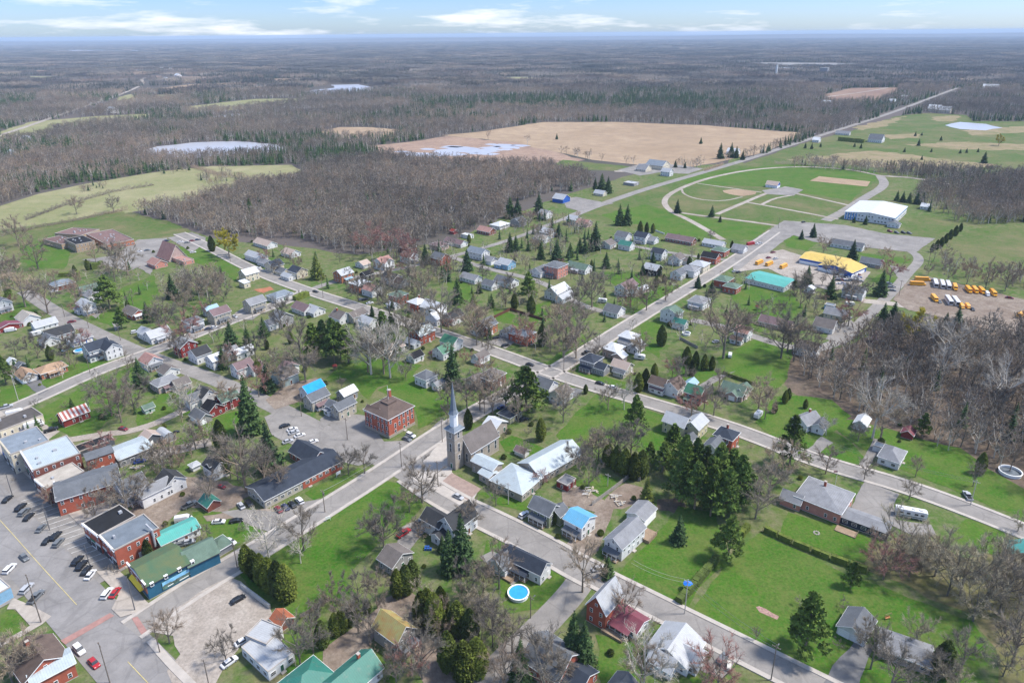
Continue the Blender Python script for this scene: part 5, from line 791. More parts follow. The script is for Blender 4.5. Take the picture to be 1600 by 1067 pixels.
q = MB(); z2 = z1+hh+.35; q.tube([(0, 0, z2), (0, 0, z2+1.5), (0, 0, tip)], [2.05, 1.35, .06], 8); q.build('spire', [rmat('bluegrey')], T_); q = MB(); q.tube([(0, 0, tip-.3), (0, 0, tip+1.6)], .06, 5); q.build('finial', [DTRIM], T_)
for (X, Y, fz) in ((0, -s_/2, 0), (s_/2, 0, math.pi/2), (-s_/2, 0, -math.pi/2), (0, s_/2, math.pi)):
    for zc, wk in ((th*.30, 't'), (th*.56, 'T'), (th*.88, 't')):
        if X < 0 and zc < th*.4: 
            dd = link('door', DRS[2], T_, (X, Y, .3)); dd.rotation_euler[2] = fz; continue
        dd = link('window', WINS[wk], T_, (X, Y, zc)); dd.rotation_euler[2] = fz
# ------------------------------------------------------------------ trees standing singly (foot pixel x, y, pixel row of the top)
T3 = dict(
spruce=[(392,676,584),(424,736,655),(222,604,557),(271,466,427),(232,503,470),(362,540,500),(388,542,507),(413,526,494),(350,575,540),(419,612,567),(360,362,345),(347,437,416),(391,330,308),(715,474,432),(749,458,440),(768,480,458),(708,603,536),(665,413,380),(730,423,388),(797,393,362),(806,392,366),(797,341,306),(809,342,308),(842,335,300),(873,370,347),(870,407,373),(891,402,378),(845,405,376),(914,396,372),(930,390,345),(968,352,318),(980,352,318),(1058,333,310),(1112,339,320),(1125,347,336),(1004,430,410),(947,419,392),(906,394,370),(1270,371,348),(1252,374,358),(1331,406,373),(1260,449,413),(1352,351,335),(1334,348,337),(1401,314,297),(1410,316,298),(1420,317,299),(1432,319,299),(1441,320,300),(1375,462,420),(1297,466,430),(1378,507,472),(1393,510,470),(1112,457,436),(1060,848,803),(949,902,868),(895,1034,952),(912,1040,968),(813,1070,995),(703,895,825),(722,888,800),(1475,517,487),(1492,519,478),(692,862,835),(1090,450,428),(870,218,208),(930,296,276),(940,300,270),(950,302,275),(1055,262,250),(1070,263,252),(1125,248,222),(1142,246,222),(1150,247,228),(1160,250,234),(1095,225,214) ,(1537,255,236),(1470,220,212),(1435,228,216),(1440,250,242),(1413,238,230),(1455,238,231),(1500,240,232),(1275,250,242),(1510,239,231),(1528,238,231),(1258,232,222),(1268,233,223),(1282,230,222),(1335,230,222),(1345,232,223),(1430,213,205),(1440,212,206)],
lime=[(496,436,394),(740,480,455),(1010,785,742)], willow=[(358,402,363),(1428,540,492),(1560,228,212)],
pine=[(172,482,430),(15,468,445),(10,600,552),(191,514,480),(822,642,572),(826,472,425),(492,562,505),(508,558,500),(523,566,498),(533,560,503),(545,567,508),(600,542,487),(613,522,490),(992,677,617),(1233,730,648),(1137,875,806),(1257,1020,928),(1329,917,878),(1035,737,690),(1050,722,662),(1067,752,680),(1085,747,685),(1100,762,697),(1120,772,692),(1140,772,702),(1062,780,715),(1085,795,722),(1110,806,727),(1133,806,730),(1152,797,712),(1440,682,645),(1015,722,690),(620,560,530)],
cedar=[(332,393,368),(455,537,517),(804,483,458),(830,492,462),(847,540,505),(732,670,638),(845,688,652),(945,467,456),(1033,540,507),(997,612,582),(1008,606,575),(1022,592,567),(1072,570,541),(1086,575,548),(1100,578,553),(1112,578,556),(1226,630,609),(1231,624,606),(1210,645,628),(1258,638,623),(950,728,692),(963,735,695),(976,742,700),(990,748,705),(1002,745,702),(1469,1055,1000),(233,873,842),(1530,740,706),(353,740,702),(347,702,655),(388,893,850),(400,905,858),(412,914,864),(424,923,870),(437,932,875),(450,938,880),(622,932,888),(635,927,882),(646,917,874),(660,978,922),(680,988,925),(715,992,938),(735,1003,950),(700,1045,985),(726,1065,1000),(746,1055,995),(668,962,918),(690,965,915),(525,992,957),(535,987,952),(548,977,947),(560,967,940),(575,957,935),(505,1010,968),(1025,449,430),(1037,441,428),(1000,365,345),(1010,365,347),(1020,364,349),(1456,394,380),(1463,390,374),(1470,386,370),(1477,380,364),(1484,374,358),(1492,369,352),(1500,362,348),(138,422,405),(118,430,414),(866,818,797),(915,615,600),(540,205+40,232),(560,246,234)])
for k_, L_ in T3.items():
    for x_, y_, t_ in L_: tree(k_, x_, y_, top=t_, wide=(1.15 if k_ == 'spruce' and y_-t_ < 60 else .95) if k_ == 'spruce' else (1.45 if (x_, y_) in ((172, 482), (822, 642)) else .95 if k_ == 'pine' else 1.0 if k_ == 'willow' else 1.05))
B3 = dict(
bare=[(385,768,675),(372,750,690),(660,785,718),(600,860,795),(735,828,785),(910,925,850),(775,790,755),(475,860,0+800),(545,742,700),(200,800,735),(225,790,745),(190,660,600),(175,650,590),(240,720,690),(265,715,685),(280,560,520),(262,520,470),(250,515,475),(290,500,455),(440,515,465),(470,560,500),(478,598,535),(575,582,515),(600,585,520),(640,545,480),(655,540,490),(690,520,455),(735,520,470),(745,540,480),(730,640,585),(750,640,590),(770,650,600),(790,640,590),(810,660,620),(610,500,440),(590,470,430),(660,470,420),(640,450,410),(1130,560,470),(1150,540,490),(1010,485,440),(985,480,440),(1220,560,490),(1230,550,495),(1240,565,500),(880,660,610),(900,540,480),(870,520,470),(890,510,465),(925,480,420),(905,490,440),(1100,640,600),(1115,650,605),(1185,640,590),(1195,655,610),(1375,350+340,620),(1340,690,660),(1350,750,718),(1420,780,750),(1290,740,700),(1200,780,720),(1180,810,750),(1060,600,560),(950,640,600),(985,720,660),(960,720,670),(935,720,670),(925,715,675),(975,975,915),(1000,1080,1010),(850,1090,1000),(790,1080,1010),(800,1020,960),(770,990,930),(755,930,880),(780,920,850),(540,980,930),(560,990,935),(660,1060,990),(620,1075,1025),(490,1020,960),(470,1040,970),(265,1005,955),(1390,1080,1000),(1350,1010,970),(1360,1045,985),(1460,1075,1020),(1500,1050,990),(1560,960,880),(1580,1040,950),(45,1060,990),(20,1067,1000),(640,800,760),(1250,460,420),(1300,450,405),(1285,400,370),(1380,410,385),(1190,490,465),(150,410,380),(185,425,375),(200,430,380),(60,420,370),(40,480,420),(75,490,430),(120,475,440),(120,335,308),(178,332,306),(30,385,340),(700,640,600),(820,530,490),(570,740,700),(1000,560,520),(1420,560,500),(355,640,600)],
pink=[(700,350+80,410),(405,620,575),(640,420,390),(818,535,500),(1325,510,470),(1120,1000+80,1010),(290,540,490),(845,762,735),(1440,870,840),(1390,440,400),(755,590,560),(1080,650,610),(1380,905,850),(1050,590,560),(580,400,350),(620,405,360),(640,400,370)],
pale=[(1363,685,600),(300,652,600),(285,650,610),(580,585,500),(610,590,505),(1005,1000+80,1000),(470,880,0+840),(975,640,600),(1290,680,650),(420,870,800),(1390,600,560),(1470,600,540),(1520,600,550),(1560,640,560),(1470,580,500)],
bushy=[(600,855,790),(560,880+60,895),(590,950,900),(520,940+5,905),(690,990+5,940),(770,1010,950),(730,930,880),(1400,870,800),(1420,900,830),(1380,890,830),(1460,900,830),(1500,930,850),(1540,940,850),(1480,930,860),(1520,970,900),(1570,900,850),(1590,950,880),(210,640,585),(320,700,660),(300,715,680),(280,730,700),(260,740,705),(250,745,715),(330,480,430),(300,470,425),(350,470,440),(310,460,420),(340,460,425),(880,560,500),(900,560,500),(860,550,510),(700,660,630),(1215,500,470),(1250,480,440),(1330,470,430),(790,480,440),(440,610,570),(500,960,930),(620,1050,1010),(870,1067,1010),(150,810,770),(920,760,715),(905,740,690),(1220,750,690),(1430,1010,960),(1540,860,830),(1590,830,800),(1480,1080,1030),(110,570,520),(60,560,520),(180,440,400),(20,440,400),(1100,1075,1030),(400,560,520),(1040,450+20,430),(670,440,400),(560,470,430),(600,450,405),(1450,430,410),(1480,440,405),(1510,445,405),(1540,450,405),(1570,455,410)],
slim=[(440,770,720),(415,760,700),(330,790,740),(880,640,600),(1400,540,490),(1450,570,500),(1430,580,520),(1500,590,520),(1540,600,530),(1570,620,540),(820,720,690),(1180,1000,980),(1520,760,725),(1430,745,715),(1110,490,450),(1270,560,520),(930,700,670),(1110,380,360)])
for k_, L_ in B3.items():
    for x_, y_, t_ in L_: tree('tan' if k_ == 'bushy' and x_ > 1380 and y_ > 800 else k_, x_, y_, top=t_, wide=.82 if k_ == 'bushy' and x_ > 1380 else .88 if k_ == 'bare' and y_ > 900 else 1.0)
# yards: more trees and many low shrubs round the houses
TR['shrub'] = [mk(bare, 'shrub', M_BARK, M_TWIG, 140+i, 14, 9.5, 900, .22, 1, .02) for i in range(2)]; TR['evergreen'] = [mk(clumpy, 'evergreen', M_BARK, M_CED, 150+i, 14, 8.5, 900, 'cedar', 1.6) for i in range(2)]
WORDS['shrub'] = ('shrub', 'shrub', 'twiggy leafless shrub'); WORDS['evergreen'] = ('evergreen_shrub', 'shrub', 'small rounded evergreen shrub')
ry = random.Random(31); RSEG = []
for nm_, px_, w_, m_, k_ in ROADS:
    q_ = [P(*v) for v in px_]; RSEG += [(q_[i], q_[i+1], w_) for i in range(len(q_)-1)]
OBS = [(h_[3].location.copy(), max(h_[4][2][3], h_[4][2][4])*.5) for h_ in HOUSES]
BAD = [[(905, 690), (1330, 455), (1590, 700), (1250, 1067), (1000, 1067)]]
def free(p, r):
    for a_, b_2, w_ in RSEG:
        ab = b_2-a_; t = max(0, min(1, (p-a_).dot(ab)/max(ab.length_squared, 1e-6)))
        if (p-(a_+ab*t)).length < w_/2+r: return False
    return all((Vector((c_.x, c_.y, 0))-p).length > e_+r for c_, e_ in OBS)
nt_ = 0; HS = [h_ for h_ in HOUSES if 330 < h_[1] < 1080]
for h_ in HS:
    for t_ in range(7 if h_[1] < 620 else 5):
        a_ = ry.uniform(0, 6.28); d_ = ry.uniform(6, 17); p = h_[3].location+Vector((math.cos(a_)*d_, math.sin(a_)*d_, 0)); p.z = 0; x_, y_ = PX(p)
        if not (0 < x_ < 1600 and 340 < y_ < 1067) or not free(p, 1.2) or (640 < x_ < 770 and 640 < y_ < 800): continue
        u_ = ry.random()
        if u_ < (.20 if y_ < 620 else .06) and nt_ < 100 and not (x_ < 260 and y_ > 800): nt_ += 1; tree(ry.choice(['bare', 'slim', 'bushy', 'bare', 'pink']), x_, y_, h=ry.uniform(7, 12), world=p)
        elif u_ < .42: tree('shrub', x_, y_, h=ry.uniform(1.6, 3.6), world=p)
        elif u_ < .47 and y_ < 640: tree(ry.choice(['spruce', 'cedar']), x_, y_, h=ry.uniform(4.5, 10), world=p)
        elif u_ < .62: tree('evergreen', x_, y_, h=ry.uniform(1.2, 2.6), world=p)
# ------------------------------------------------------------------ hedges, fences, walls
def hedge(label, px, w, h, m='cedar', name='hedge', gaps=0):
    b = MB(); r = random.Random(int(px[0][0])); pts = [P(*q) for q in px]; root = None; o0 = pts[0]; 
    for i in range(len(pts)-1):
        a, c = pts[i]-o0, pts[i+1]-o0; L = (c-a).length; n = max(1, int(L/(gaps or 2.2))); d = (c-a).normalized(); an = math.atan2(d.y, d.x)
        for k in range(n):
            p = a+d*L*(k+.5)/n; hh = h*r.uniform(.9, 1.08); (b.box(p.x, p.y, 0, L/n*(1.02 if not gaps else .9), w*.8, hh, 0, an, .94, .8) if m == 'cedar' else None); hh *= 1 if m == 'cedar' else r.uniform(.4, 1.7)
            for _ in range(int((36 if m == 'cedar' else 90)*L/n/2.2)):
                q = p+d*r.uniform(-.55, .55)*L/n+Vector((-d.y, d.x, 0))*r.uniform(-.5, .5)*w; leaf(b, Vector((q.x, q.y, hh*r.uniform(.05, 1.02))), r, .45 if m == 'cedar' else 1.1, up=.6, k=1 if m == 'cedar' else .16)
    o = b.build(name, [M_CED if m == 'cedar' else M_TWIG], None, loc=(o0.x, o0.y, 0)); tag(o, label, 'hedge' if name == 'hedge' else 'shrubs'); return o
hedge('clipped golden hedge with dark gaps between the two large lawns', [K('p', *q) for q in ((85, 185), (250, 262), (470, 350), (690, 430))], 2.0, 2.3, gaps=5)
hedge('clipped golden hedge leading from the lone pine to the street', [(1060, 943), (1085, 915), (1120, 875)], 3, 2.4); hedge('short golden hedge beside the driveway pine', [(1157, 838), (1168, 825)], 3, 2.2)
hedge('clipped green hedge block beside the blue-grey-hipped bungalow', [K('b', 960, 215), K('b', 1075, 170)], 4.5, 3.6); hedge('dark hedge round the school parking corner', [K('q', 470, 960), K('q', 620, 955)], 5, 3)
hedge('dark round evergreen clump in front of the school', [K('q', 715, 905), K('q', 810, 885)], 6, 4.5); hedge('dark hedge row along the pink house lawn', [(1130, 584), (1150, 592), (1180, 602)], 1.8, 1.8)
hedge('tree-lined hedgerow across the far side of the pasture', [(0, 318), (60, 298), (130, 283), (200, 272)], 5, 4, 't', 'hedgerow'); hedge('scrubby hedgerow between the pasture and school field', [(0, 370), (60, 356), (120, 345), (200, 328)], 4, 3, 't', 'hedgerow')
hedge('ragged tree line along the near edge of the upper pasture', [(40, 345), (100, 322), (180, 300), (240, 290)], 3, 3, 't', 'hedgerow'); hedge('scrubby tree line running down across the upper pasture', [(300, 262), (345, 276), (400, 282)], 5, 4, 't', 'hedgerow'); hedge('bare hedgerow strip behind the racetrack', [(1210, 256), (1300, 262), (1400, 272), (1500, 283)], 7, 4.5, 't', 'hedgerow'); hedge('low shrubs hiding the highway ditch', [(1100, 268), (1130, 258)], 3, 2.5, 't', 'hedgerow'); hedge('dark shrub bank before the golf course shed', [K('y', 440, 880), K('y', 600, 895)], 8, 6)
def fence(label, px, h, m, w=.12, name='fence'):
    pts = [P(*q) for q in px]; o0 = pts[0].copy(); root = empty(name, o0); tag(root, label, 'fence'); b = MB(); n_ = 0; pm = None
    for i in range(len(pts)-1):
        a, c = pts[i]-o0, pts[i+1]-o0; L = (c-a).length; an = math.atan2((c-a).y, (c-a).x); p = (a+c)/2; b.box(p.x, p.y, .08, L, w, h, 0, an)
        k = max(1, int(L/3))
        for j in range(k+1):
            if n_ > 60: break
            n_ += 1; q = a.lerp(c, j/k)
            if pm is None: mb = MB(); mb.box(0, 0, 0, .2, .2, h+.3); pm = mb.mesh('post', [m])
            link('post', pm, root, (q.x, q.y, 0), an)
    b.build('panel', [m], root)
GREYW = mat('weathered_wood', (.27, .25, .23), .9, .2, .7); CONCW = mat('block_wall', (.42, .41, .38), .9, .12, .8)
fence('long grey weathered board fence through the back yards', [(938, 722), (1000, 752)], 1.8, GREYW); fence('grey board fence beside the rubble yard', [(925, 790), (955, 768), (985, 745)], 1.8, GREYW); fence('low white concrete wall at the gravel lot edge', [K('m', 1405, 510), K('m', 1570, 635)], 1.5, CONCW, .6, 'low_wall')
fence('red-brown board fence enclosing the bright back lawn', [K('c', 1130, 360), K('c', 1265, 295), K('c', 1560, 385)], 1.8, mat('redbrown_boards', (.13, .055, .04), .9, .2, .7)); fence('grey fence along the pink house back lawn', [(1062, 530), (1090, 545)], 1.6, GREYW)
fence('brown garden fence behind the vacant lawn', [K('n', 260, 690), K('n', 430, 585)], 1.3, WOODM); fence('white picket fence at the ranch house lawn', [K('t', 600, 600), K('t', 690, 632)], 1.2, TRIM)
# ------------------------------------------------------------------ vehicles
TYRE = mat('tyre', (.02, .02, .02), .9, .2, 3); CARC = dict(black=(.012, .013, .016), white=(.62, .62, .63), silver=(.38, .39, .41), grey=(.13, .14, .15), red=(.36, .02, .025), blue=(.03, .06, .22), navy=(.02, .03, .08), yellow=(.78, .36, .02), cream=(.6, .57, .5), green=(.05, .12, .07), dred=(.18, .02, .03))
HLM = mat('headlight', (.7, .7, .66), .3, .1, 4); VP = {}
def loft(b, secs, mi=0):
    """body from cross sections along X: (x, half width bottom, half width top, z0, z1)"""
    vs = []
    for x, wb, wt, z0, z1 in secs: vs += [(x, -wb, z0), (x, wb, z0), (x, wb*1.02, z0+(z1-z0)*.55), (x, wt, z1), (x, -wt, z1), (x, -wb*1.02, z0+(z1-z0)*.55)]
    n = len(secs); fs = [(k*6+i, k*6+(i+1) % 6, (k+1)*6+(i+1) % 6, (k+1)*6+i) for k in range(n-1) for i in range(6)]+[tuple(reversed(range(6))), tuple(range((n-1)*6, n*6))]
    b.add(vs, fs, mi)
wb_ = MB(); wb_.tube([(0, -.12, 0), (0, .12, 0)], .34, 12); wb_.tube([(0, -.13, 0), (0, .13, 0)], .19, 8, 1); WHEEL = wb_.mesh('wheel', [TYRE, mat('hub_metal', (.35, .36, .37), .4, .1, 3)])
hb_ = MB(); hb_.box(0, 0, 0, .1, .36, .16); HLIGHT = hb_.mesh('headlight', [HLM])
def vehicle_meshes(kind, col):
    if (kind, col) in VP: return VP[(kind, col)]
    pm = mat('paint_'+col, CARC[col], .32, .05, 1, spec=.5); b = MB(); g = MB(); r = MB()
    if kind == 'car':
        L, w = 4.5, .88; loft(b, [(-2.25, .78, .72, .42, .78), (-2.0, .86, .8, .28, .93), (-.9, .88, .84, .26, .96), (.9, .88, .84, .26, .95), (1.9, .86, .78, .28, .80), (2.25, .74, .66, .36, .66)])
        loft(g, [(-1.75, .78, .70, .90, .98), (-1.1, .76, .60, .9, 1.38), (.35, .76, .60, .9, 1.40), (1.1, .76, .70, .9, .96)]); loft(r, [(-1.15, .60, .54, 1.36, 1.42), (.38, .60, .54, 1.38, 1.44)])
    elif kind == 'suv':
        L, w = 4.6, .92; loft(b, [(-2.3, .84, .8, .45, 1.0), (-2.15, .9, .86, .32, 1.08), (.9, .92, .88, .3, 1.08), (1.9, .9, .84, .32, 1.0), (2.3, .8, .74, .42, .82)])
        loft(g, [(-2.15, .84, .78, 1.05, 1.12), (-1.9, .82, .7, 1.0, 1.62), (.3, .82, .7, 1.0, 1.64), (1.05, .82, .76, 1.0, 1.1)]); loft(r, [(-1.98, .72, .66, 1.6, 1.68), (.35, .72, .66, 1.62, 1.7)])
    elif kind == 'pickup':
        L, w = 5.4, .96; loft(b, [(-2.7, .92, .9, .5, 1.12), (-.7, .94, .92, .45, 1.12), (-.65, .94, .9, .4, 1.15), (1.4, .94, .9, .4, 1.15), (2.4, .92, .84, .42, 1.05), (2.7, .84, .78, .5, .95)])
        loft(g, [(-.75, .84, .76, 1.1, 1.7), (-.6, .84, .74, 1.1, 1.78), (.7, .84, .74, 1.1, 1.78), (1.4, .84, .8, 1.1, 1.16)]); loft(r, [(-.65, .76, .7, 1.75, 1.84), (.75, .76, .7, 1.75, 1.84)]); b.box(-1.7, 0, 1.10, 1.7, 1.55, .04, 1)
    elif kind == 'van':
        L, w = 5.6, 1.0; loft(b, [(-2.8, .96, .9, .4, 2.3), (1.2, .98, .9, .38, 2.35), (1.9, .98, .86, .38, 1.9), (2.5, .94, .88, .4, 1.15), (2.8, .86, .8, .45, .9)]); loft(g, [(1.25, .92, .80, 1.5, 2.2), (1.97, .94, .84, 1.3, 1.84), (2.3, .9, .86, 1.25, 1.42)]); loft(r, [(-2.6, .84, .8, 2.32, 2.4), (1.1, .84, .8, 2.32, 2.4)])
    elif kind == 'bus':
        L, w = 10.5, 1.22; loft(b, [(-5.2, 1.2, 1.05, .6, 2.95), (-5.0, 1.22, 1.1, .5, 3.0), (3.6, 1.22, 1.1, .5, 3.0), (3.9, 1.2, 1.05, .5, 2.9), (3.95, 1.05, 1.0, .5, 1.7), (5.2, 1.0, .9, .55, 1.5)])
        for s in (-1, 1): 
            for i in range(11): g.box(-4.6+i*.75, s*1.2, 1.85, .58, .06, .6)
        g.box(3.93, 0, 1.8, .08, 1.9, .9); g.box(-5.2, 0, 1.8, .08, 1.6, .8); r.box(-.7, 0, 2.98, 8.6, 1.6, .08)
    elif kind == 'coach':
        L, w = 12.5, 1.27; loft(b, [(-6.2, 1.24, 1.15, .5, 3.4), (-6, 1.27, 1.2, .4, 3.5), (5.8, 1.27, 1.2, .4, 3.5), (6.2, 1.22, 1.1, .45, 3.2)])
        for s in (-1, 1): g.box(-.2, s*1.26, 1.9, 11, .06, .95)
        g.box(6.22, 0, 1.2, .08, 2.2, 1.7); r.box(-.5, 0, 3.46, 10, 1.9, .1)
    elif kind == 'motorhome':
        L, w = 9.5, 1.25; loft(b, [(-4.8, 1.2, 1.15, .5, 3.2), (4.2, 1.25, 1.2, .45, 3.25), (4.8, 1.1, 1.0, .6, 3.0)])
        for s in (-1, 1):
            for q_ in (-3.2, -1, 1.4, 3.2): g.box(q_, s*1.24, 1.7, 1.1, .06, .7)
        g.box(0, -1.24, .9, 8.6, .05, .22); r.box(0, 0, 3.2, 8.6, 2.1, .08)
        for q_ in (-2.8, .5, 2.8): b.box(q_, 0, 3.28, .9, .8, .3)
    elif kind == 'camper':
        L, w = 5.5, 1.1; loft(b, [(-2.7, 1.05, 1.0, .8, 2.3), (-2.3, 1.1, 1.05, .5, 2.7), (2.0, 1.1, 1.05, .5, 2.7), (2.7, 1.05, 1.0, 1.0, 2.3)]); g.box(0, -1.1, 1.5, 1.4, .06, .6); g.box(0, 1.1, 1.5, 1.4, .06, .6); g.box(2.66, 0, 1.5, .06, 1.2, .5); b.box(3.2, 0, .5, 1.2, .1, .1); r.box(0, 0, 2.72, 1, .8, .2)
    ws = dict(car=(1.4, -1.35, .8), suv=(1.45, -1.4, .84), pickup=(1.75, -1.7, .86), van=(1.9, -1.8, .9), bus=(3.9, -3.2, 1.1), coach=(4.3, -3.6, 1.15), motorhome=(3.2, -2.4, 1.1), camper=(-.3, -1.0, 1.0))[kind]
    res = (b.mesh(kind+'_body', [pm, TYRE]), g.mesh(kind+'_windows', [GLASS]), r.mesh(kind+'_roof', [pm]), L, ws, w); VP[(kind, col)] = res; return res
VN = dict(car=('parked_car', 'car'), suv=('parked_car', 'car'), pickup=('pickup_truck', 'pickup'), van=('van', 'van'), bus=('school_bus', 'bus'), coach=('coach', 'coach'), motorhome=('motorhome', 'motorhome'), camper=('camper_trailer', 'camper'))
def veh(kind, col, label, c, x, y, hd, group=None, k=1.0, name=None):
    """hd: heading in degrees clockwise from the photographer's forward direction"""
    b, g, r, L, ws, w = vehicle_meshes(kind, col); p = P(*K(c, x, y), .7); nm, cat = VN[kind]; o = empty(name or nm, (p.x, p.y, .03), R(90-hd)); k *= 1.06; o.scale = (k, k, k); tag(o, label, cat, group)
    link('body', b, o); link('windows', g, o); link('roof', r, o); f = 1.0 if kind in ('car', 'suv') else 1.2
    for X in ws[:2]:
        for s in (-1, 1): q = link('wheel', WHEEL, o, (X, s*ws[2], .34*f)); q.scale = (f, 1, f)
    if kind not in ('camper',):
        for s in (-1, 1): link('headlight', HLIGHT, o, (L/2-(.16 if kind not in ('bus', 'coach') else .0), s*w*.62, .62 if kind in ('car', 'suv') else .85))
    return o
SB, NB = 127, 307
row = 'cars parked at an angle along the main street'
PK = 2
veh('car', 'black', 'black car parked alone beside the lamp post near the cream shops', 'g', 62, 955, PK, row); veh('suv', 'black', 'black SUV at the far end of the first close trio', 'm', 120, 45, PK, row); veh('suv', 'grey', 'dark grey car in the middle of the first close trio', 'm', 140, 72, PK, row)
veh('car', 'black', 'black car at the near end of the first close trio', 'm', 166, 100, PK, row); veh('car', 'grey', 'dark car parked alone between the two groups of cars', 'm', 240, 165, PK, row); veh('suv', 'black', 'black SUV behind the low black car near the empty yellow-lined bays', 'm', 324, 212, PK, row); veh('car', 'black', 'low black car parked farthest out before the yellow-lined bays', 'm', 275, 236, PK, row); veh('suv', 'grey', 'dark SUV next to the empty yellow-lined bays', 'm', 340, 250, PK, row)
veh('suv', 'black', 'first black SUV of the three next to the white car', 'm', 450, 355, PK, row); veh('suv', 'black', 'middle black SUV of the three next to the white car', 'm', 475, 382, PK, row); veh('car', 'black', 'black car squeezed directly beside the white car', 'm', 502, 410, PK, row); veh('car', 'white', 'white car at the end of the group of four', 'm', 525, 436, PK, row)
veh('car', 'red', 'red car nosed in to the kerb near the yellow awning', 'm', 668, 540, PK, row); veh('suv', 'white', 'white and red SUV parked behind the red car near the awning', 'm', 622, 545, PK, row)
veh('car', 'grey', 'dark grey car driving in the left lane of the main street', 'm', 140, 335, SB); veh('suv', 'white', 'white SUV parked on the far left kerb above the mural building', 'm', 55, 402, 2); veh('suv', 'silver', 'white SUV parked beside the dark pickup near the mural', 'm', 155, 516, 4); veh('pickup', 'grey', 'dark grey pickup parked beside the white SUV near the mural', 'm', 210, 566, 6)
veh('suv', 'white', 'white SUV waiting by the red crosswalk', 'm', 460, 872, SB); veh('car', 'red', 'red car behind the white SUV near the bottom corner', 'm', 545, 948, SB); veh('car', 'black', 'black car alone on the gravel lot by the low wall', 'm', 1383, 578, 44); veh('car', 'white', 'white police-striped car beside the silver-roofed house', 'm', 1412, 822, 48); veh('car', 'white', 'white car on the muddy edge of the gravel lot', 'm', 1333, 942, 40)
veh('car', 'white', 'white car alone in the scrub yard', 'm', 1270, 128, 85); veh('car', 'black', 'dark car next to the bare tree in the scrub yard', 'm', 1373, 122, 75); veh('car', 'white', 'white car by the green shed at the side street', 'm', 1340, 243, 120); veh('van', 'white', 'white van standing behind the turquoise roof', 'm', 1068, 118, 75); veh('car', 'grey', 'dark car in the alley between blue and turquoise roofs', 'm', 1050, 260, 70); veh('car', 'silver', 'silver car in the alley between blue and turquoise roofs', 'm', 1095, 245, 70)
mrow = 'cars nosed up to the beige end of the navy-roofed building'
veh('car', 'silver', 'silver car left of the black SUV at the gable end', 'h', 515, 1010, 320); veh('suv', 'black', 'black SUV at the gable end of the navy-roofed building', 'h', 580, 992, 320)
veh('car', 'dred', 'dark red car first in the row below the beige wall', 'h', 828, 1040, 320, mrow); veh('car', 'navy', 'navy blue car second in the row below the beige wall', 'h', 885, 1022, 320, mrow); veh('car', 'black', 'black car third in the row below the beige wall', 'h', 942, 1000, 320, mrow); veh('suv', 'white', 'white SUV nearest the grass in the row below the beige wall', 'h', 1003, 970, 320, mrow)
nrow = 'cars in the lot behind the navy-roofed building'
for c_, l_, x_, y_ in (('black', 'black car farthest from the navy roof in the roadside lot', 880, 345), ('white', 'white car next to the black one in the roadside lot', 942, 375), ('silver', 'white car in the middle of the roadside lot', 955, 400), ('white', 'larger white car nearest the road in the roadside lot', 1003, 425), ('silver', 'silver car behind the others in the roadside lot', 905, 475)): veh('car', c_, l_, 'h', x_, y_, 55, nrow)
veh('car', 'white', 'white car just above the navy-roofed rear wing', 'h', 1112, 478, 55); veh('suv', 'white', 'white SUV parked beside the brick town hall', 'i', 437, 425, SB); veh('car', 'grey', 'grey car parked against the brick town hall', 'i', 405, 455, SB); veh('car', 'silver', 'silver car driving past the church forecourt', 'i', 832, 935, NB-180)
veh('car', 'blue', 'small blue car behind the yellow bungalow', 'i', 1195, 190, 50); veh('car', 'black', 'black car parked beside the yellow bungalow', 'i', 1375, 290, 60); veh('pickup', 'red', 'red pickup next to the weathered shed drive', 'n', 858, 195, 40); veh('suv', 'grey', 'grey SUV parked by the black-roofed farmhouse', 'n', 957, 125, 38)
veh('suv', 'white', 'white SUV beside the sage green house', 'o', 72, 88, 45); veh('car', 'white', 'white car beside the long white house porch', 'o', 505, 400, 75); veh('suv', 'grey', 'dark jeep beside the driveway of the bottom white bungalow', 'o', 1226, 925, 40); veh('camper', 'cream', 'little beige utility trailer behind the dark jeep', 'o', 1262, 968, 20, k=.5)
veh('motorhome', 'white', 'long white motorhome parked beside the pink brick bungalow', 'p', 940, 92, 110); veh('pickup', 'silver', 'grey pickup standing on the lawn by the upper right road', 'l', 1130, 930, 12); veh('camper', 'white', 'white boat-shaped camper on the lawn behind the bare tree', 'k', 345, 265, 40); veh('car', 'black', 'dark car beside the large cream house', 'k', 0+1360-1360+240, 470+0, 60) if 0 else None
veh('car', 'black', 'black car parked on the street beside the dark grey corner house', 'd', 520, 898, 118); veh('car', 'white', 'white car parked on the street next to the black one', 'd', 632, 932, 118); veh('camper', 'white', 'white camper beside the slate-roofed small bungalow', 'd', 540, 220, 110); veh('camper', 'white', 'white camper behind the dark grey corner house', 'd', 850, 690, 110); veh('pickup', 'black', 'black pickup with white cap beside the corner house', 'd', 405, 645, 50); veh('car', 'silver', 'silver car in the tall green-roofed house yard', 'd', 1485, 550, 60)
veh('car', 'black', 'black car in the drive between the brick houses', 'c', 1145, 520, 60); veh('car', 'black', 'second black car in the drive between the brick houses', 'c', 1225, 582, 60); veh('car', 'dred', 'dark red car beside the bright green-roofed house', 'c', 620, 640, 60); veh('car', 'black', 'black car at the kerb by the crossroads hedge', 'c', 1430, 742, 120); veh('car', 'grey', 'dark car outside the broad porch near the middle street', 'c', 30, 200, 60); veh('car', 'white', 'white car outside the teal-hipped brick house', 'c', 95, 230, 60)
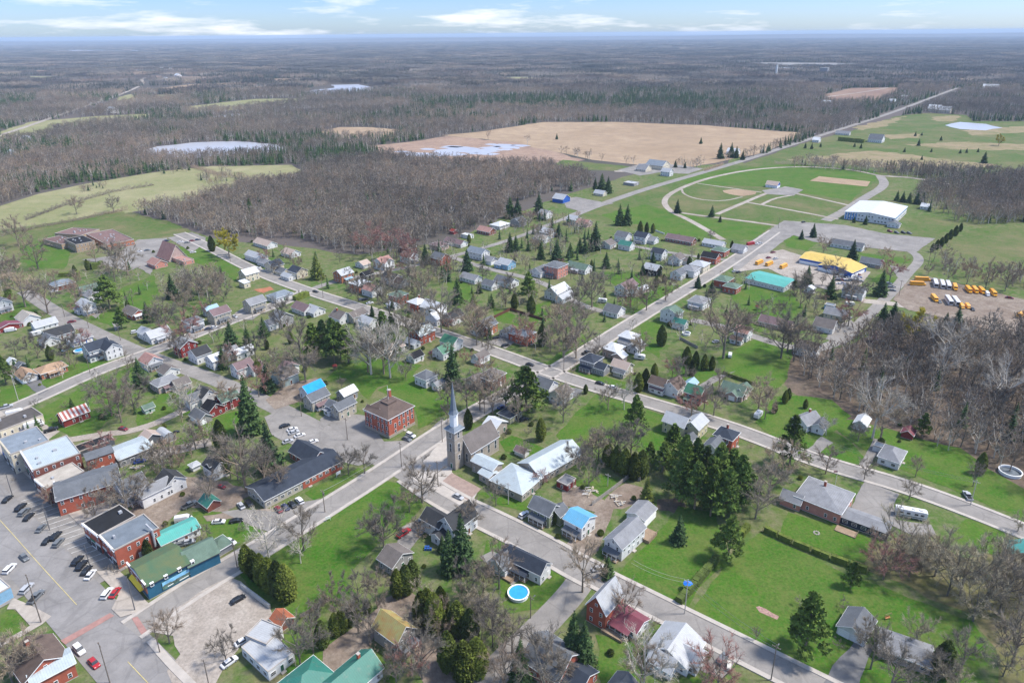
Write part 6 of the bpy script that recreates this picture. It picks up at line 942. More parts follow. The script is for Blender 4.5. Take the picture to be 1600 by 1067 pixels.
veh('car', 'navy', 'navy car outside the dark-hipped white house', 'b', 245, 445, 70); veh('car', 'white', 'white car outside the dark-hipped white house', 'b', 290, 432, 70); veh('car', 'silver', 'silver car beside the plain grey two-storey house', 'b', 460, 345, 120); veh('car', 'black', 'black car crossing the middle street by the hedge', 'b', 1135, 135, 120); veh('car', 'black', 'black car outside the narrow pale-roofed white house', 'b', 1550, 200, 60)
veh('car', 'black', 'black car outside the tall white house beside the big pine', 'a', 770, 300, 60); veh('car', 'black', 'second dark car beside the tall white house drive', 'a', 825, 308, 60); veh('suv', 'white', 'white SUV beside the white L-shaped house', 'a', 1128, 472, 55); veh('car', 'dred', 'dark red car at the beige-roofed bungalow drive', 'a', 598, 385, 60); veh('camper', 'white', 'round white camper behind the charcoal-roofed bungalow', 'a', 300, 495, 45); veh('van', 'white', 'long white trailer beside the long red shed', 'a', 90, 460, 60); veh('car', 'white', 'white car beside the brick house by the school lawn', 'a', 450, 132, 50)
veh('car', 'dred', 'dark red car on the gravel lane behind the shops', 'g', 1025, 370, 110); veh('pickup', 'black', 'black car behind the stripe-roofed barn', 'g', 425, 380, 50); veh('van', 'white', 'white box truck body in the service yard', 'g', 285, 350, 45, k=1.3); veh('pickup', 'navy', 'dark blue tow truck in front of the white box body', 'g', 185, 405, 50); veh('van', 'white', 'white van on the flat store yard', 'g', 140, 255, 60, k=1.3); veh('car', 'black', 'black cart on the grass beside the quonset hut', 'g', 1470, 390, 80, k=.6); veh('car', 'blue', 'blue and white boat-like vehicle by the pale blue workshop', 'g', 1165, 640, 60); veh('pickup', 'silver', 'silver pickup parked by the bottom edge of the store road', 'g', 50, 190, 50)
veh('car', 'silver', 'silver pickup outside the slate-roofed beige house', 'h', 1185, 205, 60); veh('pickup', 'grey', 'junk grey truck in the scrub yard', 'h', 85, 1005, 40); veh('car', 'dred', 'small red wreck near the pale scrub trees', 'h', 350, 850, 110, k=.8); veh('car', 'white', 'white car outside the large brown-roofed garage', 'e', 1105, 355, 60); veh('car', 'black', 'black car beside the brown-roofed garage wall', 'e', 850, 475, 110); veh('camper', 'cream', 'old cream camper beside the cream bungalow', 'e', 1105, 248, 100); veh('car', 'black', 'dark car where the road enters the right wood', 'e', 905, 700, 50); veh('camper', 'white', 'square white camper on the lawn by the wood', 'e', 110, 672, 20, k=.8)
# buses and cars about the depot
brow = 'buses parked in the gravel depot'
for kd, cl, lb, x_, y_, hd in (('bus', 'yellow', 'yellow school bus at the road end of the depot, upper of two', 965, 790, 100), ('bus', 'yellow', 'yellow school bus at the road end of the depot, lower of two', 935, 818, 100), ('coach', 'white', 'white coach nearest the yellow pair in the upper row', 1045, 818, 205), ('coach', 'white', 'middle white coach of the three in the upper row', 1088, 825, 205), ('coach', 'white', 'white coach next to the yellow bus in the upper row', 1125, 830, 205), ('bus', 'yellow', 'yellow bus directly beside the three white coaches', 1168, 840, 205), ('bus', 'yellow', 'first yellow bus of the far close group', 1253, 856, 198), ('bus', 'yellow', 'second yellow bus of the far close group', 1293, 858, 198), ('bus', 'yellow', 'third yellow bus, next to the small white van', 1335, 862, 198), ('bus', 'yellow', 'yellow bus beyond the small white van', 1407, 876, 198), ('van', 'white', 'small white van between two yellow buses', 1369, 880, 198), ('bus', 'yellow', 'lone yellow bus in the lower depot row', 1040, 910, 195), ('coach', 'white', 'left of the two white coaches in the lower row', 1128, 925, 198), ('coach', 'white', 'right of the two white coaches in the lower row', 1172, 930, 198), ('van', 'yellow', 'short yellow bus beside the lower white coaches', 1210, 957, 195), ('van', 'yellow', 'short yellow bus at the end of the lower row', 1247, 957, 195), ('car', 'black', 'dark trailer at the end of the lower bus row', 1278, 972, 195), ('car', 'grey', 'grey vehicle beside the lone yellow bus', 1072, 925, 195), ('car', 'dred', 'red car alone at the far side of the depot', 1510, 900, 120), ('car', 'grey', 'dark car between the yellow pair and the coaches', 1025, 792, 100)): veh(kd, cl, lb, 'u', x_, y_, hd, brow if kd in ('bus', 'coach') else None, k=.92 if kd in ('bus', 'coach') else 1)
for lb, c_, x_, y_ in (('yellow school bus before the turquoise-roofed garage, left one', 't', 1432, 855), ('yellow school bus before the turquoise-roofed garage, middle one', 't', 1510, 865)): veh('bus', 'yellow', lb, c_, x_, y_, 45, k=.9)
veh('bus', 'yellow', 'yellow school bus before the turquoise-roofed garage, right one', 'u', 98, 708, 45, k=.9); veh('bus', 'yellow', 'yellow vehicle at the right photo edge of the depot', 'u', 1592, 1012, 60); veh('bus', 'red', 'red food truck on the upper gravel lot', 't', 1365, 708, 60, k=.8, name='food_truck')
arow = 'cars parked in front of the white arena'
for cl, lb, x_, y_ in (('dred', 'red car in front of the arena', 762, 485), ('grey', 'dark grey car in front of the arena next to the red car', 805, 494), ('black', 'black middle car in front of the arena', 847, 494), ('grey', 'dark car at the right end of the arena row', 884, 498)): veh('suv', cl, lb, 'u', x_, y_, 165, arow)
veh('car', 'black', 'dark car alone at the far corner of the arena lot', 'u', 222, 428, 60)
rj = random.Random(12); jc = ['black', 'grey', 'white', 'silver', 'white', 'blue', 'black', 'dred', 'white', 'grey']
for i in range(26): 
    X, Y = 430+(i % 8)*19+rj.uniform(-4, 4)+(i//8)*6, 752+(i//8)*20+rj.uniform(-3, 3); cl = jc[i % 10]; wd = dict(dred='red').get(cl, cl)
    veh('car', cl, '%s car in the crowded yard below the yellow-roofed workshop' % wd, 'u', X, Y, 100, '%s cars crowded below the yellow-roofed workshop' % wd)
for i in range(7): cl = ['grey', 'silver', 'black', 'grey', 'silver', 'black', 'grey'][i]; veh('car', cl, '%s car in the row behind the spruces by the bend' % cl, 'u', 742+i*6+(i % 2)*3, 812+i*7-(i % 3)*8, 100, '%s cars in the row behind the bend spruces' % cl)
for i, (x_, y_, cl) in enumerate(((1505, 812, 'dred'), (1560, 820, 'silver'), (1540, 770, 'dred'), (1420, 705, 'white'), (1440, 700, 'silver'), (1240, 918, 'silver'), (1270, 925, 'black'))): veh('car', cl, '%s car on the upper street gravel, %s' % (dict(dred='red').get(cl, cl), ['by the yellow buses', 'behind the red one', 'farther up the lot', 'next to the food truck', 'beyond the food truck', 'by the turquoise-roofed garage', 'near the garage bushes'][i]), 't', x_, y_, 60)
for i, (x_, y_, cl) in enumerate(((1300, 680, 'navy'), (1410, 690, 'white'), (1462, 695, 'grey'), (1500, 680, 'dred'), (1545, 672, 'navy'), (1508, 770, 'white'), (1085, 765, 'white'), (1150, 755, 'grey'))): veh('car', cl, 'car on the school lot, %s' % ['navy, nearest the school wing', 'white, behind the A-frame ridge', 'grey, beside the white one', 'red, under the bare tree', 'navy, by the far end of the lot', 'white, by the lot exit', 'white, left of the A-frame church', 'grey, close to the A-frame church'][i], 'q', x_, y_, 60)
veh('car', 'white', 'white car outside the grey-roofed house by the willow', 'r', 515, 893, 60); veh('car', 'white', 'white car driving along the highway by the golf course', 'y', 1480/4*0+290, 838, 50)
# ------------------------------------------------------------------ street furniture
POLE = mat('pole_wood', (.17, .14, .115), .9, .2, 1); PSTEEL = mat('pole_steel', (.12, .12, .125), .6, .1, 1); CPOLE = mat('pole_concrete', (.42, .40, .37), .8, .1, 1); POLES = []
def pole(x, y, top, label, kind='utility', m=None):
    p = P(x, y); h = height_to(x, y, top); o = empty('utility_pole' if kind != 'lamp' else 'street_lamp', (p.x, p.y, 0), UA if kind != 'lamp' else R(20)); tag(o, label, 'utility pole' if kind != 'lamp' else 'street lamp', 'poles along the village streets' if kind != 'lamp' else 'lamps along the main street')
    b = MB(); b.tube([(0, 0, -.2), (0, 0, h)], [.17, .11], 8); b.build('post', [m or (POLE if kind != 'lamp' else PSTEEL)], o); b = MB()
    if kind == 'lamp': b.tube([(0, 0, h-.3), (-1.2, 0, h), (-2.2, 0, h)], .06, 5); b.build('arm', [PSTEEL], o); b = MB(); b.box(-2.3, 0, h-.12, .8, .3, .16); b.build('lamp_head', [PSTEEL], o)
    else:
        b.box(0, 0, h-.9, .14, 2.4, .14); b.build('crossarm', [m or POLE], o); b = MB()
        for s in (-1.1, -.4, .4, 1.1): b.tube([(0, s, h-.76), (0, s, h-.5)], .05, 5)
        b.build('insulators', [CONC], o)
        if kind == 'trans': b = MB(); b.tube([(.35, 0, h-2.6), (.35, 0, h-1.6)], .26, 8); b.build('transformer', [PSTEEL], o)
        if kind == 'arm': b = MB(); b.tube([(0, 0, h-2), (1.6, 0, h-1.4)], .04, 5); b.box(1.9, 0, h-1.5, .7, .3, .14); b.build('lamp_arm', [PSTEEL], o)
    POLES.append((p, h)); return o
pole(*K('g', 105, 930), K('g', 0, 735)[1], 'dark lamp post before the cream-fronted shops', 'lamp'); pole(*K('m', 290, 180), 785, 'dark lamp post near the gabled brick building', 'lamp'); pole(*K('m', 522, 385), K('m', 0, 265)[1], 'dark lamp post in front of the black-roofed shop', 'lamp'); pole(*K('m', 785, 645), K('m', 0, 445)[1], 'tall dark lamp post on the pale corner pavement', 'lamp')
pole(*K('m', 240, 715), K('m', 0, 435)[1], 'tall dark pole beside the mural building lawn', 'utility'); pole(*K('m', 640, 1067), K('m', 0, 830)[1], 'tall dark pole on the main street at the bottom edge', 'utility'); pole(*K('m', 930, 890), K('m', 0, 720)[1], 'pole on the grass island beside the round bare tree', 'utility'); pole(*K('m', 1215, 1080), K('m', 0, 930)[1], 'pole on the muddy edge of the gravel lot', 'utility'); pole(*K('m', 1380, 400), K('m', 0, 250)[1], 'pole opposite the end of the blue mural building', 'arm')
pole(*K('h', 1215, 1067), K('h', 0, 880)[1], 'pole with crossarms between side street and vacant lawn', 'trans'); pole(*K('h', 1020, 270), K('h', 0, 130)[1], 'pole before the slate-roofed beige house'); pole(*K('h', 1403, 465), K('h', 0, 280)[1], 'pole in the parking lot by the town hall'); pole(*K('h', 432, 790), K('h', 0, 390)[1], 'tall bare pole among the scrub trees', 'utility')
pole(*K('i', 360, 690), K('i', 0, 480)[1], 'dark pole with long crossarm at the central crossroads'); pole(*K('i', 700, 485), K('i', 0, 275)[1], 'slender dark pole beside the church tower', 'arm'); pole(*K('i', 665, 855), K('i', 0, 640)[1], 'dark pole beside the big bare tree and forecourt', 'arm'); pole(*K('i', 1052, 250), K('i', 0, 80)[1], 'pole with transformer behind the church', 'trans'); pole(*K('i', 1250, 1000), K('i', 0, 820)[1], 'pale pole before the church hall windows', 'utility', CPOLE)
pole(*K('o', 1003, 665), K('o', 0, 465)[1], 'pale pole beside the blue umbrella and golden hedge', 'utility', CPOLE); pole(*K('o', 1505, 1050), K('o', 0, 845)[1], 'pole with a lamp arm on the lower right street', 'arm'); pole(*K('o', 108, 690), K('o', 0, 560)[1], 'pole with lamp arm beside the round pool', 'arm'); pole(*K('o', 1010+0, 640-640+0)if 0 else K('l', 1152, 1010), K('l', 0, 800)[1], 'pale pole beside the grey pickup on the lawn', 'utility', CPOLE)
pole(*K('l', 1500, 480), K('l', 0, 330)[1], 'pole with street lamp arm above the neat cottage', 'arm') if 0 else None
pole(*K('d', 218, 790), K('d', 0, 630)[1], 'tall pole at the crossroads corner by the dark grey house', 'trans'); pole(*K('d', 512, 610), K('d', 0, 480)[1], 'pole beside the white-hipped beige house'); pole(*K('d', 760, 980), K('d', 0, 830)[1], 'pole before the mottled-roofed cottage'); pole(*K('a', 155, 1050), K('a', 0, 830)[1], 'grey pole with equipment beside the upper left road', 'trans', CPOLE); pole(*K('a', 752, 820), K('a', 0, 660)[1], 'slender pole before the large navy-roofed farmhouse'); pole(*K('a', 1005, 545), K('a', 0, 400)[1], 'pole across the street from the blue-walled garage'); pole(*K('a', 540, 350), K('a', 0, 245)[1], 'pole beside the beige-roofed bungalow drive'); pole(*K('a', 740, 440), K('a', 0, 335)[1], 'pole before the charcoal-roofed bungalow')
pole(*K('b', 1200, 190), K('b', 0, 0)[1], 'tall pole at the middle crossroads'); pole(*K('b', 620, 400), K('b', 0, 310)[1], 'pole before the plain grey two-storey house'); pole(*K('r', 302, 850), K('r', 0, 780)[1], 'pole beneath the yellow willow'); pole(*K('u', 1000, 700), K('u', 0, 590)[1], 'pole on the grass before the crop field'); pole(*K('u', 818, 890), K('u', 0, 790)[1], 'pole at the depot entrance'); pole(*K('j', 583, 850), K('j', 0, 745)[1], 'lone pale pole on the back lawn', 'utility', CPOLE); pole(*K('c', 1110, 550), K('c', 0, 400)[1], 'pole before the orange brick house'); pole(*K('c', 1200, 975), K('c', 0, 815)[1], 'pole beside the old brick house'); pole(*K('t', 1580, 545+40), K('t', 0, 500)[1], 'pole at the arena road corner')
WIRE = mat('wire', (.35, .35, .34), .6, .1, 1)
def wires(label, A, B):
    b = MB()
    for s in (-1.0, 1.0):
        pts = []
        for i in range(9): t = i/8; q = A.lerp(B, t); q.z -= 4*t*(1-t)*1.2; pts.append((q.x+s*.5, q.y+s*.6, q.z))
        b.tube(pts, .035, 3, cap=False)
    o = b.build('power_line', [WIRE], None); tag(o, label, 'power line')
def ptop(i): return POLES[i][0]+Vector((0, 0, POLES[i][1]-.6))
w1, w2 = ptop(18), ptop(19); wires('pair of pale power wires across the large right lawn', w1, w2); wires('pair of power wires from the blue umbrella pole toward the long white house', w1, P(*K('o', 700, 360), 7)); wires('power wires above the motel grass strip', ptop(9), ptop(13)); wires('power wires crossing the crossroads to the dark grey house', ptop(22), ptop(23)); wires('power wires along the upper right lawns', ptop(21), P(1290, 690, 8))
# ------------------------------------------------------------------ smaller things
def simple(nm, label, cat, p, builds, rz=0):
    o = empty(nm, (p.x, p.y, 0), rz); tag(o, label, cat)
    for pn, mb, ms in builds: mb.build(pn, ms, o)
    return o
def pool(label, c, x, y, r, water=True):
    p = P(*K(c, x, y), 1.2); w = MB(); n = 28
    for k in range(n):
        a0, a1 = 2*math.pi*k/n, 2*math.pi*(k+1)/n; q = [(rr*math.cos(a), rr*math.sin(a), z) for rr, z in ((r, 0), (r, 1.3), (r+.25, 1.3), (r+.25, 1.38), (r-.15, 1.38), (r-.15, .5)) for a in (a0, a1)]
        w.add(q, [(0, 1, 3, 2), (2, 3, 5, 4), (4, 5, 7, 6), (6, 7, 9, 8), (8, 9, 11, 10)])
    s = MB(); zw = 1.15 if water else .35; s.add([((r-.15)*math.cos(2*math.pi*k/n), (r-.15)*math.sin(2*math.pi*k/n), zw) for k in range(n)], [tuple(range(n))])
    simple('swimming_pool', label, 'pool', p, [('pool_wall', w, [TRIM]), ('water' if water else 'pool_floor', s, [mat('pool_water', (.03, .30, .70), .12, .12, .5, spec=.6) if water else mat('pool_liner', (.12, .14, .16), .6, .3, .5)])])
pool('round above-ground pool filled with bright blue water', 'n', 1525, 540, 3.2); pool('large round pool with dark empty bottom beside the right wood', 'l', 1488, 722, 3.9, False); pool('low round pool behind the tall green-roofed house', 'd', 1240, 480, 2.2, False); pool('blue and white play pool beside the navy-roofed farmhouse', 'a', 660, 625, 2.6)
# umbrella on the lawn by the hedge
p = P(*K('o', 1010, 520)); ub = MB(); n = 10; ub.add([(1.5*math.cos(2*math.pi*k/n), 1.5*math.sin(2*math.pi*k/n), 2.4) for k in range(n)]+[(0, 0, 3.2)], [(k, (k+1) % n, n) for k in range(n)]); st = MB(); st.tube([(0, 0, 0), (0, 0, 3.2)], .04, 5)
simple('garden_umbrella', 'bright blue umbrella standing at the street end of the hedge', 'umbrella', P(1074, 921), [('canopy', ub, [mat('blue_cloth', (.01, .16, .65), .8, .1, 1)]), ('pole', st, [TRIM])])
# garden swing, chairs, play tower, digger, fire ring, flag
sw = MB(); 
for s in (-1, 1): sw.tube([(s*1.2, -.6, 0), (s*1.2, 0, 2.1), (s*1.2, .6, 0)], .06, 5)
sw.tube([(-1.2, 0, 2.1), (1.2, 0, 2.1)], .06, 5); se = MB(); se.box(0, 0, .55, 1.8, .5, .08); se.box(0, .25, .6, 1.8, .06, .5); simple('garden_swing', 'wooden garden swing on the lawn behind the ranch house', 'swing', P(*K('p', 805, 695)), [('frame', sw, [WOODM]), ('seat', se, [mat('orange_wood', (.35, .17, .07), .8, .2, 1)])], .3)
pt = MB()
for a_ in (-.9, .9):
    for c_ in (-.9, .9): pt.tube([(a_, c_, 0), (a_, c_, 2.6)], .08, 5)
pf = MB(); pf.box(0, 0, 1.5, 2, 2, .12); pr = MB(); pr.box(0, 0, 2.6, 2.4, 2.4, 1, tx=.05, ty=.05); ps = MB(); ps.add([(1, -.4, 1.5), (1, .4, 1.5), (3.6, .4, .1), (3.6, -.4, .1), (1, -.4, 1.6), (1, .4, 1.6), (3.6, .4, .2), (3.6, -.4, .2)], [(3, 2, 1, 0), (4, 5, 6, 7), (0, 1, 5, 4), (1, 2, 6, 5), (2, 3, 7, 6), (3, 0, 4, 7)])
PT = [('posts', pt, [WOODM]), ('floor', pf, [WOODM]), ('roof', pr, [rmat('red')]), ('slide', ps, [mat('yellow_plastic', (.7, .45, .04), .5, .1, 1)])]
simple('play_tower', 'wooden play tower with red roof on the big back lawn', 'play tower', P(*K('e', 335, 290)), PT, .4); simple('play_tower', 'small play tower with yellow slide behind the navy-roofed farmhouse', 'play tower', P(*K('a', 545, 660)), [(a_, b__, c_ if a_ != 'roof' else [rmat('ltblue')]) for a_, b__, c_ in PT], 1.2); simple('play_tower', 'red-roofed well-like shelter on the lawn by the pine grove', 'play tower', P(*K('b', 1300, 790)), PT[:3], .4)
dg = MB(); dg.box(0, 0, .2, 3, 2, .6, 1); dg.box(-.2, 0, .9, 2.4, 1.9, 1.0); dg.box(.1, .4, 1.9, 1.2, 1.0, .9, 2); dg.tube([(1, -.4, 1.5), (2.6, -.4, 3.4), (4.4, -.4, 1.2)], .2, 5); simple('digger', 'yellow excavator beside the small brick house', 'digger', P(*K('s', 500, 925)), [('body', dg, [mat('digger_yellow', (.65, .34, .03), .5, .1, 1), TYRE, GLASS])], 1)
fr = MB(); 
for k in range(10): fr.box(.9*math.cos(k*.628), .9*math.sin(k*.628), 0, .5, .35, .35, 0, k*.628)
simple('fire_ring', 'stone fire ring on the lawn behind the pink brick bungalow', 'fire ring', P(*K('p', 393, 197)), [('stones', fr, [CONC])])
fp = MB(); fp.tube([(0, 0, 0), (0, 0, 7.5)], .07, 6); fl = MB(); fl.box(-.8, 0, 6.3, 1.5, .04, .9); simple('flagpole', 'pale flagpole with a small faded flag behind the pink brick bungalow', 'flagpole', P(*K('k', 985, 850)), [('post', fp, [TRIM]), ('flag', fl, [mat('faded_flag', (.55, .30, .25), .9, .2, 1)])])
def deck(label, c, x, y, L, w_, h_): d = MB(); d.box(0, 0, 0, L, w_, h_); d.tube([(-L/2, -w_/2, h_+.9), (L/2, -w_/2, h_+.9)], .05, 4); [d.box(-L/2+L*i/4, -w_/2, h_, .1, .1, .9) for i in range(5)]; simple('deck', label, 'deck', P(*K(c, x, y)), [('boards', d, [WOODM])], UA)
deck('timber deck between the dark-roofed house and its pool', 'n', 1480, 450, 5, 4, .8); deck('grey deck at the back of the long white house', 'o', 790, 220, 6, 4, 1.2); deck('timber deck along the white wall of the brick house', 'o', 590, 785, 3, 7, .9); deck('dark blue terrace behind the pink brick bungalow', 'p', 565, 190, 3.5, 7, .4)
def sign(label, c, x, y, w_, h_, col, rz): b = MB(); b.box(0, 0, .9, w_, .12, h_); q = MB(); q.tube([(-w_/2+.1, 0, 0), (-w_/2+.1, 0, .9+h_)], .06, 4); q.tube([(w_/2-.1, 0, 0), (w_/2-.1, 0, .9+h_)], .06, 4); simple('sign', label, 'sign', P(*K(c, x, y)), [('board', b, [col]), ('posts', q, [TRIM])], rz)
sign('white board sign at the edge of the vacant lawn', 'n', 420, 125, 1.8, 1.0, TRIM, .5); sign('white framed sign on the grass before the navy-roofed building', 'h', 1330, 765, 2.2, 1.2, TRIM, UA)
for lb, c, x, y, cm_ in (('blue recycling bins heaped behind the grey pickup farmhouse', 'n', 985, 295, 'royal'), ('blue tarpaulin heap beside the pale blue workshop', 'g', 1160, 650, 'tarp')):
    b = MB(); 
    for k in range(5): b.box((k % 3)*.9, (k//3)*1.0, 0, .7, .7, .9)
    simple('bin', lb, 'bins', P(*K(c, x, y)), [('bin_body', b, [rmat(cm_) if cm_ == 'tarp' else wmat(cm_)])])
# picnic tables etc. and lumber in the back yards
rr_ = random.Random(8); LUM = [mat('lumber_a', (.42, .36, .28), .9, .2, 1), mat('lumber_b', (.5, .48, .45), .9, .2, 1)]
for i, (c, x, y) in enumerate((('j', 430, 880), ('j', 470, 900), ('j', 420, 920), ('j', 640, 940), ('j', 680, 1000), ('g', 1120, 705), ('g', 1150, 700), ('b', 1010, 190), ('a', 500, 600), ('a', 570, 590))):
    b = MB()
    for k in range(9): b.box(rr_.uniform(-1.4, 1.4), rr_.uniform(-1.2, 1.2), .05+.1*k, rr_.uniform(1.5, 3.4), .3, .12, k % 2, rr_.uniform(-.4, .4)+(1.57 if k % 4 == 0 else 0))
    o = b.build('lumber_pile', LUM, None, loc=P(*K(c, x, y))); tag(o, ['loose pile of boards nearest the red-walled shed', 'pile of boards in the middle of the muddy back garden', 'pile of boards by the sage green house garden', 'rubbish pile against the grey board fence', 'rubbish pile in the middle of the rubble yard', 'pale pile of scrap behind the gabled brick building', 'scrap pile beside the blue tarpaulin heap', 'stack of boards by the low mauve-roofed house', 'woodpile behind the navy-roofed farmhouse', 'second woodpile next to the blue-walled garage'][i], 'pile')
# ------------------------------------------------------------------ facade details: mural, awning, shop signs, vent duct
def on_wall(root, name, mb, mats, loc, rz, label=None): o = mb.build(name, mats, root, loc=loc); o.rotation_euler[2] = rz; (tag(o, label) if label else None); return o
def find(key): return [q for q in HOUSES if q[2] == key][0]
q = find('blue mural building'); root = q[3]; _, _, _, Lu, Lv, h, _ = q[4][2]
b = MB(); b.box(0, 0, 0, 10.5, .12, 3.0, 0); b.box(0, -.08, 1.55, 10.2, .06, 1.35, 1)
for (X, w_, z_, hh_) in ((-3.6, 2.4, 1.1, .7), (-1.4, 1.6, 1.0, .5), (.4, 2.8, .9, .8), (3.2, 2.2, 1.2, .5)): b.box(X, -.1, z_, w_, .06, hh_, 2)
for (X, w_, z_) in ((-2.8, 1.8, .5), (1.5, 3, .35), (3.9, 1.2, .6)): b.box(X, -.1, z_, w_, .06, .22, 3)
on_wall(root, 'mural', b, [mat('mural_green', (.09, .17, .14), .7, .4, .5), mat('mural_sky', (.20, .45, .66), .7, .3, .4), mat('mural_hills', (.10, .14, .12), .7, .3, .6), TRIM], (-Lu*.5+9.5, -Lv/2-.1, .9), 0, 'blue and grey lakeside mural')
for i in range(4): b = MB(); b.box(0, 0, 0, 1.05, .4, 1.2, 0); b.box(0, -.22, .22, .7, .04, .8, 1); b.box(0, .3, 1.2, 1.2, 1.0, .1, 0); on_wall(root, 'dormer_window', b, [TRIM, GLASS], (-Lu/2+1.6+i*4.3, -Lv/2-.2, h-1.0), 0)
b = MB(); b.add([(-4.3, 0, 1.1), (4.3, 0, 1.1), (4.3, -1.4, 0), (-4.3, -1.4, 0), (-4.3, -1.4, -.35), (4.3, -1.4, -.35), (-4.3, 0, -.35), (4.3, 0, -.35)], [(3, 2, 1, 0), (4, 5, 2, 3), (0, 6, 4, 3), (1, 2, 5, 7), (6, 7, 5, 4)]); on_wall(root, 'awning', b, [mat('yellow_awning', (.75, .55, .04), .7, .08, 1)], (-Lu/2-.05, 0, 2.9), -math.pi/2)
b = MB(); b.box(0, 0, 0, Lv+.3, .3, h*.52+.9, 0); b.box(0, -.1, h*.52+.6, Lv+.5, .5, .4, 1); on_wall(root, 'brick_front', b, [wmat('dbrick'), TRIM], (-Lu/2-.16, 0, h*.5), -math.pi/2)
for i in range(3): d = link('window', WINS['n'], root, (-Lu/2-.33, -Lv*.3+i*Lv*.3, h*.72)); d.rotation_euler[2] = -math.pi/2
def front(key, n, signs, upper=True):
    q = find(key); root = q[3]; _, _, _, Lu, Lv, h, _ = q[4][2]
    for i in range(n):
        Y = -Lv/2+(i+.5)*Lv/n; b = MB(); b.box(0, 0, 0, Lv/n*.8, .14, 2.5, 0); b.box(0, -.09, .55, Lv/n*.7, .05, 1.8, 1); on_wall(root, 'shop_window', b, [TRIM if i % 2 else DTRIM, GLASS], (-Lu/2-.06, Y, .25), -math.pi/2)
        if i < len(signs) and signs[i]: b = MB(); b.box(0, 0, 0, Lv/n*.85, .16, .75, 0); on_wall(root, 'shop_sign', b, [signs[i]], (-Lu/2-.1, Y, 3.0), -math.pi/2)
    b = MB(); 
    for i in range(int(Lv/1.1)): b.box(-Lv/2+.5+i*1.1, 0, h+.05, .5, .5, .55, 0)
    b.box(0, 0, h-.35, Lv, .5, .3, 0); on_wall(root, 'cornice', b, [TRIM if 'cream' not in key else wmat('cream')], (-Lu/2-.15, 0, 0), -math.pi/2)
SG = {k: mat('sign_'+k, c, .6, .1, 1) for k, c in dict(w=(.62, .62, .6), b=(.03, .12, .45), g=(.03, .18, .10), r=(.35, .03, .03), k=(.03, .03, .03)).items()}
front('pale blue-roofed brick shop', 5, [SG['k'], SG['r'], None, SG['g'], SG['w']]); front('cream-fronted shop', 5, [SG['w'], None, SG['k'], SG['w'], SG['b']]); front('beige-roofed shop', 2, [SG['b'], SG['w']]); front('black-roofed brick shop', 3, [SG['w'], SG['g'], SG['w']]); front('grey-roofed brick shop', 3, [SG['w'], SG['r'], SG['w']]); front('long gabled brick building', 2, [None, SG['w']])
q = find('grey-roofed brick shop'); root = q[3]; _, _, _, Lu, Lv, h, _ = q[4][2]; b = MB(); b.tube([(Lu*.33, -Lv/2-.5, 2), (Lu*.33, -Lv/2-.5, h+1.2), (Lu*.30, -Lv/2+2.5, h+2.2)], .38, 8); b.build('vent_duct', [mat('vent_metal', (.35, .36, .38), .5, .15, 1)], root)
q = find('painted mural building'); root = q[3]; _, _, _, Lu, Lv, h, _ = q[4][2]
b = MB(); b.box(0, 0, .2, Lv-1, .14, 3.6, 0); b.box(-Lv*.2, -.1, .3, Lv*.5, .06, 1.1, 1); b.box(Lv*.22, -.1, .5, Lv*.22, .06, 1.6, 2); b.box(Lv*.38, -.1, .3, Lv*.12, .06, 2.3, 3)
on_wall(root, 'mural', b, [mat('mural_bright', (.08, .42, .75), .7, .35, .4), mat('mural_gold', (.75, .42, .05), .7, .3, .8), mat('mural_purple', (.18, .08, .35), .7, .3, .9), mat('mural_leaf', (.03, .22, .15), .7, .4, .9)], (Lu/2+.08, 0, .1), math.pi/2, 'blue and orange painted mural')
q = find('long navy-roofed building'); root = q[3]; _, _, _, Lu, Lv, h, _ = q[4][2]; b = MB(); b.box(0, 0, .2, Lu*.52, .2, h-.6); on_wall(root, 'brick_facing', b, [wmat('brick')], (Lu*.22, -Lv/2-.1, 0), 0)
for i in range(6): link('window', WINS['w'], root, (Lu*.02+i*Lu*.085, -Lv/2-.24, h*.62))

q = find('white arena'); root = q[3]; _, _, _, Lu, Lv, h, _ = q[4][2]
for k, (sx, sy, cx__, cy__) in enumerate(((.25, Lv+.1, Lu/2+.02, 0), (Lu*.9, .25, 0, -Lv/2-.02))): b = MB(); b.box(cx__, cy__, h-1.6 if k else h-2.2, sx, sy, 1.5 if not k else .5); b.build('blue_trim', [mat('blue_trim', (.04, .22, .55), .6, .1, 1)], root)
for k in range(5): b = MB(); b.box(-Lu/2-.1, Lv/2-1.2-k*2.2, .3, .2, .9, h-.5); b.build('blue_trim', [mat('blue_trim', (.04, .22, .55), .6, .1, 1)], root)
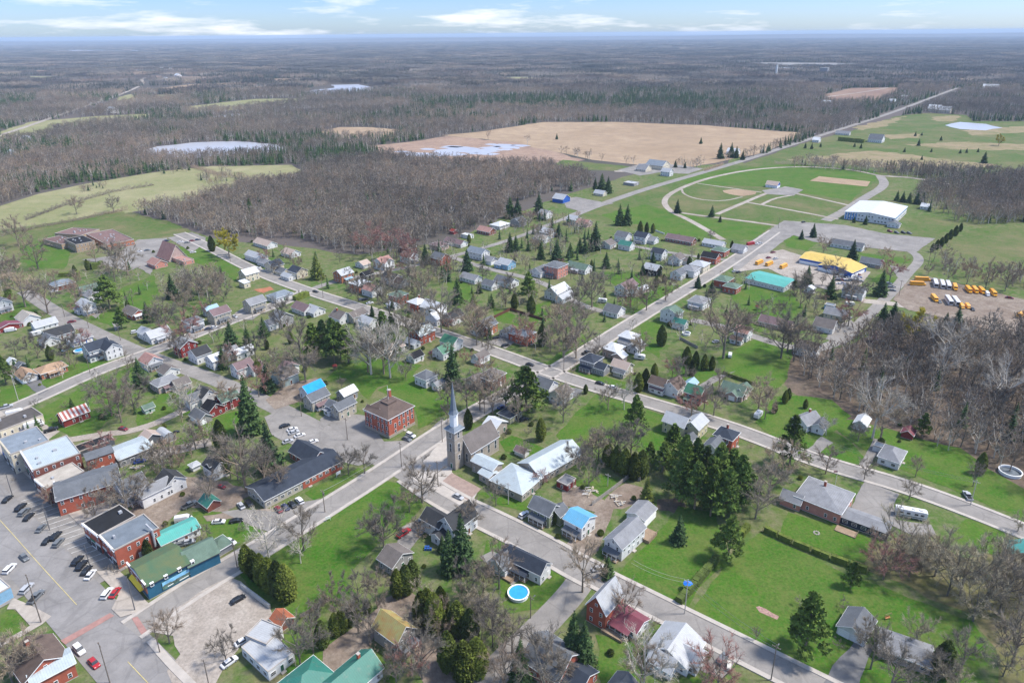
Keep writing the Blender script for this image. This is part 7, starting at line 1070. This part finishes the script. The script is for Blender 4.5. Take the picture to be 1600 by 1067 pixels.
# ------------------------------------------------------------------ woods
LOD = sc  # low-detail trees live in a collection that only feeds the woods
wc_ = bpy.data.collections.new('wood_trees')
def lod(name, f, tm, cm, *a, **k):
    T, C = f(*a, **k); b = MB(); b.add(T.v, T.f, 0); b.add(C.v, C.f, 1); me = b.mesh(name, [tm, cm]); o = bpy.data.objects.new(name, me); wc_.objects.link(o); return o
for i in range(6): lod('a_wood_tree%d' % i, bare, M_BARK if i % 2 else M_PALE, M_TWIG, 200+i, 14, [4.6, 5.2, 4.2, 5.4, 4.8, 3.6][i], 420, .15, 0, .35)
for i in range(2): lod('b_wood_spruce%d' % i, spruce, M_BARK, M_SPR, 220+i, 14, 3.2, 0)
def patch(name, seed, conifer):
    """a hundred metres of distant woodland: small crowns packed over the ground"""
    r = random.Random(seed); b = MB()
    for i in range(230):
        x, y, h = r.uniform(-55, 55), r.uniform(-55, 55), r.uniform(9, 17); w = r.uniform(3.2, 5.5); cf = r.random() < conifer
        if cf: w *= .7; h *= 1.1; b.add([(x+w*math.cos(k*1.256), y+w*math.sin(k*1.256), h*.1) for k in range(5)]+[(x, y, h)], [(k, (k+1) % 5, 5) for k in range(5)], 1)
        else:
            for k in range(16):
                q = rv(r); p = Vector((x+q.x*w*.8, y+q.y*w*.8, h*.68+q.z*h*.3)); leaf(b, p, r, w*.55, 0, up=.8, k=.5)
            b.tube([(x, y, 0), (x, y, h*.8)], [.25, .12], 3, 2, cap=False)
    me = b.mesh(name, [mat('far_twigs', (.215, .195, .175), .95, .3, .02, kind='rand'), mat('far_needles', (.045, .062, .045), .95, .3, .02), M_BARK]); o = bpy.data.objects.new(name, me); return o
pc_ = bpy.data.collections.new('wood_patches')
for i in range(4): pc_.objects.link(patch('wood_patch%d' % i, 300+i, [.03, .12, .30, .0][i]))
def scatter(name, pts, coll, label=None):
    """pts: (x, y, scale, index)"""
    me = bpy.data.meshes.new(name); me.from_pydata([(p[0], p[1], 0) for p in pts], [], [])
    at = me.attributes.new('sc', 'FLOAT', 'POINT'); at.data.foreach_set('value', [p[2] for p in pts]); ai = me.attributes.new('ix', 'INT', 'POINT'); ai.data.foreach_set('value', [p[3] for p in pts]); ar = me.attributes.new('rt', 'FLOAT', 'POINT'); rg_ = random.Random(4); ar.data.foreach_set('value', [rg_.uniform(0, 6.28) for p in pts])
    o = link(name, me); g = bpy.data.node_groups.new(name, 'GeometryNodeTree'); g.interface.new_socket('Geometry', in_out='INPUT', socket_type='NodeSocketGeometry'); g.interface.new_socket('Geometry', in_out='OUTPUT', socket_type='NodeSocketGeometry')
    ni = g.nodes.new('NodeGroupInput'); no = g.nodes.new('NodeGroupOutput'); ip = g.nodes.new('GeometryNodeInstanceOnPoints'); ci = g.nodes.new('GeometryNodeCollectionInfo'); ci.inputs['Collection'].default_value = coll; ci.inputs['Separate Children'].default_value = True; ci.inputs['Reset Children'].default_value = True
    def attr(n, t): a = g.nodes.new('GeometryNodeInputNamedAttribute'); a.data_type = t; a.inputs[0].default_value = n; return a.outputs[0]
    ip.inputs['Pick Instance'].default_value = True; cx = g.nodes.new('ShaderNodeCombineXYZ'); g.links.new(attr('rt', 'FLOAT'), cx.inputs[2])
    g.links.new(ni.outputs[0], ip.inputs['Points']); g.links.new(ci.outputs[0], ip.inputs['Instance']); g.links.new(attr('ix', 'INT'), ip.inputs['Instance Index']); g.links.new(cx.outputs[0], ip.inputs['Rotation']); g.links.new(attr('sc', 'FLOAT'), ip.inputs['Scale']); g.links.new(ip.outputs[0], no.inputs[0])
    md = o.modifiers.new('woods', 'NODES'); md.node_group = g; tag(o, label, 'woods', kind='stuff'); return o
rw = random.Random(77)
WOODS = [[(215,334),(260,322),(320,312),(380,292),(430,285),(475,276),(480,262),(530,254),(600,250),(700,258),(780,262),(905,272),(930,285),(900,300),(870,300),(800,318),(790,335),(735,360),(690,368),(640,385),(600,398),(560,398),(520,388),(470,372),(420,372),(330,366),(290,352)],
         [(1250,572),(1300,560),(1330,545),(1370,520),(1400,515),(1460,520),(1600,520),(1700,530),(1800,800),(1600,765),(1535,722),(1450,695),(1400,665),(1330,645),(1260,610)],
         [(1425,320),(1440,290),(1520,290),(1600,282),(1720,290),(1750,360),(1600,350),(1520,350),(1495,345),(1450,330)], [(1240,256),(1300,260),(1400,268),(1500,278),(1600,282),(1600,288),(1500,286),(1400,276),(1300,266),(1240,262)],
         [(1395,880),(1440,850),(1500,880),(1560,860),(1640,900),(1640,1120),(1560,1100),(1560,1030),(1520,960),(1450,935)], [(1450,400),(1470,425),(1520,445),(1640,455),(1640,440),(1530,432),(1485,412)],
         [(285,700),(330,665),(345,672),(300,712),(255,745),(225,760),(235,735)], [(620,960),(700,920),(760,930),(790,990),(760,1040),(690,1010),(640,990)], [(-60,420),(0,400),(15,420),(25,450),(0,480),(-60,490)], [(800,600),(780,585),(740,600),(755,625)], [(285,425),(330,430),(365,450),(340,470),(290,470),(262,445)]]
WDEN = [26, 30, 40, 45, 55, 60, 45, 60, 60, 60, 60]
near = []
for pl, den in zip(WOODS, WDEN):
    wpts = [P(*q) for q in pl]; xs = [p.x for p in wpts]; ys = [p.y for p in wpts]; poly = [(p.x, p.y) for p in wpts]; A = 0
    for i in range(len(poly)): A += poly[i-1][0]*poly[i][1]-poly[i][0]*poly[i-1][1]
    n = int(abs(A)/2/den); c = 0; t = 0
    while c < n and t < n*40:
        t += 1; x, y = rw.uniform(min(xs), max(xs)), rw.uniform(min(ys), max(ys))
        if inpoly(x, y, poly): near.append((x, y)); c += 1
near.sort(key=lambda p: p[0]**2+p[1]**2)
NIND = max(0, 318-sum(1 for t in TREES if WORDS[t[1]][0] == 'bare_tree'))
rest = []
for i, (x, y) in enumerate(near):
    px, py = PX((x, y, 0)); vis = -20 < px < 1620 and py < 1090
    if NIND > 0 and vis:
        NIND -= 1; k = rw.choice(['bare', 'tan', 'slim', 'bushy', 'bare', 'pale'] if py < 790 else ['tan', 'tan', 'bare']); w = 'thicket' if py > 790 else 'right wood' if px > 1000 else 'brush'
        tree(k, px, py, h=rw.uniform(9, 15) if py < 790 else rw.uniform(7, 11), world=Vector((x, y, 0)), wide=.85, label={'thicket': 'leafless grey-brown tree in the dense thicket by the ranch house lawn', 'right wood': 'leafless grey-brown tree standing among others in the right wood', 'brush': 'leafless tree in the tangled brush'}[w]+{'bare': '', 'slim': ', narrow crown', 'bushy': ', broad crown', 'pale': ', pale limbs', 'tan': ', tan twigs'}[k], group='trees of the '+w+' '+WORDS[k][2])
    else: rest.append((x, y, rw.uniform(.65, 1.1), rw.randrange(6) if rw.random() > .045 else 6+rw.randrange(2)))
for pl, n, lo_, hi_ in (([(305,276),(350,268),(385,280),(330,294)], 60, .4, .8), ([(120,294),(150,288),(172,293),(130,301)], 26, .3, .6), ([(250,268),(300,264),(290,272),(250,274)], 20, .4, .7), ([(780,350),(860,343),(905,348),(935,400),(880,402),(820,397),(790,372)], 70, .6, .95), ([(600,392),(700,378),(735,440),(640,450)], 45, .55, .9), ([(640,395),(780,345),(905,345),(960,400),(1120,400),(1080,440),(960,500),(860,560),(700,500),(560,470),(420,420),(380,400)], 150, .45, .8), ([(20,440),(200,420),(330,480),(480,560),(420,600),(300,540),(160,500),(40,480)], 60, .45, .8), ([(0,560),(150,540),(300,600),(280,660),(60,690),(0,650)], 22, .4, .7), ([(900,480),(1200,420),(1300,500),(1240,540),(1000,540)], 40, .45, .75)):
    wp = [(P(*q).x, P(*q).y) for q in pl]; xs = [p[0] for p in wp]; ys = [p[1] for p in wp]; c = 0
    for _ in range(n*30):                    # leafy backs of the village plots, past the three hundred nearest trees
        x, y = rw.uniform(min(xs), max(xs)), rw.uniform(min(ys), max(ys))
        if c < n and inpoly(x, y, wp) and free(Vector((x, y, 0)), 1.5): c += 1; rest.append((x, y, rw.uniform(lo_, hi_), rw.randrange(6) if rw.random() > .22 else 6+rw.randrange(2)))
# the great woods beyond, thinning nowhere but where fields, lakes and the village lie
VILP = [(-900,1200),(-300,520),(-60,385),(0,372),(60,356),(180,330),(215,334),(290,352),(330,366),(420,372),(470,372),(520,388),(560,398),(600,398),(640,385),(690,368),(735,360),(790,335),(800,318),(870,300),(900,300),(930,285),(905,272),(860,262),(915,250),(1000,258),(1080,264),(1160,256),(1240,256),(1400,268),(1500,290),(1520,300),(1495,345),(1520,350),(1600,350),(1700,350),(1750,520),(1600,520),(1800,800),(2600,1200)]
CLR = FIELDS+[VILP, WOODS[0], [(215,334),(475,276),(460,255),(130,285),(60,300),(0,320),(-60,360),(-60,440),(0,372)], [(1370,180),(1500,137),(1510,143),(1395,186)], [(1390,178),(1250,222),(1160,252),(1170,262),(1270,230),(1410,182)], [(-40,228),(60,198),(150,166),(212,140),(215,130),(236,122),(238,128),(228,142),(150,175),(60,206),(-40,238)], [(870,262),(1060,262),(1110,266),(1080,285),(900,310),(860,300)]]
CLW = [[(P(*q).x, P(*q).y) for q in pl] for pl in CLR]; CBB = [(min(a for a, b in c), max(a for a, b in c), min(b for a, b in c), max(b for a, b in c)) for c in CLW]
def clear(x, y): return any(bb[0] < x < bb[1] and bb[2] < y < bb[3] and inpoly(x, y, c) for bb, c in zip(CBB, CLW))
import mathutils
def conif(x, y): return mathutils.noise.noise(Vector((x/260, y/170, 3.3)))+.5*mathutils.noise.noise(Vector((x/70, y/60, 9)))
GREEN = [[(490,262),(470,248),(480,238),(540,232),(590,238),(600,246),(560,252)], [(950,160),(970,145),(1030,140),(1080,146),(1100,158),(1060,168),(980,170)], [(600,300),(680,290),(740,296),(760,304),(690,312),(620,312)], [(1280,225),(1290,222),(1300,226),(1290,230)], [(640,160),(800,150),(950,150),(940,165),(800,166),(650,170)], [(1010,160),(1160,160),(1250,170),(1240,178),(1050,172)], [(930,112),(1010,108),(1120,110),(1040,114)], [(450,215),(500,212),(505,220),(460,222)], [(60,150),(0,152),(0,170),(50,166)], [(1340,165),(1440,160),(1440,178),(1390,186),(1350,180)]]
GW = [[(P(*q).x, P(*q).y) for q in pl] for pl in GREEN]
DMAX = 2300
d_ = 7.0; n_ = 0
y = 480.0
while y < DMAX:
    sp_ = 6.6+max(0, (y-900))*.0035; hw = y*.80+40; x = -hw
    while x < hw:
        X, Y = x+rw.uniform(-.5, .5)*sp_, y+rw.uniform(-.5, .5)*sp_
        if not clear(X, Y):
            c = conif(X, Y); g = any(inpoly(X, Y, q) for q in GW); co = (g and rw.random() < .75) or (c > .19 and rw.random() < .6) or rw.random() < .02
            if c > -.62 or g: rest.append((X, Y, rw.uniform(.7, 1.15)*(1+max(0, y-1200)*.00018), 6+rw.randrange(2) if co else rw.randrange(6)))
        x += sp_
    y += sp_
scatter('woods', rest, wc_, 'wide grey-brown leafless woods reaching from village to horizon')
far = []; y = DMAX-20
while y < 17000:
    sp_ = 98 if y < 8000 else 150; hw = y*.80+100; x = -hw
    while x < hw:
        X, Y = x+rw.uniform(-15, 15), y+rw.uniform(-15, 15)
        if not (clear(X, Y) or clear(X-45, Y) or clear(X+45, Y) or clear(X, Y+45) or clear(X, Y-45)):
            c = conif(X*.35, Y*.35); g = any(inpoly(X, Y, q) for q in GW); far.append((X, Y, rw.uniform(.9, 1.12), 2 if g or c > .2 else 1 if c > .06 else rw.choice([0, 3])))
        x += sp_
    y += sp_
scatter('distant_woods', far, pc_, 'hazy blue-grey woods stretching to the horizon')
# rolling rises on the horizon
hb = MB(); rh = random.Random(2)
for k in range(26):
    X = -22000+k*1800+rh.uniform(-500, 500); Y = rh.uniform(19000, 30000); n = 14; hh = rh.uniform(35, 90); Lx, Ly = rh.uniform(3000, 6000), 1500
    hb.add([(X+Lx*math.cos(2*math.pi*i/n), Y+Ly*math.sin(2*math.pi*i/n), -5) for i in range(n)]+[(X+Lx*.5*math.cos(2*math.pi*i/n), Y+Ly*.5*math.sin(2*math.pi*i/n), hh*.8) for i in range(n)]+[(X, Y, hh)], [(i, (i+1) % n, n+(i+1) % n, n+i) for i in range(n)]+[(n+i, n+(i+1) % n, 2*n) for i in range(n)])
tag(hb.build('hills', [G_FAR], None), kind='structure')
# ------------------------------------------------------------------ every label singles out one tree
def nearest(x, y):
    q = min(HOUSES, key=lambda h_: (h_[0]-x)**2+(1.6*(h_[1]-y))**2); return q
by = {}
for t in TREES:
    o, k, x, y, h, lb = t
    if lb: continue
    q = nearest(x, y); dx, dy = x-q[0], (y-q[1])*1.3
    rel = 'right of' if dx > abs(dy) else 'left of' if -dx > abs(dy) else 'in front of' if dy > 0 else 'behind'
    if abs(dx) > 90 or abs(dy) > 90: rel = 'well '+rel
    by.setdefault((WORDS[k][2], rel, q[2]), []).append(t)
for (look, rel, key), L in by.items():
    L.sort(key=lambda t: -t[4]); ws = {1: [''], 2: ['taller ', 'shorter '], 3: ['tallest ', 'middle-sized ', 'smallest ']}.get(len(L))
    for i, t in enumerate(L):
        if ws: lb = ws[i]+look+' '+rel+' the '+key
        else:
            od = sorted(range(len(L)), key=lambda j: L[j][2]).index(i); lb = ['first', 'second', 'third', 'fourth', 'fifth', 'sixth', 'seventh', 'eighth', 'ninth', 'tenth', 'eleventh', 'twelfth'][min(od, 11)]+' from left, '+look+' '+rel+' the '+key
        t[0]['label'] = ' '.join(lb.split()[:16])
        t[0]['group'] = WORDS[t[1]][1]+'s about the village'
# ------------------------------------------------------------------ air: far things fade to blue
hz = MB(); RZ = 42000; hz.box(0, 0, -2, RZ*2, RZ*2, H+14)
hm = bpy.data.materials.new('haze_air'); hm.use_nodes = True; t = hm.node_tree; t.nodes.clear(); ho = N(t, 'ShaderNodeOutputMaterial'); pv = N(t, 'ShaderNodeVolumePrincipled')
pv.inputs['Density'].default_value = 0.5/8500; pv.inputs['Color'].default_value = (.62, .78, .98, 1); pv.inputs['Anisotropy'].default_value = 0.0; t.links.new(pv.outputs[0], ho.inputs['Volume'])
HAZE = tag(hz.build('haze', [hm], None), kind='stuff')
